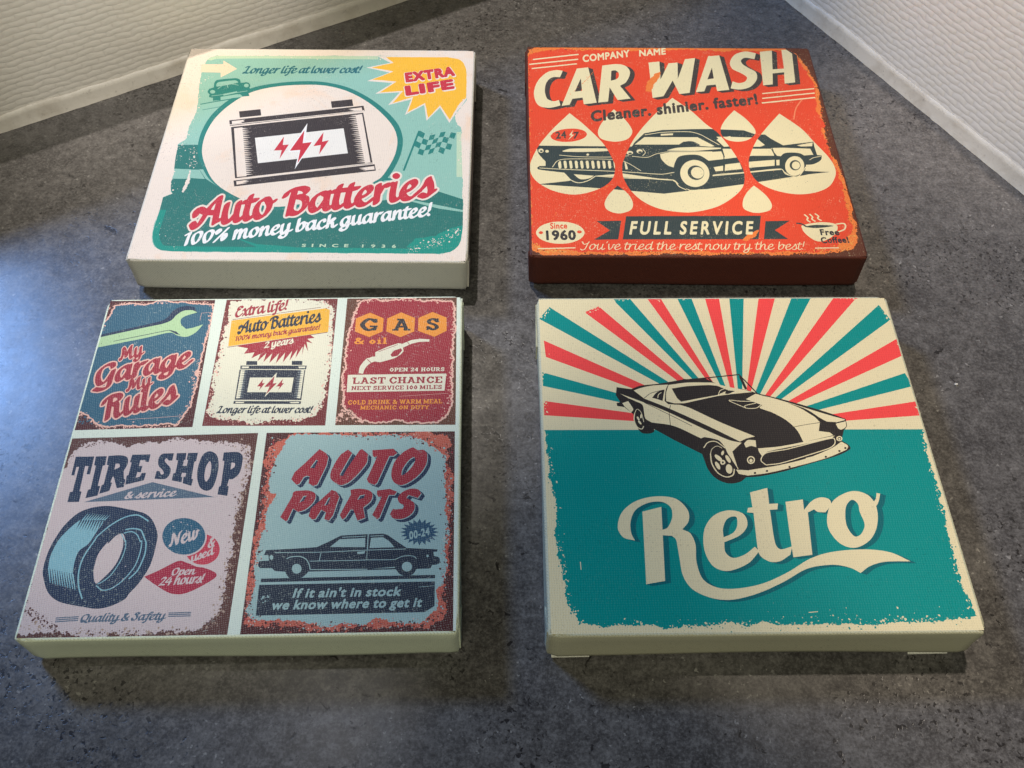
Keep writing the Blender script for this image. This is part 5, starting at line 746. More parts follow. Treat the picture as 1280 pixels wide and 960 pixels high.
  ('p','cream','car_picture','B','drops',{},['-212,-147! -70,-98 225,-79! 160,-80! 491,-95! 498,-115! 151,-159! -174,-155']),
  ('p','cream','car_picture','B','drops',{},['-306,-218! -176,-183! 370,-175! 486,-163! 507,-270! 601,-292! 304,-341! 200,-243 65,-230 -68,-267 -127,-371 -156,-468! -229,-427 -296,-316']),
  ('p','cream','car_picture','B','drops',{},['510,86! 638,130! 697,-14! 611,-71! 532,-77! 451,57!']),
  ('p','cream','car_picture','B','drops',{},['458,115! 577,116! 970,103! 1067,-40! 1002,-75! 552,-72!']),
  ('p','dark','car_picture','B','drops',{},['1003,-69! 1111,-68! 1096,-103! 998,-103!']),
  ('p','cream','car_picture','B','drops',{},['508,-115! 1134,-111! 1162,-244! 879,-245! 522,-303!']),
  ('s','dark','car_picture','B','drops',{'w': 0.562},['494,-100 505,-284 465,-519']),
  ('p','cream','car_picture','B','drops',{},['352,-459! 476,-431! 464,-525! 367,-536!']),
  ('p','cream','car_picture','B','drops',{},['504,-409! 696,-375! 709,-491! 485,-525!']),
  ('p','cream','car_picture','B','drops',{},['815,-357! 1150,-317! 1132,-428! 848,-462! 799,-468!']),
  ('p','cream','car_picture','B','drops',{},['1168,-322! 1212,-316! 1195,-419! 1156,-422!']),
  ('p','cream','car_picture','B','drops',{},['1136,-97! 1294,-90! 1643,-108! 1662,-221! 1542,-236! 1491,-194 1396,-181 1296,-195 1238,-252! 1191,-244!']),
  ('p','cream','car_picture','B','drops',{},['1478,-44! 1695,12! 1676,-60! 1533,-66!']),
  ('s','cream','car_picture','B','drops',{'w': 0.468},['1595,-320 1652,-278 1754,-249']),
  ('s','dark','car_picture','B','drops',{'w': 0.562},['979,161 1080,46 1148,-83 1163,-294']),
  ('s','cream','car_picture','B','drops',{'w': 0.655},['130,-850 234,-764 300,-615 739,-551 1200,-488 1251,-583 1359,-624']),
  ('p','dark','car_picture','B','drops',{},['332,-561 264,-744 133,-856 -13,-857 -120,-746 -147,-563 -82,-377 52,-260 202,-259 309,-375']),
  ('p','cream','car_picture','B','drops',{},['272,-643 197,-768 86,-819 -19,-778 -79,-660 -71,-508 3,-380 116,-326 223,-369 282,-491']),
  ('p','dark','car_picture','B','drops',{},['213,-600 172,-667 110,-693 50,-670 15,-605 18,-524 59,-456 122,-429 182,-453 217,-518']),
  ('p','cream','car_picture','B','drops',{},['211,-592 178,-645 130,-666 83,-648 56,-596 59,-532 91,-478 140,-457 187,-475 214,-527']),
  ('p','dark','car_picture','B','drops',{},['1533,-417 1484,-544 1402,-621 1317,-622 1261,-545 1255,-419 1303,-291 1386,-211 1473,-211 1529,-290']),
  ('p','cream','car_picture','B','drops',{},['1496,-476 1437,-571 1360,-612 1293,-585 1261,-499 1276,-387 1334,-291 1412,-249 1481,-277 1512,-364']),
  ('p','dark','car_picture','B','drops',{},['1457,-443 1426,-492 1383,-512 1344,-496 1324,-451 1331,-393 1363,-344 1406,-323 1445,-339 1464,-385']),
  ('p','cream','car_picture','B','drops',{},['1450,-440 1427,-477 1394,-493 1365,-481 1351,-446 1356,-402 1380,-364 1413,-349 1442,-360 1456,-395']),
  ('s','cream','car_picture','B','drops',{'w': 0.564},['1239,-543 1304,-610 1397,-623 1483,-514 1525,-445']),
  ('k','dark','car_picture','B','drops',{'seed': 36,'n': 60,'size': 0.45,'spread': 6},['-1412,-878 -920,-849 -456,-1135 22,-1029 234,-1080 1019,-840 1602,-757']),
  ('k','cream','car_picture','B','drops',{'seed': 37,'n': 26,'size': 0.4,'spread': 5},['-1545,-392 -778,-443 -215,-577']),
  ('k','orange','weathered_background','B','',{'seed': 38,'n': 26,'size': 0.8,'spread': 0.8},['-1230,-1009 -1150,-903 -992,-783']),
  ('k','orange','weathered_background','B','',{'seed': 39,'n': 14,'size': 0.8,'spread': 0.7},['-1700,-1395 -1668,-1269']),
  ('k','amber','weathered_background','B','',{'seed': 40,'n': 26,'size': 0.45,'spread': 9},['959,-489 1115,-945 1544,-1074 1711,-1177']),
  ('k','rust','weathered_background','B','',{'seed': 41,'n': 18,'size': 0.4,'spread': 9},['-1759,-1192 -1202,-1190 -1258,-1544']),
  ('p','shade','headline_lettering','B','',{'sweep': [3.21,-1.881]},7),
  ('p','shade','headline_lettering','B','',{'sweep': [3.21,-1.881]},7),
  ('p','shade','headline_lettering','B','',{'sweep': [3.21,-1.881]},7),
  ('p','shade','headline_lettering','B','',{'sweep': [3.21,-1.881]},7),
  ('p','shade','headline_lettering','B','',{'sweep': [3.21,-1.881]},7),
  ('p','shade','headline_lettering','B','',{'sweep': [3.21,-1.881]},7),
  ('p','shade','headline_lettering','B','',{'sweep': [3.21,-1.881]},7),
  ('p','cream','headline_lettering','B','',{},['-1494,1455! -1583,1471 -1710,1421 -1838,1243 -1898,1021 -1887,834 -1829,711 -1709,676 -1597,704 -1550,728! -1566,836! -1644,811 -1724,866 -1751,1022 -1726,1196 -1650,1309 -1536,1319!']),
  ('p','cream','headline_lettering','B','',{},['-1299,1506! -1141,1533! -1063,784! -1237,752! -1247,888! -1386,862! -1428,738! -1534,719!','-1253,1295! -1347,1012! -1248,1031!']),
  ('p','cream','headline_lettering','B','',{},['-944,1574! -738,1609 -625,1570 -570,1455 -595,1316 -651,1203 -728,1139! -603,873! -779,841! -870,1106! -909,809! -1042,787!','-825,1460! -845,1244! -748,1299 -726,1406 -764,1467']),
  ('p','cream','headline_lettering','B','',{},['-297,1645! -143,1669! -162,1280! -20,1630! 108,1648! 76,1295! 218,1722! 363,1750! 206,997! 64,971! 2,1256! -156,923! -306,888!']),
  ('p','cream','headline_lettering','B','',{},['551,1791! 709,1812! 752,1064! 584,1037! 580,1173! 454,1153! 408,1030! 293,1013!','574,1542! 480,1285! 570,1305!']),
  ('p','cream','headline_lettering','B','',{},['1231,1864! 1088,1903 928,1828 837,1653 854,1515 957,1424 1028,1337 994,1247 906,1208 820,1245! 773,1095! 887,1071 1039,1122 1155,1280 1169,1442 1078,1539 1010,1621 1000,1704 1068,1761 1191,1732!']),
  ('p','cream','headline_lettering','B','',{},['1290,1898! 1465,1926! 1410,1509! 1570,1526! 1602,1941! 1672,1948! 1739,1861! 1677,1229! 1527,1202! 1559,1444! 1396,1420! 1362,1182! 1227,1162!']),
  ('p','orange','headline_lettering','B','',{'rough': 0.5,'seed': 5},['-392,1015! -351,1205! -220,1399! -153,1442! -206,1254! -272,1158! -325,1025!']),
  ('k','orange','headline_lettering','B','',{'seed': 32,'n': 22,'size': 0.8,'spread': 1.0},['-1437,930 -1329,1056 -1219,1215 -1107,1377']),
  ('k','orange','headline_lettering','B','',{'seed': 33,'n': 20,'size': 0.8,'spread': 1.2},['-322,1063 -166,1416']),
  ('s','orange','headline_lettering','B','',{'w': 0.253},['-1241,1183! -1153,1296! -1084,1426!']),
  ('k','shade','headline_lettering','B','',{'seed': 34,'n': 22,'size': 0.5,'spread': 5},['-1799,1148 -1625,774 -1428,1150 -855,1411']),
  ('k','shade','headline_lettering','B','',{'seed': 35,'n': 18,'size': 0.5,'spread': 5},['546,1486 943,1327 1328,1657']),
  ('t','cream','company_lettering','B','',{'f': 'bold','s': 'COMPANY','m': [-60.5679,82.5511,6.4155,1.2089,0.1188,10.6521],'sp': 0.4,'tr': 0}),
  ('t','cream','company_lettering','B','',{'f': 'bold','s': 'NAME','m': [-20.9999,89.1628,6.6399,0.8802,0.647,9.8494],'sp': 0.4,'tr': 0}),
  ('s','cream','stripe','B','',{'w': 1.309},['-1903,1700! -1260,1821!']),
  ('s','cream','stripe#1','B','',{'w': 1.309},['-1953,1593! -1272,1711!']),
  ('s','cream','stripe#2','B','',{'w': 1.208},['-1921,1501! -1293,1611!']),
  ('s','cream','stripe#3','B','',{'w': 1.107},['1188,988! 1913,1097!']),
  ('s','cream','stripe#4','B','',{'w': 1.107},['1172,888! 1902,1005!']),
  ('s','cream','stripe#5','B','',{'w': 1.208},['1154,792! 1893,911!']),
  ('s','cream','stripe#8','B','',{'w': 0.805},['-1902,-1868! -1457,-1852!']),
  ('s','cream','stripe#9','B','',{'w': 0.805},['1387,-1846! 1673,-1840!']),
  ('s','lightred','weathered_background','B','',{'w': 0.906},['1708,873 1594,687 1525,460']),
  ('t','shade','slogan_lettering','B','',{'f': 'heavy','s': 'Cleaner. shinier. faster!','m': [-57.9401,20.236,10.5398,1.737,0.2154,14.5991],'sp': 0.3,'tr': 0}),
  ('p','red','hours_badge','B','',{},['-1224,158 -1269,79 -1387,20 -1533,4 -1651,38 -1698,107 -1654,187 -1536,247 -1389,263 -1269,229']),
  ('t','shade','hours_badge','B','',{'f': 'bold','s': '24','m': [-81.5624,3.2578,6.593,0.8645,-0.2828,9.2082],'sp': 0.4,'tr': 0}),
  ('t','shade','hours_badge','B','',{'f': 'bold','s': '7','m': [-70.4614,3.3093,7.0304,0.8962,0.6301,8.9092],'sp': 0.4,'tr': 0}),
  ('p','cream','hours_badge','B','',{},['-1400,235! -1457,133! -1428,127! -1475,37! -1392,142! -1423,148!']),
  ('p','cream','year_badge','B','',{},['-1337,-1606 -1398,-1713 -1545,-1779 -1723,-1779 -1865,-1714 -1918,-1608 -1861,-1500 -1713,-1432 -1532,-1431 -1388,-1498']),
  ('t','red','year_badge','B','',{'f': 'bold','s': 'Since','m': [-87.3369,-77.0301,4.5326,0.128,-0.1856,6.57],'sp': 0.4,'tr': 0}),
  ('t','ink','year_badge','B','',{'f': 'heavy','s': '1960','m': [-91.3033,-86.1615,8.7482,0.1552,-0.1859,10.4765],'sp': 0.4,'tr': 0}),
  ('p','red','year_badge','B','',{},['-1835,-1608 -1840,-1622 -1853,-1631 -1869,-1631 -1881,-1622 -1886,-1608 -1881,-1593 -1868,-1584 -1852,-1584 -1839,-1593']),
  ('p','red','year_badge','B','',{},['-1369,-1593 -1376,-1608 -1391,-1617 -1409,-1617 -1423,-1608 -1428,-1594 -1421,-1579 -1406,-1570 -1388,-1570 -1374,-1579']),
  ('p','dark','service_banner','B','',{},['-819,-1329! 824,-1314! 738,-1703! -887,-1714!']),
  ('p','dark','service_banner','B','',{},['-1181,-1413! -884,-1405! -941,-1714! -1231,-1720! -1031,-1567!']),
  ('p','dark','service_banner','B','',{},['866,-1405! 1162,-1396! 958,-1554! 1092,-1701! 802,-1703!']),
  ('p','orange','service_banner','B','',{'rough': 0.5,'seed': 6},['546,-1713! 623,-1622! 764,-1555! 708,-1659! 589,-1733!']),
  ('t','cream','service_banner/lettering','B','',{'f': 'bold','s': 'FULL SERVICE','m': [-40.5418,-81.2848,9.0794,0.0369,2.9148,14.8887],'sp': 0.35,'tr': 0.16}),
  ('t','cream','verse_lettering','B','',{'f': 'thin','s': "You've tried the rest,now try the best!",'m': [-70.5086,-94.0405,4.649,0.0178,-0.0169,4.4326],'sp': 0.4,'tr': 0}),
  ('p','cream','coffee_cup_picture','B','',{},['1285,-1483! 1383,-1445 1554,-1419 1696,-1444 1724,-1506 1660,-1630 1514,-1729 1423,-1729 1345,-1656 1297,-1570']),
  ('p','dark','coffee_cup_picture','B','',{},['1328,-1495 1472,-1465 1680,-1481 1462,-1517']),
  ('s','cream','coffee_cup_picture','B','',{'w': 0.94},['1713,-1451 1816,-1443 1804,-1531 1705,-1586']),
  ('s','cream','coffee_cup_picture','B','',{'w': 0.94},['1356,-1289 1392,-1344 1376,-1382 1410,-1420']),
  ('s','cream','coffee_cup_picture','B','',{'w': 0.94},['1422,-1281 1450,-1331 1438,-1369 1473,-1407']),
  ('s','cream','coffee_cup_picture','B','',{'w': 0.94},['1489,-1273 1526,-1318 1510,-1356 1549,-1394']),
  ('s','dark','coffee_cup_picture','B','',{'w': 1.128},['1234,-1438 1291,-1446 1347,-1493']),
  ('t','ink','coffee_cup_picture','B','',{'f': 'heavy','s': 'Free','m': [74.5807,-81.5562,5.799,0.0235,-0.0268,6.6026],'sp': 0.4,'tr': 0}),
  ('t','ink','coffee_cup_picture','B','',{'f': 'heavy','s': 'Coffee!','m': [74.0557,-88.1677,5.0434,0.1677,-0.2154,6.4781],'sp': 0.4,'tr': 0}),
 ],
 'C': [
  ('b','cream','white_border','C'),
  ('p','maroon','garage_sign','C1','',{},['-2013,1998! -797,1994! -771,263! -2033,242!']),
  ('p','navyb','garage_sign','C1','c1',{'rough': 0.7,'seed': 31,'rim': 'pink','rimw': 0.8},['-1926,1839! -1902,1908 -1801,1942 -1718,1945 -1578,1910 -1452,1952 -1218,1956 -963,1930 -818,1915! -802,1845 -802,1651 -818,1336 -815,1091 -824,971 -821,755 -830,525 -879,451 -946,303! -1233,283 -1465,296 -1721,278 -1833,372 -1947,467 -2053,394! -2130,852! -2174,1459! -1972,1688!']),
  ('k','pink','garage_sign','C1','c1',{'seed': 32,'n': 200,'size': 0.9,'spread': 1.2},['-817,1911 -802,1651 -818,1336 -844,991 -833,639 -888,413 -943,284']),
  ('k','pink','garage_sign','C1','c1',{'seed': 34,'n': 170,'size': 1.0,'spread': 1.5},['-1987,374 -1947,467 -1814,353 -1719,269 -1233,280 -929,293']),
  ('k','pink','garage_sign','C1','c1',{'seed': 35,'n': 130,'size': 0.9,'spread': 0.9},['-1967,1861 -1881,1925 -1546,1921 -1218,1956 -880,1934']),
  ('k','navyb','garage_sign','C1','c1',{'seed': 36,'n': 25,'size': 1.2,'spread': 1.8},['-1968,355 -1895,373 -1821,316']),
  ('k','pink','garage_sign','C1','c1',{'seed': 37,'n': 40,'size': 1.2,'spread': 1.8},['-869,853 -812,991 -847,912']),
  ('k','pink','garage_sign','C1','c1',{'seed': 38,'n': 20,'size': 0.8,'spread': 0.8},['-1980,1883 -1967,1667 -1967,1477']),
  ('s','pink','garage_sign','C1','c1',{'w': 0.185},['-1464,366! -1160,384! -902,404!']),
  ('s','pink','garage_sign','C1','c1',{'w': 0.185},['-921,1674! -922,1781! -824,1791!']),
  ('p','navy','garage_sign/wrench_picture','C1','c1',{},['-1011,1870! -1106,1888 -1202,1861 -1251,1808 -1293,1722 -1366,1669 -1985,1487! -1980,1425! -1320,1594! -1148,1741! -972,1782!']),
  ('p','green','garage_sign/wrench_picture','C1','c1',{},['-970,1791! -1029,1824 -1127,1817 -1199,1753 -1237,1684 -1327,1634 -1483,1592 -2024,1440! -1994,1307! -1455,1444 -1285,1496 -1205,1506 -1133,1465 -1032,1447 -943,1504 -877,1620! -987,1572 -1055,1556! -1119,1621 -1134,1698 -1082,1747']),
  ('s','navy','garage_sign/wrench_picture','C1','c1',{'w': 0.4},['-1819,1395 -1463,1486 -1307,1526 -1228,1540 -1157,1507 -1110,1475']),
  ('p','navy','garage_sign/wrench_picture','C1','c1',{},['-1244,1540! -1160,1524! -1110,1475! -1153,1486! -1217,1525!']),
  ('k','navy','garage_sign/wrench_picture','C1','c1',{'seed': 39,'n': 16,'size': 0.8,'spread': 2},['-1937,1414 -1470,1522 -1166,1656 -983,1547']),
  ('t','pink','garage_sign/lettering','C1','c1',{'f': 'titlefat','s': 'My','m': [-84.5901,56.6252,4.1861,1.3047,-1.7031,5.4644],'sp': 0.4,'tr': 0}),
  ('t','pink','garage_sign/lettering','C1','c1',{'f': 'titlefat','s': 'Garage','m': [-94.9105,40.0115,8.0238,2.1176,-2.1801,8.2608],'sp': 0.4,'tr': 0}),
  ('t','pink','garage_sign/lettering','C1','c1',{'f': 'titlefat','s': 'My','m': [-76.6169,36.1111,4.3546,1.3628,-1.5486,4.9482],'sp': 0.4,'tr': 0}),
  ('t','pink','garage_sign/lettering','C1','c1',{'f': 'titlefat','s': 'Rules','m': [-86.2968,18.007,8.1375,2.5542,-2.8386,9.0439],'sp': 0.4,'tr': 0}),
  ('t','darkred','garage_sign/lettering','C1','c1',{'f': 'title','s': 'My','m': [-84.5901,56.6252,4.1861,1.3047,-1.7031,5.4644],'sp': 0.4,'tr': 0}),
  ('t','darkred','garage_sign/lettering','C1','c1',{'f': 'title','s': 'Garage','m': [-94.9105,40.0115,8.0238,2.1176,-2.1801,8.2608],'sp': 0.4,'tr': 0}),
  ('t','darkred','garage_sign/lettering','C1','c1',{'f': 'title','s': 'My','m': [-76.6169,36.1111,4.3546,1.3628,-1.5486,4.9482],'sp': 0.4,'tr': 0}),
  ('t','darkred','garage_sign/lettering','C1','c1',{'f': 'title','s': 'Rules','m': [-86.2968,18.007,8.1375,2.5542,-2.8386,9.0439],'sp': 0.4,'tr': 0}),
  ('p','maroonr','battery_sign','C2','',{},['-668,1997! 585,1993! 594,261! -674,275!']),
  ('p','creamy','battery_sign','C2','c2',{'rough': 1.1,'seed': 41},['-622,1948 -382,1975 -46,1978 292,1962 519,1871 557,1718 566,1316 568,1011 568,734 550,581 532,429 446,356 295,330 139,342 -57,312 -321,330 -558,371 -639,447 -639,598 -640,909 -630,1271 -626,1521 -631,1777']),
  ('k','pink','battery_sign','C2','c2',{'seed': 42,'n': 420,'size': 1.0,'spread': 2.0},['-638,1886 -632,1395 -640,909 -639,447 -478,351 -12,315 447,347 550,581 576,1010 557,1718 465,1915']),
  ('k','maroonr','battery_sign','C2','c2',{'seed': 43,'n': 380,'size': 0.9,'spread': 2.0},['-638,1886 -632,1395 -640,909 -639,447 -478,351 -12,315 447,347 550,581 576,1010 557,1718 465,1915 -47,1984']),
  ('p','yellow','battery_sign/banner','C2','c2',{},['-570,1669! 456,1832! 508,1810! 518,1494! -555,1307!']),
  ('s','maroonr','battery_sign/banner','C2','c2',{'w': 0.32},['-562,1682! 404,1848!']),
  ('s','maroonr','battery_sign/banner','C2','c2',{'w': 0.4},['-561,1295! 510,1488!']),
  ('p','darkred','battery_sign/sunburst','C2','c2',{},['-411,1326! -457,1306! -336,1277! -370,1202! -259,1221! -281,1140! -189,1203! -211,1098! -128,1207! -146,1085! -64,1206! -80,1072! 9,1205! -10,1067! 76,1216! 64,1078! 148,1235! 134,1101! 206,1259! 194,1137! 259,1296! 263,1172! 275,1330! 323,1221! 293,1361! 361,1335! 297,1399! 375,1412! 325,1455!']),
  ('t','darkred','battery_sign/heading_lettering','C2','c2',{'f': 'script','s': 'Extra life!','m': [-27.1334,85.9685,3.7578,0.685,-0.8644,4.7421],'sp': 0.4,'tr': 0}),
  ('t','ink','battery_sign/lettering','C2','c2',{'f': 'script','s': 'Auto Batteries','m': [-23.3208,74.2866,3.8903,0.7022,-0.9743,5.3978],'sp': 0.4,'tr': 0}),
  ('t','darkred','battery_sign/lettering','C2','c2',{'f': 'script','s': '100% money back guarantee!','m': [-24.6761,68.9776,1.9607,0.3293,-0.3851,2.2933],'sp': 0.4,'tr': 0}),
  ('t','creamy','battery_sign/lettering','C2','c2',{'f': 'script','s': '2 years','m': [-7.9585,63.8956,2.6131,0.5292,-0.5838,2.8824],'sp': 0.4,'tr': 0}),
  ('t','ink','battery_sign/slogan_lettering','C2','c2',{'f': 'script','s': 'Longer life at lower cost!','m': [-27.2639,21.7196,2.5434,-0.0288,0.0323,2.8539],'sp': 0.4,'tr': 0}),
  ('p','inkb','battery_sign/battery_picture','C2','c2',{},['-329,1104! -214,1102! -207,1050! -326,1052!']),
  ('p','inkb','battery_sign/battery_picture','C2','c2',{},['161,1099! 274,1097! 278,1043! 164,1045!']),
  ('p','inkb','battery_sign/battery_picture','C2','c2',{},['-385,1044! 327,1034! 325,984! -381,998!']),
  ('p','creamy','battery_sign/battery_picture','C2','c2',{},['-368,1032! -291,1031! -294,1009! -366,1010!']),
  ('p','creamy','battery_sign/battery_picture','C2','c2',{},['314,1022! 238,1023! 247,1001! 311,1000!']),
  ('p','inkb','battery_sign/battery_picture','C2','c2',{},['-388,990! 318,974! 315,584! -385,598!']),
  ('p','inkb','battery_sign/battery_picture','C2','c2',{},['-391,583! 315,569! 312,533! -393,547!']),
  ('p','creamy','battery_sign/battery_picture','C2','c2',{},['-371,573! -277,570! -290,555! -371,556!']),
  ('p','creamy','battery_sign/battery_picture','C2','c2',{},['296,560! 192,561! 210,546! 294,544!']),
  ('p','greyb','battery_sign/battery_picture','C2','c2',{},['-367,980! -293,973! -364,960!']),
  ('p','creamy','battery_sign/battery_picture','C2','c2',{},['-374,984! -332,980! -330,964! -371,961!']),
  ('p','greyb','battery_sign/battery_picture','C2','c2',{},['301,971! 228,966! 303,951!']),
  ('p','creamy','battery_sign/battery_picture','C2','c2',{},['306,974! 272,971! 274,955! 308,951!']),
  ('p','greyb','battery_sign/battery_picture','C2','c2',{},['-367,957! -293,950! -364,937!']),
  ('p','creamy','battery_sign/battery_picture','C2','c2',{},['-374,961! -332,956! -330,940! -371,937!']),
  ('p','greyb','battery_sign/battery_picture','C2','c2',{},['301,947! 228,942! 303,927!']),
  ('p','creamy','battery_sign/battery_picture','C2','c2',{},['305,951! 272,947! 274,932! 308,927!']),
  ('p','greyb','battery_sign/battery_picture','C2','c2',{},['-367,933! -293,926! -364,914!']),
  ('p','creamy','battery_sign/battery_picture','C2','c2',{},['-374,937! -332,933! -330,917! -371,914!']),
  ('p','greyb','battery_sign/battery_picture','C2','c2',{},['300,924! 228,919! 302,904!']),
  ('p','creamy','battery_sign/battery_picture','C2','c2',{},['305,927! 272,924! 273,908! 307,904!']),
  ('p','greyb','battery_sign/battery_picture','C2','c2',{},['-367,910! -293,903! -365,890!']),
  ('p','creamy','battery_sign/battery_picture','C2','c2',{},['-374,914! -332,909! -330,894! -371,891!']),
  ('p','greyb','battery_sign/battery_picture','C2','c2',{},['300,900! 227,895! 302,880!']),
  ('p','creamy','battery_sign/battery_picture','C2','c2',{},['305,904! 271,901! 273,885! 307,881!']),
  ('p','greyb','battery_sign/battery_picture','C2','c2',{},['-367,887! -293,880! -365,867!']),
  ('p','creamy','battery_sign/battery_picture','C2','c2',{},['-374,891! -332,886! -330,870! -371,867!']),
  ('p','greyb','battery_sign/battery_picture','C2','c2',{},['300,877! 227,872! 302,857!']),
  ('p','creamy','battery_sign/battery_picture','C2','c2',{},['304,881! 271,877! 273,862! 306,857!']),
  ('p','greyb','battery_sign/battery_picture','C2','c2',{},['-367,863! -294,857! -365,844!']),
  ('p','creamy','battery_sign/battery_picture','C2','c2',{},['-374,867! -332,863! -330,847! -371,844!']),
  ('p','greyb','battery_sign/battery_picture','C2','c2',{},['299,854! 227,849! 301,834!']),
  ('p','creamy','battery_sign/battery_picture','C2','c2',{},['304,857! 271,854! 272,838! 306,834!']),
  ('p','greyb','battery_sign/battery_picture','C2','c2',{},['-367,840! -294,833! -365,821!']),
  ('p','creamy','battery_sign/battery_picture','C2','c2',{},['-374,844! -333,840! -330,824! -371,821!']),
  ('p','greyb','battery_sign/battery_picture','C2','c2',{},['299,831! 227,826! 301,811!']),
  ('p','creamy','battery_sign/battery_picture','C2','c2',{},['303,834! 270,831! 272,815! 306,811!']),
  ('p','greyb','battery_sign/battery_picture','C2','c2',{},['-367,817! -294,810! -365,798!']),
  ('p','creamy','battery_sign/battery_picture','C2','c2',{},['-374,821! -333,817! -330,801! -371,798!']),
  ('p','greyb','battery_sign/battery_picture','C2','c2',{},['299,807! 226,803! 301,788!']),
  ('p','creamy','battery_sign/battery_picture','C2','c2',{},['303,811! 270,808! 272,792! 305,788!']),
  ('p','greyb','battery_sign/battery_picture','C2','c2',{},['-368,794! -294,787! -365,775!']),
  ('p','creamy','battery_sign/battery_picture','C2','c2',{},['-374,798! -333,794! -331,778! -371,775!']),
  ('p','greyb','battery_sign/battery_picture','C2','c2',{},['298,784! 226,780! 300,765!']),
  ('p','creamy','battery_sign/battery_picture','C2','c2',{},['303,788! 270,785! 271,769! 305,765!']),
  ('p','greyb','battery_sign/battery_picture','C2','c2',{},['-368,771! -294,764! -365,752!']),
  ('p','creamy','battery_sign/battery_picture','C2','c2',{},['-374,775! -333,771! -331,755! -371,752!']),
  ('p','greyb','battery_sign/battery_picture','C2','c2',{},['298,761! 226,757! 300,742!']),
  ('p','creamy','battery_sign/battery_picture','C2','c2',{},['302,765! 270,762! 271,746! 305,742!']),
  ('p','greyb','battery_sign/battery_picture','C2','c2',{},['-368,748! -294,741! -365,729!']),
  ('p','creamy','battery_sign/battery_picture','C2','c2',{},['-374,752! -333,748! -331,732! -371,729!']),
  ('p','greyb','battery_sign/battery_picture','C2','c2',{},['298,738! 226,734! 300,719!']),
  ('p','creamy','battery_sign/battery_picture','C2','c2',{},['302,742! 269,739! 271,723! 304,719!']),
  ('p','greyb','battery_sign/battery_picture','C2','c2',{},['-368,725! -294,718! -365,706!']),
  ('p','creamy','battery_sign/battery_picture','C2','c2',{},['-374,729! -333,725! -331,709! -371,706!']),
  ('p','greyb','battery_sign/battery_picture','C2','c2',{},['297,716! 225,711! 299,696!']),
  ('p','creamy','battery_sign/battery_picture','C2','c2',{},['302,719! 269,716! 271,700! 304,696!']),
  ('p','greyb','battery_sign/battery_picture','C2','c2',{},['-368,703! -295,696! -365,683!']),
  ('p','creamy','battery_sign/battery_picture','C2','c2',{},['-375,706! -333,702! -331,687! -371,684!']),
  ('p','greyb','battery_sign/battery_picture','C2','c2',{},['297,693! 225,688! 299,673!']),
  ('p','creamy','battery_sign/battery_picture','C2','c2',{},['301,696! 269,693! 270,678! 304,674!']),
  ('p','greyb','battery_sign/battery_picture','C2','c2',{},['-368,680! -295,673! -365,661!']),
  ('p','creamy','battery_sign/battery_picture','C2','c2',{},['-375,684! -333,679! -331,664! -371,661!']),
  ('p','greyb','battery_sign/battery_picture','C2','c2',{},['297,670! 225,665! 299,651!']),
  ('p','creamy','battery_sign/battery_picture','C2','c2',{},['301,674! 268,670! 270,655! 303,651!']),
  ('p','greyb','battery_sign/battery_picture','C2','c2',{},['-368,657! -295,650! -365,638!']),
  ('p','creamy','battery_sign/battery_picture','C2','c2',{},['-375,661! -333,657! -331,641! -371,638!']),
  ('p','greyb','battery_sign/battery_picture','C2','c2',{},['296,647! 225,643! 298,628!']),
  ('p','creamy','battery_sign/battery_picture','C2','c2',{},['301,651! 268,648! 270,632! 303,628!']),
  ('p','greyb','battery_sign/battery_picture','C2','c2',{},['-368,634! -295,628! -365,615!']),
  ('p','creamy','battery_sign/battery_picture','C2','c2',{},['-375,638! -333,634! -331,619! -372,616!']),
  ('p','greyb','battery_sign/battery_picture','C2','c2',{},['296,625! 224,620! 298,605!']),
  ('p','creamy','battery_sign/battery_picture','C2','c2',{},['300,628! 268,625! 269,610! 303,606!']),
  ('p','creamy','battery_sign/battery_picture','C2','c2',{},['-263,884! 204,877! 199,686! -267,693!']),
  ('p','creamy','battery_sign/lightning_bolt','C2','c2',{},['17,947! 12,811! 54,814! -75,628! -50,755! -109,752!']),
  ('p','darkred','battery_sign/lightning_bolt','C2','c2',{},['-2,900! -8,801! 33,809! -66,659! -38,763! -94,758!']),
  ('p','darkred','battery_sign/lightning_bolt#2','C2','c2',{},['-117,866! -124,807! -94,810! -145,712! -136,768! -171,765!']),
  ('p','darkred','battery_sign/lightning_bolt#3','C2','c2',{},['93,863! 84,804! 110,807! 56,713! 69,765! 32,762!']),
  ('p','brownf','gas_sign','C3','',{},['693,2005! 1933,2002! 1940,250! 696,263!']),
  ('p','gasred','gas_sign','C3','c3',{'rough': 0.8,'seed': 51,'rim': 'pink','rimw': 0.9},['838,1910 978,1957 1149,1924 1232,1949 1553,1934 1875,1907 1910,1830 1905,1507 1893,1194 1888,991 1884,696 1879,485 1819,344 1696,300 1512,284 1310,309 1233,288 1001,301 887,387 770,501 730,771 742,968 740,1211 757,1523 783,1736']),
  ('k','pink','gas_sign','C3','c3',{'seed': 52,'n': 170,'size': 1.0,'spread': 1.3},['1909,1852 1898,1401 1880,952 1870,599 1804,326']),
  ('k','pink','gas_sign','C3','c3',{'seed': 53,'n': 220,'size': 1.0,'spread': 1.3},['1002,296 871,396 754,501 732,889 740,1314 771,1672 829,1921']),
  ('k','pink','gas_sign','C3','c3',{'seed': 54,'n': 70,'size': 1.4,'spread': 2.2},['707,315 776,426 923,312']),
  ('k','pink','gas_sign','C3','c3',{'seed': 55,'n': 110,'size': 1.0,'spread': 1.0},['828,1933 1316,1948 1892,1918']),
  ('k','brownf','gas_sign','C3','c3',{'seed': 56,'n': 30,'size': 1.2,'spread': 2},['788,463 858,368 783,332']),
  ('s','pink','gas_sign','C3','c3',{'w': 0.161},['1342,617! 1593,632! 1861,648!']),
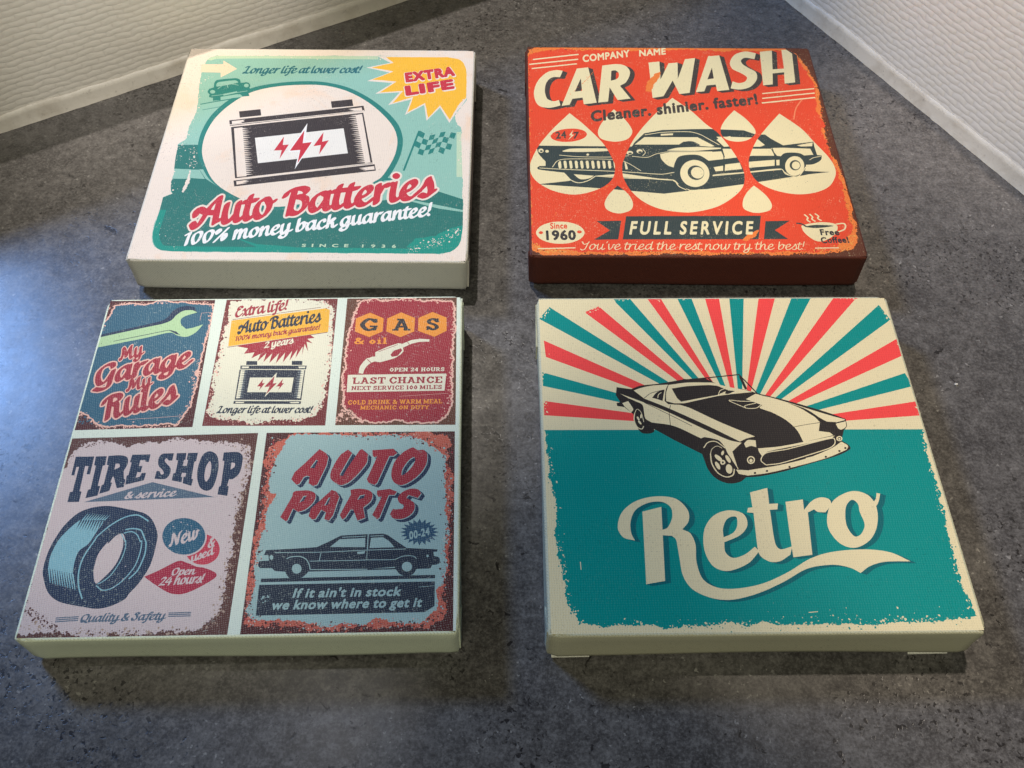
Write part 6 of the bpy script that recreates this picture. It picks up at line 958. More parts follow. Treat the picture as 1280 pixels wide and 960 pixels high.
  ('p','orange','gas_sign/hexagon','C3','c3',{},['965,1762! 1120,1678! 1119,1492! 975,1414! 812,1496! 812,1682!']),
  ('p','orange','gas_sign/hexagon#2','C3','c3',{},['1311,1762! 1470,1679! 1468,1487! 1318,1409! 1158,1492! 1162,1677!']),
  ('p','orange','gas_sign/hexagon#3','C3','c3',{},['1664,1763! 1823,1679! 1826,1491! 1693,1408! 1509,1495! 1508,1679!']),
  ('t','inkw','gas_sign/lettering','C3','c3',{'f': 'slab','s': 'G','m': [42.3519,75.2138,11.0736,-0.0364,0.028,8.5372],'sp': 0.4,'tr': 0}),
  ('t','inkw','gas_sign/lettering','C3','c3',{'f': 'slab','s': 'A','m': [61.1124,74.9583,9.9241,-0.0344,0.0296,8.5385],'sp': 0.4,'tr': 0}),
  ('t','inkw','gas_sign/lettering','C3','c3',{'f': 'slab','s': 'S','m': [79.3988,75.0147,9.0606,0.0054,-0.0051,8.5463],'sp': 0.4,'tr': 0}),
  ('t','orange','gas_sign/lettering','C3','c3',{'f': 'slab','s': '& oil','m': [40.6169,65.9342,5.3302,-0.0139,0.0114,4.3765],'sp': 0.4,'tr': 0}),
  ('p','creamy','gas_sign/pump_nozzle_picture','C3','c3',{},['892,926! 899,1006 928,1066 972,1126! 988,1126! 1027,1145! 1057,1145! 1056,1206! 1182,1276! 1302,1326! 1344,1315! 1400,1346! 1440,1366! 1538,1381 1640,1374! 1640,1342! 1539,1340 1442,1314! 1354,1263! 1361,1212! 1334,1171! 1271,1121! 1192,1092! 1113,1067! 1056,1080! 1024,1064! 979,1025 950,965 941,915!','1220,1167! 1241,1138! 1302,1152! 1347,1227! 1330,1254! 1258,1224!']),
  ('s','gasred','gas_sign/pump_nozzle_picture','C3','c3',{'w': 0.403},['973,1109! 1034,1044!']),
  ('s','gasred','gas_sign/pump_nozzle_picture','C3','c3',{'w': 0.322},['1088,1210! 1295,1306!']),
  ('s','gasred','gas_sign/pump_nozzle_picture','C3','c3',{'w': 0.322},['1391,1356! 1423,1300!']),
  ('p','creamy','gas_sign/notice','C3','c3',{},['779,904! 1833,906! 1818,683! 783,679!']),
  ('t','creamy','gas_sign/lettering','C3','c3',{'f': 'slab','s': 'OPEN 24 HOURS','m': [61.0344,47.0601,2.44,-0.0106,0.0109,2.4987],'sp': 0.5,'tr': 0}),
  ('t','gasred','gas_sign/lettering','C3','c3',{'f': 'slab','s': 'LAST CHANCE','m': [41.5909,39.1602,4.5939,-0.002,0.0019,4.2335],'sp': 0.3,'tr': 0}),
  ('t','gasred','gas_sign/lettering','C3','c3',{'f': 'slab','s': 'NEXT SERVICE 100 MILES','m': [41.494,35.0743,2.5083,0.0086,-0.0091,2.6311],'sp': 0.4,'tr': 0}),
  ('t','orange','gas_sign/lettering','C3','c3',{'f': 'slab','s': 'COLD DRINK & WARM MEAL','m': [40.2373,25.8877,2.3816,0.0056,-0.0065,2.7692],'sp': 0.4,'tr': 0}),
  ('t','orange','gas_sign/lettering','C3','c3',{'f': 'slab','s': 'MECHANIC ON DUTY','m': [46.9868,22.6684,2.3135,-0.0166,0.0177,2.4607],'sp': 0.5,'tr': 0}),
  ('p','maroonb','tire_sign','C4','',{},['-2003,142! -86,181! -89,-1974! -2000,-2008!']),
  ('p','lilac','tire_sign','C4','c4',{'rough': 1.1,'seed': 61},['-1916,-4 -1881,44 -1842,78 -1602,110 -1379,43 -1315,77 -1202,103 -1033,80 -903,141 -684,102 -541,93 -327,76 -205,46 -139,-4 -122,-223 -147,-383 -160,-619 -170,-873 -175,-997 -150,-1170 -172,-1325 -175,-1524 -182,-1695 -246,-1828 -308,-1905 -458,-1940 -770,-1940 -974,-1959 -1115,-1923 -1232,-1960 -1519,-1971 -1608,-1948 -1790,-1923 -1958,-1952 -2002,-1864 -1991,-1709 -2006,-1573 -1996,-1283 -1998,-1018 -1995,-942 -1985,-577 -1989,-328 -1962,-154']),
  ('k','tan','tire_sign','C4','c4',{'seed': 62,'n': 330,'size': 1.2,'spread': 3},['-265,54 -144,-59 -135,-384 -165,-747 -161,-1170 -168,-1501 -195,-1751 -257,-1894']),
  ('k','maroonb','tire_sign','C4','c4',{'seed': 63,'n': 420,'size': 0.9,'spread': 2.2},['-684,102 -205,46 -125,-155 -145,-397 -165,-747 -150,-1170 -157,-1501 -174,-1751 -255,-1906']),
  ('k','maroonb','tire_sign','C4','c4',{'seed': 64,'n': 200,'size': 0.9,'spread': 1.6},['-1964,-194 -1923,24 -1602,110 -1202,103 -805,118']),
  ('k','maroonb','tire_sign','C4','c4',{'seed': 65,'n': 130,'size': 1.1,'spread': 2.0},['-2003,-1664 -1933,-1732 -1763,-1824 -1613,-1926']),
  ('k','tan','tire_sign','C4','c4',{'seed': 66,'n': 140,'size': 1.3,'spread': 2.4},['-1987,-1842 -1856,-1867 -1608,-1948 -458,-1940']),
  ('k','maroonb','tire_sign','C4','c4',{'seed': 67,'n': 90,'size': 0.8,'spread': 1.3},['-2006,-1282 -1990,-1550 -1991,-1709']),
  ('k','maroonb','tire_sign','C4','c4',{'seed': 68,'n': 130,'size': 1.0,'spread': 1.5},['-1608,-1948 -1113,-1934 -458,-1940 -255,-1906']),
  ('p','navy','tire_sign/headline_lettering','C4','c4',{},['-1885,-76! -1700,-76! -1696,-284! -1731,-281! -1732,-188! -1767,-186! -1755,-474! -1735,-479! -1734,-593! -1846,-594! -1848,-481! -1823,-478! -1825,-196! -1852,-196! -1849,-293! -1880,-292!']),
  ('p','navy','tire_sign/headline_lettering','C4','c4',{},['-1684,-76! -1575,-74! -1569,-180! -1591,-186! -1591,-413! -1566,-420! -1568,-525! -1681,-553! -1676,-458! -1653,-452! -1660,-185! -1679,-178!']),
  ('p','navy','tire_sign/headline_lettering','C4','c4',{},['-1558,-71! -1436,-66 -1367,-92 -1347,-163 -1370,-251! -1347,-344! -1333,-345! -1332,-433! -1398,-445! -1454,-316! -1467,-316! -1473,-376! -1457,-383! -1464,-474! -1556,-506! -1554,-407! -1536,-401! -1534,-181! -1555,-173!','-1468,-164! -1434,-165 -1420,-203 -1466,-232!']),
  ('p','navy','tire_sign/headline_lettering','C4','c4',{},['-1322,-61! -1139,-60! -1140,-150! -1172,-146! -1182,-125! -1228,-127! -1229,-195! -1194,-193! -1197,-267! -1230,-266! -1235,-329! -1196,-320! -1185,-276! -1142,-274! -1148,-361! -1321,-407! -1329,-305! -1312,-298! -1310,-153! -1328,-147!']),
  ('p','navy','tire_sign/headline_lettering','C4','c4',{},['-905,-50! -907,-136! -942,-136! -970,-108 -983,-135 -952,-176 -909,-224 -903,-292 -933,-344 -984,-350 -1046,-345! -1042,-256! -1013,-256! -988,-297 -965,-284 -986,-243 -1032,-195 -1049,-120 -1026,-59 -975,-50!']),
  ('p','navy','tire_sign/headline_lettering','C4','c4',{},['-876,-50! -780,-49! -777,-129! -791,-131! -791,-199! -751,-200! -749,-132! -764,-126! -762,-49! -663,-48! -667,-147! -683,-153! -680,-348! -662,-355! -667,-431! -757,-400! -762,-327! -743,-327! -743,-283! -784,-280! -788,-323! -773,-327! -771,-389! -872,-365! -869,-285! -850,-282! -849,-137! -870,-130!']),
  ('p','navy','tire_sign/headline_lettering','C4','c4',{},['-545,-32 -468,-81 -432,-205 -433,-352 -457,-458 -509,-490 -578,-449 -625,-336 -635,-201 -609,-72','-530,-149 -557,-216 -553,-337 -528,-384 -500,-325 -506,-197']),
  ('p','navy','tire_sign/headline_lettering','C4','c4',{},['-403,-48! -262,-46 -209,-92 -200,-181 -211,-289 -265,-358 -305,-361! -314,-434! -297,-441! -295,-549! -394,-531! -392,-446! -375,-433! -382,-151! -402,-144!','-309,-169! -306,-250! -273,-221 -273,-177']),
  ('p','greyblue','tire_sign/triangle','C4','c4',{},['-1688,-597! -1058,-382! -420,-560!']),
  ('t','lilac','tire_sign/lettering','C4','c4',{'f': 'script','s': '& service','m': [-65.1495,-28.221,3.1718,0.1442,-0.1223,2.6902],'sp': 0.4,'tr': 0.1}),
  ('p','navy','tire_sign/tire_picture','C4','c4',{},['-1893,-1355 -1906,-1260 -1905,-1177 -1895,-1087 -1872,-996 -1816,-850 -1716,-718 -1595,-660 -1441,-642 -1266,-675 -1078,-726 -986,-797 -913,-923 -894,-1012 -908,-1265 -972,-1441 -1053,-1566 -1075,-1612 -1188,-1678 -1309,-1704 -1440,-1685 -1674,-1630 -1804,-1531']),
  ('p','ltblue','tire_sign/tire_picture','C4','c4',{},['-1859,-1291! -1869,-1184 -1855,-1087 -1828,-994 -1773,-903 -1722,-837 -1672,-788! -1439,-808! -1491,-926 -1541,-1048 -1612,-1122 -1627,-1241 -1617,-1354!']),
  ('p','ltblue','tire_sign/tire_picture','C4','c4',{},['-1862,-1291! -1845,-1291! -1800,-1438! -1805,-1444!']),
  ('p','ltblue','tire_sign/tire_picture','C4','c4',{},['-1838,-1297! -1821,-1297! -1775,-1446! -1780,-1451!']),
  ('p','ltblue','tire_sign/tire_picture','C4','c4',{},['-1815,-1303! -1797,-1304! -1750,-1453! -1755,-1459!']),
  ('p','ltblue','tire_sign/tire_picture','C4','c4',{},['-1791,-1310! -1774,-1310! -1725,-1461! -1730,-1466!']),
  ('p','ltblue','tire_sign/tire_picture','C4','c4',{},['-1767,-1316! -1750,-1316! -1701,-1468! -1706,-1474!']),
  ('p','ltblue','tire_sign/tire_picture','C4','c4',{},['-1744,-1322! -1726,-1323! -1676,-1475! -1681,-1481!']),
  ('p','ltblue','tire_sign/tire_picture','C4','c4',{},['-1720,-1329! -1703,-1329! -1651,-1483! -1656,-1488!']),
  ('p','ltblue','tire_sign/tire_picture','C4','c4',{},['-1697,-1335! -1679,-1335! -1626,-1490! -1631,-1496!']),
  ('p','ltblue','tire_sign/tire_picture','C4','c4',{},['-1673,-1341! -1656,-1341! -1602,-1497! -1607,-1503!']),
  ('p','ltblue','tire_sign/tire_picture','C4','c4',{},['-1649,-1347! -1632,-1348! -1577,-1505! -1582,-1510!']),
  ('p','ltblue','tire_sign/tire_picture','C4','c4',{},['-1626,-1354! -1609,-1354! -1553,-1512! -1558,-1518!']),
  ('p','navy','tire_sign/tire_picture','C4','c4',{},['-1671,-779! -1652,-783! -1693,-895!']),
  ('p','navy','tire_sign/tire_picture','C4','c4',{},['-1646,-780! -1627,-784! -1667,-901!']),
  ('p','navy','tire_sign/tire_picture','C4','c4',{},['-1621,-780! -1603,-784! -1642,-906!']),
  ('p','navy','tire_sign/tire_picture','C4','c4',{},['-1597,-780! -1578,-785! -1616,-911!']),
  ('p','navy','tire_sign/tire_picture','C4','c4',{},['-1572,-781! -1553,-785! -1590,-917!']),
  ('p','navy','tire_sign/tire_picture','C4','c4',{},['-1548,-781! -1529,-785! -1565,-922!']),
  ('p','navy','tire_sign/tire_picture','C4','c4',{},['-1523,-782! -1504,-786! -1539,-928!']),
  ('p','navy','tire_sign/tire_picture','C4','c4',{},['-1498,-782! -1480,-786! -1514,-933!']),
  ('p','navy','tire_sign/tire_picture','C4','c4',{},['-1474,-782! -1455,-787! -1488,-938!']),
  ('p','navy','tire_sign/tire_picture','C4','c4',{},['-1449,-783! -1430,-787! -1463,-944!']),
  ('p','navy','tire_sign/tire_picture','C4','c4',{},['-1424,-783! -1406,-787! -1437,-949!']),
  ('p','ltblue','tire_sign/tire_picture','C4','c4',{},['-1664,-794! -1646,-795! -1614,-711!']),
  ('p','ltblue','tire_sign/tire_picture','C4','c4',{},['-1640,-795! -1622,-795! -1589,-713!']),
  ('p','ltblue','tire_sign/tire_picture','C4','c4',{},['-1617,-795! -1599,-796! -1565,-716!']),
  ('p','ltblue','tire_sign/tire_picture','C4','c4',{},['-1593,-796! -1575,-796! -1541,-719!']),
  ('p','ltblue','tire_sign/tire_picture','C4','c4',{},['-1570,-796! -1552,-796! -1517,-722!']),
  ('p','ltblue','tire_sign/tire_picture','C4','c4',{},['-1546,-796! -1529,-797! -1493,-725!']),
  ('p','ltblue','tire_sign/tire_picture','C4','c4',{},['-1523,-797! -1505,-797! -1469,-728!']),
  ('p','ltblue','tire_sign/tire_picture','C4','c4',{},['-1499,-797! -1482,-797! -1445,-731!']),
  ('p','ltblue','tire_sign/tire_picture','C4','c4',{},['-1476,-798! -1458,-798! -1420,-734!']),
  ('p','ltblue','tire_sign/tire_picture','C4','c4',{},['-1453,-798! -1435,-798! -1396,-737!']),
  ('s','ltblue','tire_sign/tire_picture','C4','c4',{'w': 0.685},['-1471,-1605 -1533,-1478 -1565,-1325 -1554,-1183 -1485,-1002 -1471,-966 -1364,-847 -1247,-767 -1139,-746 -1067,-780 -1016,-815']),
  ('p','lilac','tire_sign/tire_picture','C4','c4',{},['-1422,-1363 -1432,-1268 -1420,-1149 -1359,-1029 -1354,-1049 -1295,-966 -1238,-945 -1201,-1005 -1202,-1068 -1207,-1177 -1256,-1307 -1330,-1411 -1380,-1455']),
  ('s','navy','tire_sign/tire_picture','C4','c4',{'w': 0.514},['-1217,-994 -1200,-1080 -1213,-1201 -1253,-1319 -1335,-1440']),
  ('s','ltblue','tire_sign/tire_picture','C4','c4',{'w': 0.457},['-1249,-945 -1194,-1029 -1192,-1019 -1180,-1105 -1197,-1225 -1254,-1366 -1324,-1441 -1363,-1460']),
  ('s','ltblue','tire_sign/tire_picture','C4','c4',{'w': 0.514},['-1228,-940 -1159,-925 -1098,-957 -1050,-1032 -1039,-1022 -1031,-1131 -1054,-1287 -1134,-1426 -1224,-1506 -1306,-1522 -1372,-1475']),
  ('s','ltblue','tire_sign/tire_picture','C4','c4',{'w': 0.685},['-1219,-903 -1155,-892 -1074,-908 -1046,-946 -994,-1045 -994,-1047 -983,-1156 -1016,-1323 -1084,-1416']),
  ('k','lilac','tire_sign/tire_picture','C4','c4',{'seed': 69,'n': 12,'size': 0.6,'spread': 3},['-1687,-1533 -1185,-1593 -1076,-1070']),
  ('p','crimson','tire_sign/diamond_badge','C4','c4',{},['-945,-1395! -830,-1338 -683,-1251 -631,-1237 -573,-1259 -413,-1309 -297,-1358 -272,-1400 -325,-1452 -472,-1542 -573,-1575 -682,-1561 -825,-1478']),
  ('t','lilac','tire_sign/diamond_badge','C4','c4',{'f': 'script','s': 'Open','m': [-35.0223,-69.1254,2.5892,0.0642,-0.0601,2.425],'sp': 0.4,'tr': 0}),
  ('t','lilac','tire_sign/diamond_badge','C4','c4',{'f': 'script','s': '24 hours!','m': [-39.5715,-74.2597,2.7134,0.1617,-0.1732,2.9063],'sp': 0.4,'tr': 0}),
  ('p','lilac','tire_sign/used_badge','C4','c4',{},['-269,-1132 -287,-1238 -367,-1301 -478,-1299 -579,-1233 -631,-1126 -615,-1019 -535,-953 -421,-955 -320,-1023']),
  ('p','rosered','tire_sign/used_badge','C4','c4',{},['-283,-1126 -300,-1219 -373,-1275 -474,-1273 -565,-1214 -613,-1120 -597,-1026 -524,-968 -421,-970 -329,-1030']),
  ('p','lilac','tire_sign/used_badge','C4','c4',{},['-426,-987 -448,-1110 -545,-1183 -680,-1181 -802,-1104 -867,-979 -847,-855 -750,-778 -612,-780 -488,-860']),
  ('t','lilac','tire_sign/used_badge','C4','c4',{'f': 'script','s': '&','m': [-20.2091,-55.1646,2.611,0.3194,-0.4246,3.4714],'sp': 0.4,'tr': 0}),
  ('t','lilac','tire_sign/used_badge','C4','c4',{'f': 'script','s': 'used','m': [-26.7391,-62.589,2.6916,1.0603,-0.9278,2.3554],'sp': 0.4,'tr': 0}),
  ('p','bluec','tire_sign/new_badge','C4','c4',{},['-441,-986 -462,-1100 -553,-1168 -678,-1165 -792,-1094 -852,-980 -833,-865 -743,-794 -614,-797 -499,-870']),
  ('t','lilac','tire_sign/new_badge','C4','c4',{'f': 'script','s': 'New','m': [-37.9581,-54.366,3.5422,1.1407,-1.3441,4.1737],'sp': 0.4,'tr': 0}),
  ('k','lilac','tire_sign/new_badge','C4','c4',{'seed': 70,'n': 16,'size': 0.7,'spread': 4},['-755,-838 -521,-905']),
  ('s','greyblue','tire_sign/motto_lettering','C4','c4',{'w': 0.515},['-1666,-1787! -1462,-1778!']),
  ('s','greyblue','tire_sign/motto_lettering','C4','c4',{'w': 0.515},['-652,-1757! -449,-1753!']),
  ('s','greyblue','tire_sign/motto_lettering','C4','c4',{'w': 0.515},['-1665,-1805! -1462,-1795!']),
  ('s','greyblue','tire_sign/motto_lettering','C4','c4',{'w': 0.515},['-651,-1772! -449,-1770!']),
  ('s','greyblue','tire_sign/motto_lettering','C4','c4',{'w': 0.515},['-1664,-1823! -1461,-1812!']),
  ('s','greyblue','tire_sign/motto_lettering','C4','c4',{'w': 0.515},['-651,-1788! -448,-1787!']),
  ('t','greyblue','tire_sign/motto_lettering','C4','c4',{'f': 'script','s': 'Quality & Safety','m': [-72.3176,-91.4957,2.8879,0.0492,-0.043,2.5289],'sp': 0.4,'tr': 0}),
  ('p','maroon','parts_sign','C5','',{},['1,180! 1935,170! 1946,-1973! 26,-1976!']),
  ('p','coral','parts_sign','C5','c5',{'rough': 1.3,'seed': 71},['291,157 211,130 125,54 50,-15 55,-247 37,-473 44,-707 53,-959 49,-1271 48,-1506 39,-1757 76,-1880 331,-1907 648,-1934 961,-1929 1057,-1919 1245,-1911 1424,-1915 1582,-1928 1739,-1898 1843,-1833 1861,-1652 1890,-1479 1908,-1182 1903,-864 1909,-477 1882,-208 1877,83 1745,127 1506,145 1148,158']),
  ('p','paleblue','parts_sign','C5','c5',{'rough': 0.9,'seed': 72},['258,129 216,80 152,-85 98,-221 99,-422 106,-527 172,-554 109,-733 106,-935 89,-980 60,-1271 72,-1449 74,-1622 60,-1757 100,-1820 323,-1840 535,-1855 643,-1890 803,-1915 927,-1889 1023,-1908 948,-1873 1087,-1911 1241,-1845 1370,-1880 1497,-1894 1685,-1864 1726,-1809 1789,-1765 1808,-1674 1784,-1559 1837,-1525 1867,-1397 1864,-1205 1883,-998 1888,-989 1873,-736 1852,-542 1837,-343 1846,-153 1773,-69 1678,-19 1605,52 1508,110 1387,140 984,122 981,139 707,146 447,133 269,139']),
  ('k','coral','parts_sign','C5','c5',{'seed': 74,'n': 380,'size': 1.1,'spread': 2.2},['96,96 75,-315 69,-643 74,-1212 66,-1564 72,-1847 381,-1885 752,-1925 1057,-1919 1371,-1903 1687,-1908 1842,-1788 1869,-1479 1885,-1121 1901,-737 1860,-343 1856,-70 1627,87 1268,149 792,149']),
  ('k','maroon','parts_sign','C5','c5',{'seed': 73,'n': 760,'size': 1.05,'spread': 2.1},['96,96 75,-315 69,-643 74,-1212 66,-1564 72,-1847 381,-1885 752,-1925 1057,-1919 1371,-1903 1687,-1908 1842,-1788 1869,-1479 1885,-1121 1901,-737 1860,-343 1856,-70 1627,87 1268,149 792,149']),
  ('k','pink','parts_sign','C5','c5',{'seed': 77,'n': 200,'size': 0.7,'spread': 2.4},['96,96 75,-315 69,-643 74,-1212 66,-1564 72,-1847 381,-1885 752,-1925 1057,-1919 1371,-1903 1687,-1908 1842,-1788 1869,-1479 1885,-1121 1901,-737 1860,-343 1856,-70 1627,87 1268,149 792,149']),
  ('k','darkred','parts_sign','C5','c5',{'seed': 78,'n': 220,'size': 0.9,'spread': 2.2},['96,96 75,-315 69,-643 74,-1212 66,-1564 72,-1847 381,-1885 752,-1925 1057,-1919 1371,-1903 1687,-1908 1842,-1788 1869,-1479 1885,-1121 1901,-737 1860,-343 1856,-70 1627,87 1268,149 792,149']),
  ('k','paleblue','parts_sign','C5','c5',{'seed': 75,'n': 160,'size': 1.0,'spread': 2.4},['96,96 75,-315 69,-643 74,-1212 66,-1564 72,-1847 381,-1885 752,-1925 1057,-1919 1371,-1903 1687,-1908 1842,-1788 1869,-1479 1885,-1121 1901,-737 1860,-343 1856,-70 1627,87 1268,149 792,149']),
  ('p','navy','parts_sign/headline_lettering','C5','c5',{'sweep': [1.909,-1.635]},18),
  ('p','navy','parts_sign/headline_lettering','C5','c5',{'sweep': [1.909,-1.635]},18),
  ('p','navy','parts_sign/headline_lettering','C5','c5',{'sweep': [1.909,-1.635]},18),
  ('p','navy','parts_sign/headline_lettering','C5','c5',{'sweep': [1.909,-1.635]},18),
  ('p','navy','parts_sign/headline_lettering','C5','c5',{'sweep': [1.909,-1.635]},18),
  ('p','navy','parts_sign/headline_lettering','C5','c5',{'sweep': [1.909,-1.635]},18),
  ('p','navy','parts_sign/headline_lettering','C5','c5',{'sweep': [1.909,-1.635]},18),
  ('p','navy','parts_sign/headline_lettering','C5','c5',{'sweep': [1.909,-1.635]},18),
  ('p','navy','parts_sign/headline_lettering','C5','c5',{'sweep': [1.909,-1.635]},18),
  ('p','paleblue','parts_sign/headline_lettering','C5','c5',{'sweep': [0.306,-0.36]},9),
  ('p','paleblue','parts_sign/headline_lettering','C5','c5',{'sweep': [0.306,-0.36]},9),
  ('p','paleblue','parts_sign/headline_lettering','C5','c5',{'sweep': [0.306,-0.36]},9),
  ('p','paleblue','parts_sign/headline_lettering','C5','c5',{'sweep': [0.306,-0.36]},9),
  ('p','paleblue','parts_sign/headline_lettering','C5','c5',{'sweep': [0.306,-0.36]},9),
  ('p','paleblue','parts_sign/headline_lettering','C5','c5',{'sweep': [0.306,-0.36]},9),
  ('p','paleblue','parts_sign/headline_lettering','C5','c5',{'sweep': [0.306,-0.36]},9),
  ('p','paleblue','parts_sign/headline_lettering','C5','c5',{'sweep': [0.306,-0.36]},9),
  ('p','paleblue','parts_sign/headline_lettering','C5','c5',{'sweep': [0.306,-0.36]},9),
  ('p','darkred','parts_sign/headline_lettering','C5','c5',{},['562,-23! 631,-72! 659,-121! 650,-216! 577,-436! 539,-452! 490,-421! 493,-341! 464,-334! 436,-347! 398,-426! 370,-435! 312,-372! 338,-292! 432,-185!','539,-149! 489,-241! 531,-248! 560,-160!']),
  ('p','darkred','parts_sign/headline_lettering','C5','c5',{},['785,-88! 852,-34! 896,-76! 802,-299 795,-333 823,-343! 857,-260! 970,-43! 993,-29! 1057,-92! 1050,-195 966,-329 880,-421 813,-446 754,-419 703,-365 702,-284 744,-163']),
  ('p','darkred','parts_sign/headline_lettering','C5','c5',{},['1099,-45! 1312,-31! 1352,-83! 1316,-117! 1275,-116! 1170,-425! 1148,-449! 1084,-424! 1064,-384! 1153,-121! 1120,-128! 1105,-107!']),
  ('p','darkred','parts_sign/headline_lettering','C5','c5',{},['1512,-16! 1561,-52! 1619,-46! 1656,-95 1654,-205 1604,-312 1515,-404 1413,-456 1331,-415 1305,-321 1331,-186 1409,-77 1477,-30','1522,-134 1471,-174 1417,-269 1408,-339 1431,-336 1498,-263 1541,-169']),
  ('p','darkred','parts_sign/headline_lettering','C5','c5',{},['366,-505! 486,-500 557,-528 574,-587 546,-651 484,-714 419,-738! 364,-699! 327,-826! 312,-838! 251,-793! 344,-563! 346,-524!','452,-565! 420,-636! 463,-617! 486,-559!']),
  ('p','darkred','parts_sign/headline_lettering','C5','c5',{},['726,-498! 773,-518! 807,-577! 761,-782! 727,-838! 680,-819! 691,-749! 643,-716! 596,-817! 563,-823! 525,-785! 540,-702! 622,-613!','705,-582! 667,-672! 700,-666! 722,-589!']),
  ('p','darkred','parts_sign/headline_lettering','C5','c5',{},['911,-500! 1002,-489 1095,-510 1132,-556 1124,-621 1082,-672 1050,-697! 1074,-813! 1003,-843! 955,-722! 927,-721! 883,-809! 856,-828! 827,-777! 920,-553!','1007,-567! 985,-616! 1049,-594! 1058,-555!']),
  ('p','darkred','parts_sign/headline_lettering','C5','c5',{},['1175,-511! 1300,-496! 1371,-528! 1349,-566! 1292,-565! 1215,-815! 1193,-831! 1143,-782! 1225,-584! 1191,-583! 1175,-557!']),
  ('p','darkred','parts_sign/headline_lettering','C5','c5',{},['1612,-551! 1576,-505 1496,-499 1417,-541 1383,-599 1401,-652 1446,-681 1436,-719! 1368,-726! 1340,-721! 1314,-778! 1350,-823 1430,-831 1507,-794 1550,-731 1547,-660 1512,-628 1471,-601 1487,-569! 1533,-586! 1579,-603!']),
  ('p','tealnavy','parts_sign/hours_badge','C5','c5',{},['1799,-979! 1741,-993! 1790,-1023! 1729,-1023! 1764,-1062! 1705,-1047! 1723,-1092! 1672,-1065! 1671,-1112! 1633,-1074! 1613,-1117! 1591,-1073! 1555,-1110! 1551,-1063! 1502,-1089! 1517,-1044! 1459,-1057! 1491,-1019! 1430,-1017! 1477,-989! 1419,-972! 1476,-958! 1426,-928! 1488,-928! 1452,-889! 1511,-903! 1493,-857! 1545,-885! 1545,-837! 1584,-876! 1604,-831! 1627,-877! 1663,-839! 1667,-887! 1717,-861! 1702,-906! 1760,-894! 1727,-932! 1788,-934! 1741,-962!']),
  ('t','paleblue','parts_sign/hours_badge','C5','c5',{'f': 'bold','s': '00-24','m': [75.7322,-52.5372,3.8197,0.9197,-0.4931,5.6284],'sp': 0.4,'tr': 0}),
  ('p','inkn','parts_sign/car_picture','C5','c5',{},['143,-1192! 159,-1141! 459,-1128 635,-1118! 740,-1065! 857,-999! 1001,-992! 1258,-985! 1303,-1000! 1396,-1070! 1493,-1141! 1786,-1159! 1784,-1184! 1748,-1185! 1754,-1228! 1804,-1247 1809,-1301 1778,-1318! 1740,-1321! 1725,-1356! 1594,-1359! 1563,-1409 1510,-1426 1444,-1411 1398,-1359! 1132,-1363! 582,-1369! 558,-1398 523,-1427 415,-1431 379,-1395 365,-1366! 266,-1358! 236,-1328! 122,-1326! 101,-1296 107,-1254! 199,-1250! 187,-1196!']),
  ('p','paleblue','parts_sign/car_picture','C5','c5',{},['762,-1118! 847,-1039! 1004,-1033! 1091,-1028! 1096,-1126!']),
  ('p','paleblue','parts_sign/car_picture','C5','c5',{},['1146,-1029! 1260,-1024! 1318,-1062! 1376,-1131! 1139,-1135!']),
  ('s','paleblue','parts_sign/car_picture','C5','c5',{'w': 0.461},['1117,-985! 1119,-1151!']),
  ('s','paleblue','parts_sign/car_picture','C5','c5',{'w': 0.346},['870,-1018! 1002,-1014! 1098,-1009!']),
  ('s','paleblue','parts_sign/car_picture','C5','c5',{'w': 0.346},['1137,-1010! 1265,-1007!']),
  ('s','paleblue','parts_sign/car_picture','C5','c5',{'w': 0.346},['244,-1169 673,-1171 893,-1165 1113,-1157 1488,-1151']),
  ('s','paleblue','parts_sign/car_picture','C5','c5',{'w': 0.346},['681,-1180! 672,-1264!']),
  ('s','paleblue','parts_sign/car_picture','C5','c5',{'w': 0.23},['1118,-1157! 1120,-1259!']),
  ('s','paleblue','parts_sign/car_picture','C5','c5',{'w': 0.346},['583,-1262 1020,-1261 1119,-1258 1382,-1258 1447,-1229 1512,-1221 1568,-1231 1590,-1255']),
  ('s','paleblue','parts_sign/car_picture','C5','c5',{'w': 0.461},['361,-1235 403,-1215 490,-1213 548,-1244 581,-1298 596,-1349']),
  ('s','paleblue','parts_sign/car_picture','C5','c5',{'w': 0.403},['596,-1349! 1132,-1354!']),
  ('p','paleblue','parts_sign/car_picture','C5','c5',{},['1169,-1350! 1391,-1333! 1392,-1344!']),
  ('p','paleblue','parts_sign/car_picture','C5','c5',{},['1021,-1174! 1099,-1166! 1093,-1193! 1030,-1196!']),
  ('p','paleblue','parts_sign/car_picture','C5','c5',{},['514,-1339 508,-1368 487,-1385 459,-1385 434,-1366 423,-1337 428,-1308 449,-1290 477,-1290 502,-1309']),
  ('p','paleblue','parts_sign/car_picture','C5','c5',{},['235,-1218 233,-1232 225,-1241 215,-1241 205,-1232 200,-1218 201,-1203 209,-1195 220,-1195 230,-1204']),
  ('p','paleblue','parts_sign/car_picture','C5','c5',{},['1551,-1335 1543,-1364 1519,-1381 1490,-1381 1465,-1362 1455,-1333 1462,-1304 1486,-1286 1516,-1286 1540,-1305']),
  ('p','paleblue','parts_sign/car_picture','C5','c5',{},['1705,-1227 1703,-1235 1698,-1241 1691,-1240 1685,-1235 1683,-1227 1685,-1218 1690,-1213 1697,-1213 1703,-1218']),
  ('p','inkn','parts_sign/car_picture','C5','c5',{},['146,-1432! 1770,-1421! 1769,-1456! 148,-1469!']),
  ('p','inkn','parts_sign/notice','C5','c5',{},['137,-1494! 1769,-1487! 1772,-1730! 1683,-1788! 144,-1795!']),
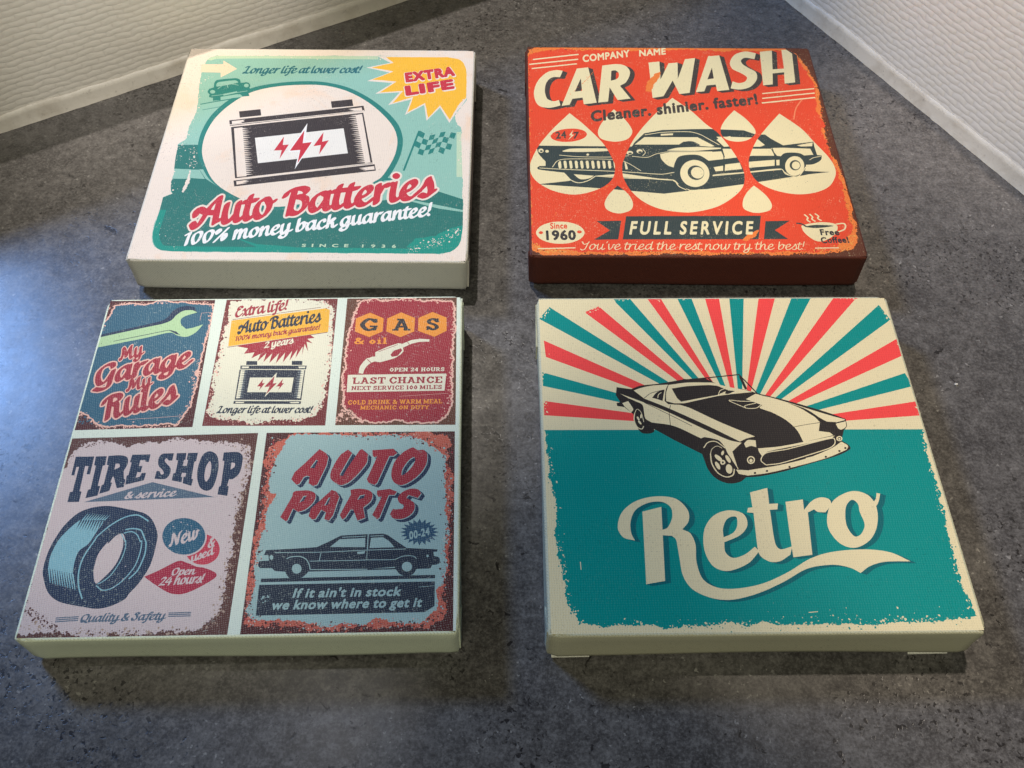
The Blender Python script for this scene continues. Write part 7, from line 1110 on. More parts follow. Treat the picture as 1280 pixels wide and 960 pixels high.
  ('p','paleblue','parts_sign/notice','C5','c5',{},['1611,-1539! 1762,-1529! 1762,-1533! 1622,-1542!']),
  ('k','paleblue','parts_sign/notice','C5','c5',{'seed': 76,'n': 22,'size': 0.8,'spread': 1.6},['151,-1646 243,-1613']),
  ('t','paleblue','parts_sign/lettering','C5','c5',{'f': 'bold','s': "If it ain't in stock",'m': [22.5855,-81.2475,6.6636,0.0168,1.3595,6.2547],'sp': 0.28,'tr': 0}),
  ('t','paleblue','parts_sign/lettering','C5','c5',{'f': 'bold','s': 'we know where to get it','m': [13.7241,-86.926,6.2699,0.021,1.3702,6.3291],'sp': 0.28,'tr': 0}),
 ],
 'D': [
  ('b','cream','paper_background','D'),
  ('p','red','sunburst_ray','D','',{},['-1959,579! -1961,398! 81,224!']),
  ('k','cream','sunburst_ray','D','',{'seed': 100,'n': 16,'size': 1.0,'spread': 1.7},['-1959,579 -1961,398']),
  ('p','teal','sunburst_ray#2','D','',{},['-1965,953! -1962,772! 81,224!']),
  ('k','cream','sunburst_ray#2','D','',{'seed': 101,'n': 16,'size': 1.0,'spread': 1.7},['-1965,953 -1962,772']),
  ('p','red','sunburst_ray#3','D','',{},['-1934,1385! -1918,1158! 81,224!']),
  ('k','cream','sunburst_ray#3','D','',{'seed': 102,'n': 5,'size': 1.0,'spread': 1.7},['-1934,1385 -1918,1158']),
  ('p','teal','sunburst_ray#4','D','',{},['-1856,1861! -1976,1688! 81,224!']),
  ('k','cream','sunburst_ray#4','D','',{'seed': 103,'n': 34,'size': 1.0,'spread': 1.7},['-1856,1861 -1976,1688']),
  ('p','red','sunburst_ray#5','D','',{},['-1297,1869! -1462,1783! 81,224!']),
  ('k','cream','sunburst_ray#5','D','',{'seed': 104,'n': 34,'size': 1.0,'spread': 1.7},['-1297,1869 -1462,1783']),
  ('p','teal','sunburst_ray#6','D','',{},['-931,1986! -1135,1987! 81,224!']),
  ('k','cream','sunburst_ray#6','D','',{'seed': 105,'n': 34,'size': 1.0,'spread': 1.7},['-931,1986 -1135,1987']),
  ('p','red','sunburst_ray#7','D','',{},['-581,1984! -734,1985! 81,224!']),
  ('k','cream','sunburst_ray#7','D','',{'seed': 106,'n': 34,'size': 1.0,'spread': 1.7},['-581,1984 -734,1985']),
  ('p','teal','sunburst_ray#8','D','',{},['-231,1982! -393,1983! 81,224!']),
  ('k','cream','sunburst_ray#8','D','',{'seed': 107,'n': 16,'size': 1.0,'spread': 1.7},['-231,1982 -393,1983']),
  ('p','red','sunburst_ray#9','D','',{},['82,1981! -77,1981! 81,224!']),
  ('k','cream','sunburst_ray#9','D','',{'seed': 108,'n': 5,'size': 1.0,'spread': 1.7},['82,1981 -77,1981']),
  ('p','teal','sunburst_ray#10','D','',{},['199,1992! 363,1991! 81,224!']),
  ('k','cream','sunburst_ray#10','D','',{'seed': 109,'n': 5,'size': 1.0,'spread': 1.7},['199,1992 363,1991']),
  ('p','red','sunburst_ray#11','D','',{},['533,1995! 719,1994! 81,224!']),
  ('k','cream','sunburst_ray#11','D','',{'seed': 110,'n': 5,'size': 1.0,'spread': 1.7},['533,1995 719,1994']),
  ('p','teal','sunburst_ray#12','D','',{},['908,1996! 1148,1997! 81,224!']),
  ('k','cream','sunburst_ray#12','D','',{'seed': 111,'n': 34,'size': 1.0,'spread': 1.7},['908,1996 1148,1997']),
  ('p','red','sunburst_ray#13','D','',{},['1405,1995! 1692,1999! 81,224!']),
  ('k','cream','sunburst_ray#13','D','',{'seed': 112,'n': 34,'size': 1.0,'spread': 1.7},['1405,1995 1692,1999']),
  ('p','teal','sunburst_ray#14','D','',{},['1888,1871! 1970,1654! 81,224!']),
  ('k','cream','sunburst_ray#14','D','',{'seed': 113,'n': 34,'size': 1.0,'spread': 1.7},['1888,1871 1970,1654']),
  ('p','red','sunburst_ray#15','D','',{},['1989,1381! 1990,1146! 81,224!']),
  ('k','cream','sunburst_ray#15','D','',{'seed': 114,'n': 5,'size': 1.0,'spread': 1.7},['1989,1381 1990,1146']),
  ('p','teal','sunburst_ray#16','D','',{},['1953,916! 1990,736! 81,224!']),
  ('k','cream','sunburst_ray#16','D','',{'seed': 115,'n': 5,'size': 1.0,'spread': 1.7},['1953,916 1990,736']),
  ('p','red','sunburst_ray#17','D','',{},['1988,544! 1981,367! 81,224!']),
  ('k','cream','sunburst_ray#17','D','',{'seed': 116,'n': 16,'size': 1.0,'spread': 1.7},['1988,544 1981,367']),
  ('p','teal','teal_block','D','',{'rough': 0.8,'seed': 81,'keep': 1},['-1964,215! 1964,196! 1947,-32 1937,-337 1923,-588 1914,-874 1901,-1109 1887,-1439 1910,-1678 1949,-1842! 1809,-1879 957,-1909 224,-1917 9,-1892 -869,-1915 -1231,-1896 -1722,-1899! -1778,-1761 -1832,-1486 -1875,-1160 -1881,-821 -1923,-376 -1939,-2']),
  ('k','cream','teal_block','D','',{'seed': 82,'n': 170,'size': 1.0,'spread': 2.4},['-1957,191 -1932,-284 -1876,-907 -1815,-1526 -1722,-1899']),
  ('k','cream','teal_block','D','',{'seed': 83,'n': 240,'size': 1.0,'spread': 2.0},['-1722,-1899 -868,-1899 9,-1892 224,-1917 1945,-1853']),
  ('k','cream','teal_block','D','',{'seed': 84,'n': 150,'size': 1.0,'spread': 1.8},['1945,-1853 1894,-1439 1920,-853 1943,-314 1961,186']),
  ('k','cream','teal_block','D','',{'seed': 85,'n': 60,'size': 0.9,'spread': 5},['-128,-1834 1885,-1872']),
  ('k','teal','teal_block','D','',{'seed': 86,'n': 120,'size': 0.9,'spread': 1.6},['-1939,-2 -1913,-645 -1862,-1325 -1774,-1838 -871,-1930 220,-1940 1843,-1891 1920,-1067']),
  ('s','cream','teal_block','D','',{'w': 0.402},['402,-1789! 488,-1782!']),
  ('s','cream','teal_block','D','',{'w': 0.402},['-1671,-1265! -1668,-1347!']),
  ('p','black','car_picture','D','',{},['-1177,751! -1024,724! -924,768 -730,792 -456,846! -228,868! -100,783! 13,743 200,708! 310,663! 522,597 742,519 1016,411 1188,328! 1180,241 1138,187! 1105,107! 1083,71! 1152,10 1157,-38 1014,-115 689,-216 432,-296 181,-351 39,-362! -29,-414 -151,-429 -264,-371 -330,-266 -358,-133! -368,-86! -635,84! -828,219! -835,182 -895,163 -966,178 -1009,269 -1029,406! -1116,495! -1189,508! -1192,546! -1153,558! -1193,648!']),
  ('s','black','car_picture','D','',{'w': 0.711},['-446,840! -185,867! 154,907! 310,663!']),
  ('s','black','car_picture','D','',{'w': 1.423},['162,886! 201,716!']),
  ('s','black','car_picture','D','',{'w': 0.711},['-185,867! -141,796!']),
  ('s','black','car_picture','D','',{'w': 0.915},['-456,846! -150,804!']),
  ('p','cream','car_picture','D','',{},['-998,706! -927,736 -807,767 -624,781! -657,709 -684,568! -650,529! -525,518! -424,477 -133,300 204,121! 107,95! 40,59! -264,252 -655,479 -896,602!']),
  ('p','black','car_picture','D','',{},['-811,612! -751,683 -669,714! -705,570! -739,586!']),
  ('s','black','car_picture','D','',{'w': 0.305},['-896,607 -816,671 -669,714']),
  ('s','cream','car_picture','D','',{'w': 0.407},['-752,606 -739,652 -707,678']),
  ('p','cream','car_picture','D','',{},['-620,776! -407,806 -150,804! 13,746! 199,703! 259,677! -1,647 -120,628! -481,538! -586,539! -667,567! -657,670']),
  ('p','black','car_picture','D','',{},['-591,729! -413,759 -198,771 -102,762! 7,704! -119,640! -282,608 -510,559! -547,605!']),
  ('s','cream','car_picture','D','',{'w': 0.407},['-109,633 -75,700 11,730 92,698']),
  ('p','black','car_picture','D','',{},['-14,704! 80,691! 0,653! -31,658!']),
  ('p','cream','car_picture','D','',{},['294,656! 378,624 519,580 732,469 869,355! 909,292! 877,182! 988,164! 1018,129! 693,50! 651,196 559,320 429,416 311,472 339,510! 181,587!']),
  ('p','cream','car_picture','D','',{},['331,650! 619,541 835,453 1069,361 1183,323! 1076,291! 983,297! 923,342 793,456 578,551']),
  ('s','black','car_picture','D','',{'w': 0.305},['594,226 735,257 912,287']),
  ('p','black','car_picture','D','',{},['908,287! 972,292! 1058,205! 1029,164! 893,189!']),
  ('s','cream','car_picture','D','',{'w': 0.407},['164,473 -1,570 114,562 293,553 330,522 269,472 164,473 158,503 279,535']),
  ('p','cream','car_picture','D','',{},['-1065,609! -1145,666! -901,551 -661,428 -310,215 -80,84 55,45! -12,-17! -55,-60! -27,-264! -104,-88 -131,8 -192,92 -280,129 -322,118! -355,101! -617,254 -845,300! -908,355 -921,518 -994,570']),
  ('p','cream','car_picture','D','',{},['-322,118! -236,149 -159,109 -114,-16! -164,68 -242,100']),
  ('p','cream','car_picture','D','',{},['-1133,545! -1068,570! -1024,469 -1048,426! -1111,502!']),
  ('s','black','car_picture','D','',{'w': 0.305},['-626,516 -650,428 -654,254']),
  ('s','black','car_picture','D','',{'w': 0.305},['-901,551 -663,403 -430,253']),
  ('p','black','car_picture','D','',{},['-356,9! -308,69 -226,69 -152,8 -104,-88 -73,-159 -48,-264! -26,-391! -146,-390 -263,-366 -328,-250']),
  ('s','cream','car_picture','D','',{'w': 0.508},['-343,-15 -290,52 -206,61 -124,-16']),
  ('p','cream','car_picture','D','',{},['-49,-271! 71,-281! 404,-221 703,-141 971,-25 1085,51! 1141,3 1120,-45! 907,-138 584,-234 267,-313 62,-341! -26,-322!']),
  ('s','cream','car_picture','D','',{'w': 0.407},['-99,-52 -59,-135 -27,-264']),
  ('p','black','car_picture','D','',{},['149,-312 145,-319 139,-323 131,-323 126,-318 125,-312 128,-305 135,-301 142,-301 148,-305']),
  ('p','black','car_picture','D','',{},['273,-290 270,-296 263,-301 256,-301 250,-296 249,-289 253,-283 259,-279 267,-279 272,-283']),
  ('p','black','car_picture','D','',{},['509,-245 506,-252 499,-256 491,-256 486,-252 485,-245 488,-238 495,-234 503,-234 508,-238']),
  ('p','black','car_picture','D','',{},['901,-129 897,-135 890,-140 883,-140 877,-135 876,-128 880,-121 887,-117 895,-117 900,-122']),
  ('p','black','car_picture','D','',{},['1053,-61 1050,-68 1043,-72 1035,-72 1030,-68 1029,-61 1033,-54 1040,-49 1047,-50 1053,-54']),
  ('p','black','car_picture','D','',{},['1122,-26 1118,-33 1111,-37 1104,-37 1099,-33 1098,-25 1102,-18 1109,-14 1116,-14 1121,-19']),
  ('p','cream','car_picture','D','',{},['212,-24! 441,-1 741,61 1032,125! 995,96! 649,14 308,-62 239,-114! 216,-66!']),
  ('s','cream','car_picture','D','',{'w': 0.508},['262,-220 221,-161 285,-79 518,-33 1005,96 1016,35 950,-24 665,-122 407,-202 262,-220']),
  ('s','cream','car_picture','D','',{'w': 0.508},['681,-146! 896,-91!']),
  ('p','cream','car_picture','D','',{},['78,35! 125,78 203,73! 198,-9! 145,6 91,-13!']),
  ('p','cream','car_picture','D','',{},['1072,271! 1182,300! 1167,229 1109,197 1082,217!']),
  ('p','cream','car_picture','D','',{},['1094,328! 1181,315! 1075,286!']),
  ('p','cream','car_picture','D','',{},['160,-161 148,-188 125,-205 100,-205 83,-188 79,-160 91,-132 114,-115 139,-116 157,-133']),
  ('p','black','car_picture','D','',{},['148,-160 140,-180 124,-191 106,-191 94,-179 91,-160 100,-141 116,-129 133,-129 146,-141']),
  ('p','cream','car_picture','D','',{},['135,-167 130,-180 121,-187 111,-187 104,-180 102,-167 107,-155 117,-147 127,-147 134,-155']),
  ('p','cream','car_picture','D','',{},['1103,88 1093,69 1075,58 1056,58 1043,70 1041,88 1050,107 1068,118 1087,118 1101,106']),
  ('p','black','car_picture','D','',{},['1090,88 1084,76 1074,69 1062,69 1054,77 1053,88 1059,99 1070,106 1081,106 1089,99']),
  ('p','cream','car_picture','D','',{},['1082,85 1078,78 1072,74 1066,74 1061,78 1061,85 1064,93 1070,97 1077,97 1081,92']),
  ('s','cream','car_picture','D','',{'w': 0.61},['-283,-86 -282,-204 -235,-309 -161,-355 -88,-333 -64,-264']),
  ('s','cream','car_picture','D','',{'w': 0.305},['-283,-86 -259,-27 -203,8 -155,-16']),
  ('p','cream','car_picture','D','',{},['-175,-171 -191,-174 -212,-162 -232,-140 -243,-115 -240,-97 -225,-94 -203,-106 -183,-128 -172,-153']),
  ('p','cream','car_picture','D','',{},['-211,-267 -225,-265 -239,-247 -249,-219 -251,-193 -244,-178 -231,-181 -216,-199 -206,-227 -205,-253']),
  ('p','cream','car_picture','D','',{},['-85,-257 -91,-291 -107,-314 -128,-317 -144,-301 -151,-270 -145,-236 -129,-213 -109,-209 -92,-226']),
  ('p','cream','car_picture','D','',{},['-95,-136 -88,-165 -91,-186 -102,-193 -116,-181 -129,-157 -135,-129 -133,-107 -122,-101 -107,-112']),
  ('p','cream','car_picture','D','',{},['-144,-81 -154,-96 -165,-103 -172,-99 -174,-86 -170,-70 -160,-55 -149,-48 -142,-52 -140,-64']),
  ('p','cream','car_picture','D','',{},['-144,-186 -151,-203 -166,-213 -182,-213 -194,-202 -196,-186 -189,-169 -175,-159 -158,-159 -147,-170']),
  ('p','black','car_picture','D','',{},['-160,-186 -163,-193 -168,-197 -175,-197 -179,-193 -180,-186 -177,-179 -172,-175 -165,-175 -161,-179']),
  ('s','cream','car_picture','D','',{'w': 0.508},['-1013,418 -1025,331 -1001,245 -956,220 -932,256']),
  ('s','cream','car_picture','D','',{'w': 0.305},['-1013,418 -982,468 -944,425 -927,306']),
  ('p','cream','car_picture','D','',{},['-972,327 -980,328 -988,338 -994,352 -995,366 -991,375 -984,374 -975,364 -970,349 -968,335']),
  ('p','cream','car_picture','D','',{},['-955,278 -963,278 -973,287 -982,301 -986,315 -983,324 -976,324 -965,316 -957,302 -953,287']),
  ('p','cream','car_picture','D','',{},['-938,378 -943,363 -951,354 -957,355 -960,366 -958,383 -952,398 -945,407 -939,405 -936,394']),
  ('p','black','car_picture','D','',{},['-1133,528 -1139,514 -1155,506 -1173,506 -1187,515 -1191,528 -1185,541 -1170,550 -1151,549 -1137,541']),
  ('p','tealdk','title_lettering','D','',{'sweep': [2.652,-1.027]},7),
  ('p','tealdk','title_lettering','D','',{'sweep': [2.652,-1.027]},7),
  ('p','tealdk','title_lettering','D','',{'sweep': [2.652,-1.027]},7),
  ('p','tealdk','title_lettering','D','',{'sweep': [2.652,-1.027]},7),
  ('p','tealdk','title_lettering','D','',{'sweep': [2.652,-1.027]},7),
  ('p','tealdk','title_lettering','D','',{'sweep': [2.652,-1.027]},7),
  ('p','tealdk','title_lettering','D','',{'sweep': [2.652,-1.027]},7),
  ('p','cream','title_lettering','D','',{},['-1035,-738! -844,-687! -887,-1467! -1067,-1498!']),
  ('p','cream','title_lettering','D','',{},['-1134,-1049! -1244,-1013 -1289,-906 -1236,-744 -1091,-622 -889,-570 -694,-597 -590,-722 -594,-845 -665,-933! -591,-979 -557,-1098 -569,-1280 -529,-1453 -400,-1539 -215,-1548 26,-1500 280,-1389 519,-1251 747,-1183 1063,-1160 1296,-1193 1469,-1288! 1225,-1291 1073,-1333 967,-1403! 879,-1349 720,-1317 476,-1353 216,-1490 -36,-1599 -277,-1658 -460,-1644 -635,-1557 -713,-1418 -727,-1227 -738,-1044 -774,-1002! -862,-995! -872,-942! -805,-911 -750,-803 -753,-694 -833,-632 -969,-642 -1099,-718 -1158,-840 -1164,-966']),
  ('p','cream','title_lettering','D','',{},['10,-1124! 46,-1169! -83,-1297 -283,-1372 -418,-1320 -479,-1151 -453,-940 -349,-793 -194,-731 -52,-768 -26,-890 -110,-997 -278,-1075! -280,-1179 -217,-1237 -105,-1207','-121,-808 -174,-802 -228,-840 -270,-929 -278,-1022! -179,-975 -130,-903']),
  ('p','cream','title_lettering','D','',{},['53,-533! 232,-484! 223,-663! 310,-658! 294,-724! 219,-729! 210,-1079 250,-1152 370,-1122! 335,-1210! 229,-1274 133,-1281 48,-1221 33,-1130! 52,-761! -11,-755! 7,-705! 52,-700!']),
  ('p','cream','title_lettering','D','',{},['387,-642! 564,-616! 555,-732! 647,-636 742,-595 824,-615 831,-679 759,-761! 686,-755 654,-727! 587,-760! 545,-1212! 359,-1237! 370,-947!']),
  ('p','cream','title_lettering','D','',{},['1066,-527 1219,-571 1274,-710 1238,-901 1134,-1060 971,-1143 836,-1097 757,-951 773,-789 872,-624','1045,-625 971,-708 938,-898 986,-1019 1055,-1001 1116,-900 1098,-758 1098,-667']),
  ('p','cream','title_lettering','D','',{},['1098,-667! 1194,-682 1280,-627 1311,-549! 1346,-558! 1296,-669 1200,-765 1114,-764!']),
 ],
}
PAL = {'*': {'red': 'd03c48', 'cream': 'f1e0cf', 'white': 'f7f3ee', 'ink': '433c3c', 'dark': '3c4746', 'orange': 'f3823f', 'yellow': 'fdbf3e'}, 'A': {'mint': '96c4b2', 'teal': '33796f', 'ring': '2f8379', 'rim': '249482', 'pale': 'c3d9b8', 'oval': 'f0dfcd', 'window': 'f1ebe0', 'peach': 'f6d9bb', 'bluegreen': '2c6f78', 'red': 'cf3a48'}, 'B': {'amber': 'f0a552', 'brown': '64382a', 'red': 'ec4f33', 'rust': '7a3a22', 'cream': 'f0dfae', 'shade': '4b4440', 'lightred': 'f58a60', 'ink': '3c3a3c'}, 'C': {'cream': 'e4ebd8', 'navyb': '3d6679', 'maroon': '5a2f2c', 'maroonr': '7c3836', 'maroonb': '664038', 'brownf': '6f4636', 'pink': 'f2bda8', 'green': 'b6d39f', 'navy': '2f3b52', 'darkred': 'a8353f', 'creamy': 'ebe4c8', 'yellow': 'f3b63e', 'ink': '343844', 'inkb': '353844', 'greyb': '8f9696', 'gasred': 'a5363f', 'orange': 'f29a3e', 'inkw': '3f3a3c', 'lilac': 'd8c3be', 'tan': 'b79a86', 'greyblue': '5f7080', 'ltblue': '8dbcc4', 'crimson': 'b23348', 'rosered': 'cb4052', 'bluec': '34627a', 'coral': 'cf6a55', 'paleblue': 'a6c0ba', 'inkn': '323844', 'tealnavy': '3a5a70'}, 'D': {'cream': 'f0dfb2', 'red': 'fd4e4c', 'teal': '00928a', 'tealdk': '0c6b70', 'black': '322d2c'}}

# ------------------------------------------------------------------ printed canvas
def ink_material(name, hexa, paper, look):
    t = NT('print_' + name)
    v = t.coord()
    c = lin(hexa)
    big = t.noise(v, 22, 4, .6)
    c = t.mix(t.ramp(big, .3, .75, 0, .10), c, tuple(x * .72 for x in c[:3]) + (1,))
    if look['stain'] and name in ('cream', 'oval'):
        c = t.mix(t.ramp(t.noise(v, 34, 4, .65, .5), .56, .74, 0, .75), c, lin(look['stain']))
    # worn flecks where the paper shows through, and dark dust flecks
    fl = t.math('MULTIPLY', t.ramp(t.noise(v, 900, 3, .75), .605, .64), t.ramp(t.noise(v, 45, 3, .6), .44, .58))
    c = t.mix(t.math('MULTIPLY', fl, look['fleck']), c, lin(paper))
    dk = t.math('MULTIPLY', t.ramp(t.noise(t.coord(loc=(.3, .1, 0)), 700, 3, .75), .60, .635), t.ramp(t.noise(v, 60, 3, .6), .43, .58))
    c = t.mix(t.math('MULTIPLY', dk, look['dust']), c, tuple(x * .42 for x in lin(hexa)[:3]) + (1,))
    # plain weave: thread tops mixed toward paper, shade between them painted into the colour
    sep = t.n('ShaderNodeSeparateXYZ'); t.put(sep.inputs[0], t.coord(rot=look['rot']))
    k = 2 * math.pi / look['pitch']
    if look.get('side'):     # on the sides the threads run along the edge and down
        s0, s1 = t.math('ADD', sep.outputs[0], sep.outputs[1]), sep.outputs[2]
    else: s0, s1 = sep.outputs[0], sep.outputs[1]
    jit = t.math('MULTIPLY', t.noise(v, 260, 2, .6), look['pitch'] * .9)
    a = t.math('SINE', t.math('MULTIPLY', t.math('ADD', s0, jit), k)); b = t.math('SINE', t.math('MULTIPLY', t.math('ADD', s1, jit), k))
    wv = t.math('ADD', t.math('MULTIPLY', t.math('MULTIPLY', a, b), .5), .5)
    wv = t.math('ADD', t.math('MULTIPLY', wv, .7), t.math('MULTIPLY', t.noise(v, 1300, 2, .7), .6))
    c = t.mix(t.ramp(wv, .70, 1.05, 0, look['weave']), c, lin(paper))
    c = t.mix(t.ramp(wv, .58, .28, 0, look['hollow']), c, tuple(x * .35 for x in lin(hexa)[:3]) + (1,))
    t.put(t.b.inputs['Base Color'], c)
    t.b.inputs['Roughness'].default_value = look['gloss']; t.b.inputs['Specular IOR Level'].default_value = .12
    t.put(t.b.inputs['Normal'], t.bump(wv, .5, .00028))
    return t.m

def side_material(hexa, look):
    return ink_material('canvas_side', hexa, hexa, dict(look, stain=None, side=True, rot=0, weave=0, hollow=.45, pitch=.0016))

HALF = 98.6          # flat printed face, the rest is the rounded edge
T = .0273195
def build_print(key, root):
    items = ART[key]
    verts, vid, edges = [], {}, []
    def vert(x, y):
        q = (round(x * 500), round(y * 500))
        if q not in vid: vid[q] = len(verts); verts.append(Vector((q[0] / 500, q[1] / 500)))
        return vid[q]
    def add_edges(P):
        P = np.clip(P, -HALF, HALF)
        ids = [vert(x, y) for x, y in P]
        for a, b in zip(ids, ids[1:] + ids[:1]):
            if a != b: edges.append((a, b))
    shapes = []
    cl = {}
    for (kc, nm), L in CLIPS.items():
        if kc == key: cl[nm] = [catmull(*parse(s), True) for s in L]
    for n, it in enumerate(items):
        for col, cs, rule in expand(items, n):
            cs = [c for c in cs if len(c) > 2]
            if cs: shapes.append((it[2], col, cs, rule, cl.get(it[4] if len(it) > 4 else '')))
    add_edges(np.array([(-HALF, -HALF), (HALF, -HALF), (HALF, HALF), (-HALF, HALF)]))
    for _, _, cs, _, _ in shapes:
        for c in cs: add_edges(c)
    for L in cl.values():
        for c in L: add_edges(c)
    edges = list(set(tuple(sorted(e)) for e in edges))
    vo, eo, fo, *_ = geometry.delaunay_2d_cdt(verts, edges, [], 0, 1e-4)
    V = np.array([(v.x, v.y) for v in vo]); F = np.array([f[:3] for f in fo])
    ct = V[F].mean(1)
    def wind(c_list, P, rule):
        w = np.zeros(len(P), int)
        for c in c_list:
            lo, hi = c.min(0), c.max(0)
            idx = np.nonzero((P[:, 0] >= lo[0]) & (P[:, 0] <= hi[0]) & (P[:, 1] >= lo[1]) & (P[:, 1] <= hi[1]))[0]
            if not len(idx): continue
            q = P[idx]; a = c; b = np.roll(c, -1, 0)
            for s in range(0, len(idx), 4000):
                qq = q[s:s + 4000]
                y = qq[:, 1:2]
                up_ = (a[:, 1] <= y) & (b[:, 1] > y); dn = (a[:, 1] > y) & (b[:, 1] <= y)
                with np.errstate(divide='ignore', invalid='ignore'):
                    x = a[:, 0] + (y - a[:, 1]) / (b[:, 1] - a[:, 1]) * (b[:, 0] - a[:, 0])
                hit = x > qq[:, :1]
                w[idx[s:s + 4000]] += ((up_ & hit).sum(1) - (dn & hit).sum(1))
        return w != 0 if rule == 'nz' else w % 2 != 0
    owner = np.full(len(F), -1)
    clm = {id(L): wind(L, ct, 'nz') for L in cl.values()}
    for n in range(len(shapes) - 1, -1, -1):
        _, _, cs, rule, L = shapes[n]
        free = owner < 0
        if L is not None: free &= clm[id(L)]
        idx = np.nonzero(free)[0]
        owner[idx[wind(cs, ct[idx], rule)]] = n
    pal = lambda c: PAL[key].get(c) or PAL['*'][c]
    paper = pal('cream') if key != 'B' else PAL['B']['cream']
    mats = {}
    tops = {}
    order = []
    for pth, *_ in shapes:
        if pth not in order: order.append(pth)
    for pth in order:
        sel = np.nonzero(np.array([o_ >= 0 and shapes[o_][0] == pth for o_ in owner]))[0]
        if not len(sel): continue
        cols = sorted(set(shapes[owner[i]][1] for i in sel))
        me = bpy.data.meshes.new('print')
        used = np.unique(F[sel]); remap = {int(u): i for i, u in enumerate(used)}
        tri = []
        for i in sel:
            a, b, c_ = (int(q) for q in F[i])
            p, q, r = V[a], V[b], V[c_]
            if (q[0] - p[0]) * (r[1] - p[1]) - (q[1] - p[1]) * (r[0] - p[0]) < 0: b, c_ = c_, b
            tri.append((remap[a], remap[b], remap[c_]))
        me.from_pydata([(V[u][0] * MM, V[u][1] * MM, T) for u in used], [], tri)
        for c in cols:
            if c not in mats: mats[c] = ink_material(c, pal(c), paper, LOOK[key])
            me.materials.append(mats[c])
        me.polygons.foreach_set('material_index', [cols.index(shapes[owner[i]][1]) for i in sel])
        leaf = pth.split('/')[-1].split('#')[0]
        me.name = leaf
        ob = bpy.data.objects.new(leaf, me); C.objects.link(ob)
        ob.parent = tops.get(pth.split('/')[0], root) if '/' in pth else root
        tops.setdefault(pth, ob)
    return len(F)

def canvas_body(root, mat, seed):
    """stretched canvas: rounded front edge, slightly soft sides, open on top where the print sits"""
    rng = random.Random(seed); bm = bmesh.new(); rings = []
    H_ = HALF * MM; R = .0014
    prof = [(0, T)] + [(R * math.sin(a), T - R * (1 - math.cos(a))) for a in np.linspace(0, math.pi / 2, 5)[1:]]
    prof += [(R - .0003, T * .72), (R - .0006, T * .45), (R - .0003, T * .2), (R - .0004, .0030), (R - .0022, .0011)]
    N = 40
    ph = [rng.uniform(0, 6) for _ in range(4)]
    for off, z in prof:
        ring = []
        for s in range(4):
            for i in range(N):
                u = i / N * 2 - 1
                sag = .0006 * math.sin(u * 3 + ph[s]) * (1 - (z / T)) * (1 if z < T * .9 else 0)
                blg = .0009 * max(0, abs(u) - .86) / .14 * math.sin(max(0, min(1, z / T)) * math.pi) * (1 + .5 * math.sin(ph[(s + 1) % 4] * 3 + u))
                e = H_ + off + sag + blg
                # rounded vertical corners
                x, y = u * (H_ + off), -e
                rr = .0016 * (0 if z >= T - 1e-6 else 1)
                lim = H_ + off - rr
                if abs(u * (H_ + off)) > lim and rr > 0:
                    t = (abs(x) - lim) / rr
                    y = -e + rr * (1 - math.sqrt(max(0, 1 - t * t)))
                a = s * math.pi / 2
                ring.append(bm.verts.new((x * math.cos(a) - y * math.sin(a), x * math.sin(a) + y * math.cos(a), z)))
        rings.append(ring)
    M = len(rings[0])
    for p, q in zip(rings[:-1], rings[1:]):
        for i in range(M): bm.faces.new((p[i], q[i], q[(i + 1) % M], p[(i + 1) % M]))
    bm.faces.new(rings[-1])
    bmesh.ops.recalc_face_normals(bm, faces=bm.faces)
    return mesh_obj('canvas_wrap', bm, mat, root, True)

LOOK = {'A': dict(stain='f3cfae', fleck=.25, dust=.5, rot=.785, pitch=.0017, weave=.04, hollow=.22, gloss=.5),
        'B': dict(stain=None, fleck=.40, dust=.35, rot=.785, pitch=.0015, weave=.06, hollow=.18, gloss=.40),
        'C': dict(stain=None, fleck=.35, dust=.35, rot=.60, pitch=.0015, weave=.20, hollow=.28, gloss=.5),
        'D': dict(stain=None, fleck=.03, dust=.34, rot=.785, pitch=.0017, weave=.03, hollow=.20, gloss=.5)}
POSE = {'A': (-.127927, .488266, .01064140), 'B': (.107665, .496162, .01606477),
        'C': (-.125484, .261043, .03262816), 'D': (.115519, .265957, .02480733)}
SIDE = {'A': 'ddd6c8', 'B': '5e3228', 'C': 'e8efd6', 'D': 'cfccb0'}
LABEL = {'A': ('canvas print of a car battery in a white oval on mint green', 'canvas print'),
         'B': ('red and cream canvas print lettered CAR WASH with dark brown sides', 'canvas print'),
         'C': ('canvas print divided into five small garage signs, with tire and wrench', 'canvas print'),
         'D': ('canvas print of a convertible under red and teal rays, lettered Retro', 'canvas print')}
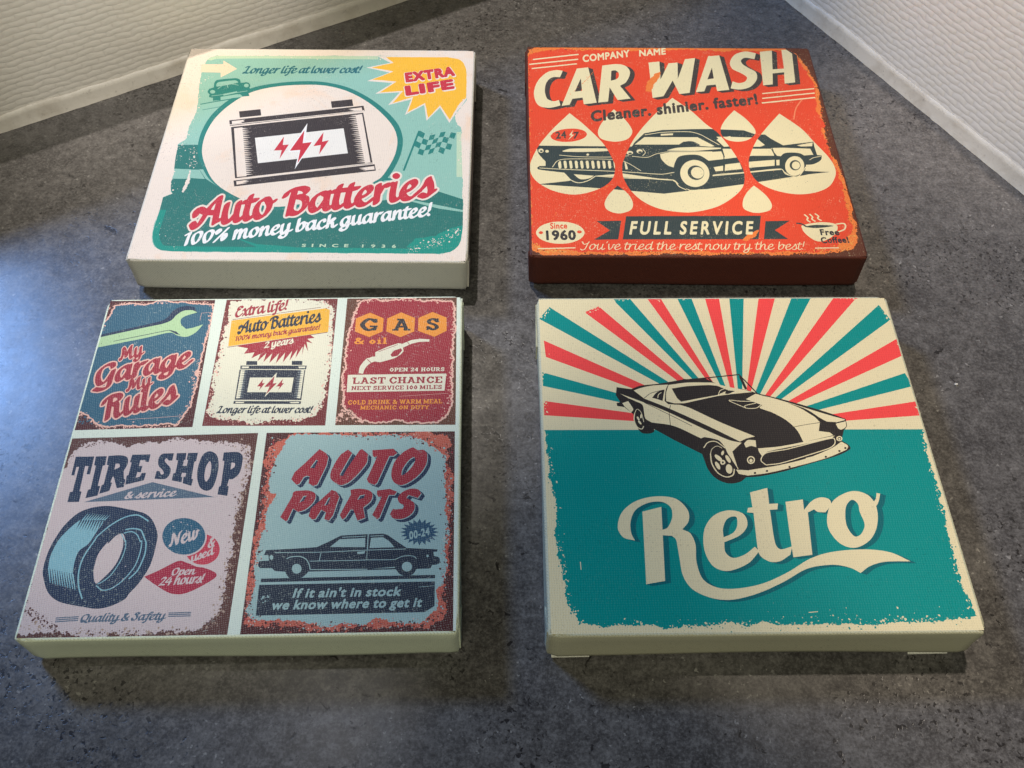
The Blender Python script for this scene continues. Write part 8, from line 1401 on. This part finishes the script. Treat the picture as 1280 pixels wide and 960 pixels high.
for key in 'ABCD':
    root = bpy.data.objects.new('canvas_print', None); C.objects.link(root)
    root.empty_display_size = .05
    x, y, a = POSE[key]
    root.location = (x, y, 0); root.rotation_euler.z = a
    root['label'], root['category'] = LABEL[key]; root['group'] = 'retro garage canvas prints lying on the worktop'
    canvas_body(root, side_material(SIDE[key], LOOK[key]), ord(key))
    build_print(key, root)
    rng = random.Random(ord(key) * 7)
    for sx in (-1, 1):              # the cloth tucked over itself at the corners of the two sides
        for sy in (-1, 1):
            bm = bmesh.new(); w = rng.uniform(.017, .024); X = sx * (HALF * MM + .0012); Y = sy * (HALF * MM - .0008)
            q = [(Y, .0035), (Y - sy * w, .0035), (Y - sy * w * rng.uniform(.75, 1), T * .45), (Y - sy * .0012, T - .0022)]
            lo = [bm.verts.new((X - sx * .0012, y, z)) for y, z in q]; hi = [bm.verts.new((X + sx * (.0006 if n else .0002), y, z)) for n, (y, z) in enumerate(q)]
            bm.faces.new(lo); bm.faces.new(hi)
            for n in range(4): bm.faces.new((lo[n], lo[(n + 1) % 4], hi[(n + 1) % 4], hi[n]))
            bmesh.ops.recalc_face_normals(bm, faces=bm.faces)
            mesh_obj('corner_fold', bm, side_material(SIDE[key], LOOK[key]), root)
    if key == 'D':      # ends of the folded canvas showing under the front edge
        for x0, x1 in ((-.0975, -.0795), (.0725, .0915)):
            bm = bmesh.new()
            for q in ((x0, -.0996, .0004), (x1, -.0994, .0004), (x1, -.0982, .0013), (x0, -.0982, .0013)): bm.verts.new(q)
            bm.faces.new(bm.verts)
            g = bmesh.ops.extrude_face_region(bm, geom=bm.faces[:])
            bmesh.ops.translate(bm, vec=(0, -.0002, -.0003), verts=[e for e in g['geom'] if isinstance(e, bmesh.types.BMVert)])
            bmesh.ops.recalc_face_normals(bm, faces=bm.faces)
            mesh_obj('folded_canvas_end', bm, side_material('e9e6da', LOOK['D']), root)

# ------------------------------------------------------------------ crumbs on the worktop
def crumb(x, y, z, r, hexa, label, seed):
    rng = random.Random(seed); bm = bmesh.new(); bmesh.ops.create_icosphere(bm, subdivisions=2, radius=r)
    for v in bm.verts: v.co *= rng.uniform(.6, 1.2); v.co.z *= .6
    t = NT('crumb'); t.put(t.b.inputs['Base Color'], t.mix(t.noise(t.coord(), 900, 2), lin(hexa), tuple(q * .6 for q in lin(hexa)[:3]) + (1,)))
    o = mesh_obj('crumb', bm, t.m); o.location = (x, y, z + r * .5); o['label'] = label; o['category'] = 'crumb'
crumb(-0.2578, 0.5884, 0, 0.0011, '3a2c22', 'dark brown crumb at the foot of the left wall', 1)
crumb(-0.1088, 0.6744, 0, 0.0009, '4a3a2c', 'tiny dark crumb by the wall near the top edge', 2)
crumb(0.2529, 0.3264, 0, 0.0009, 'e6e0d4', 'white crumb on the worktop right of the Retro canvas', 3)
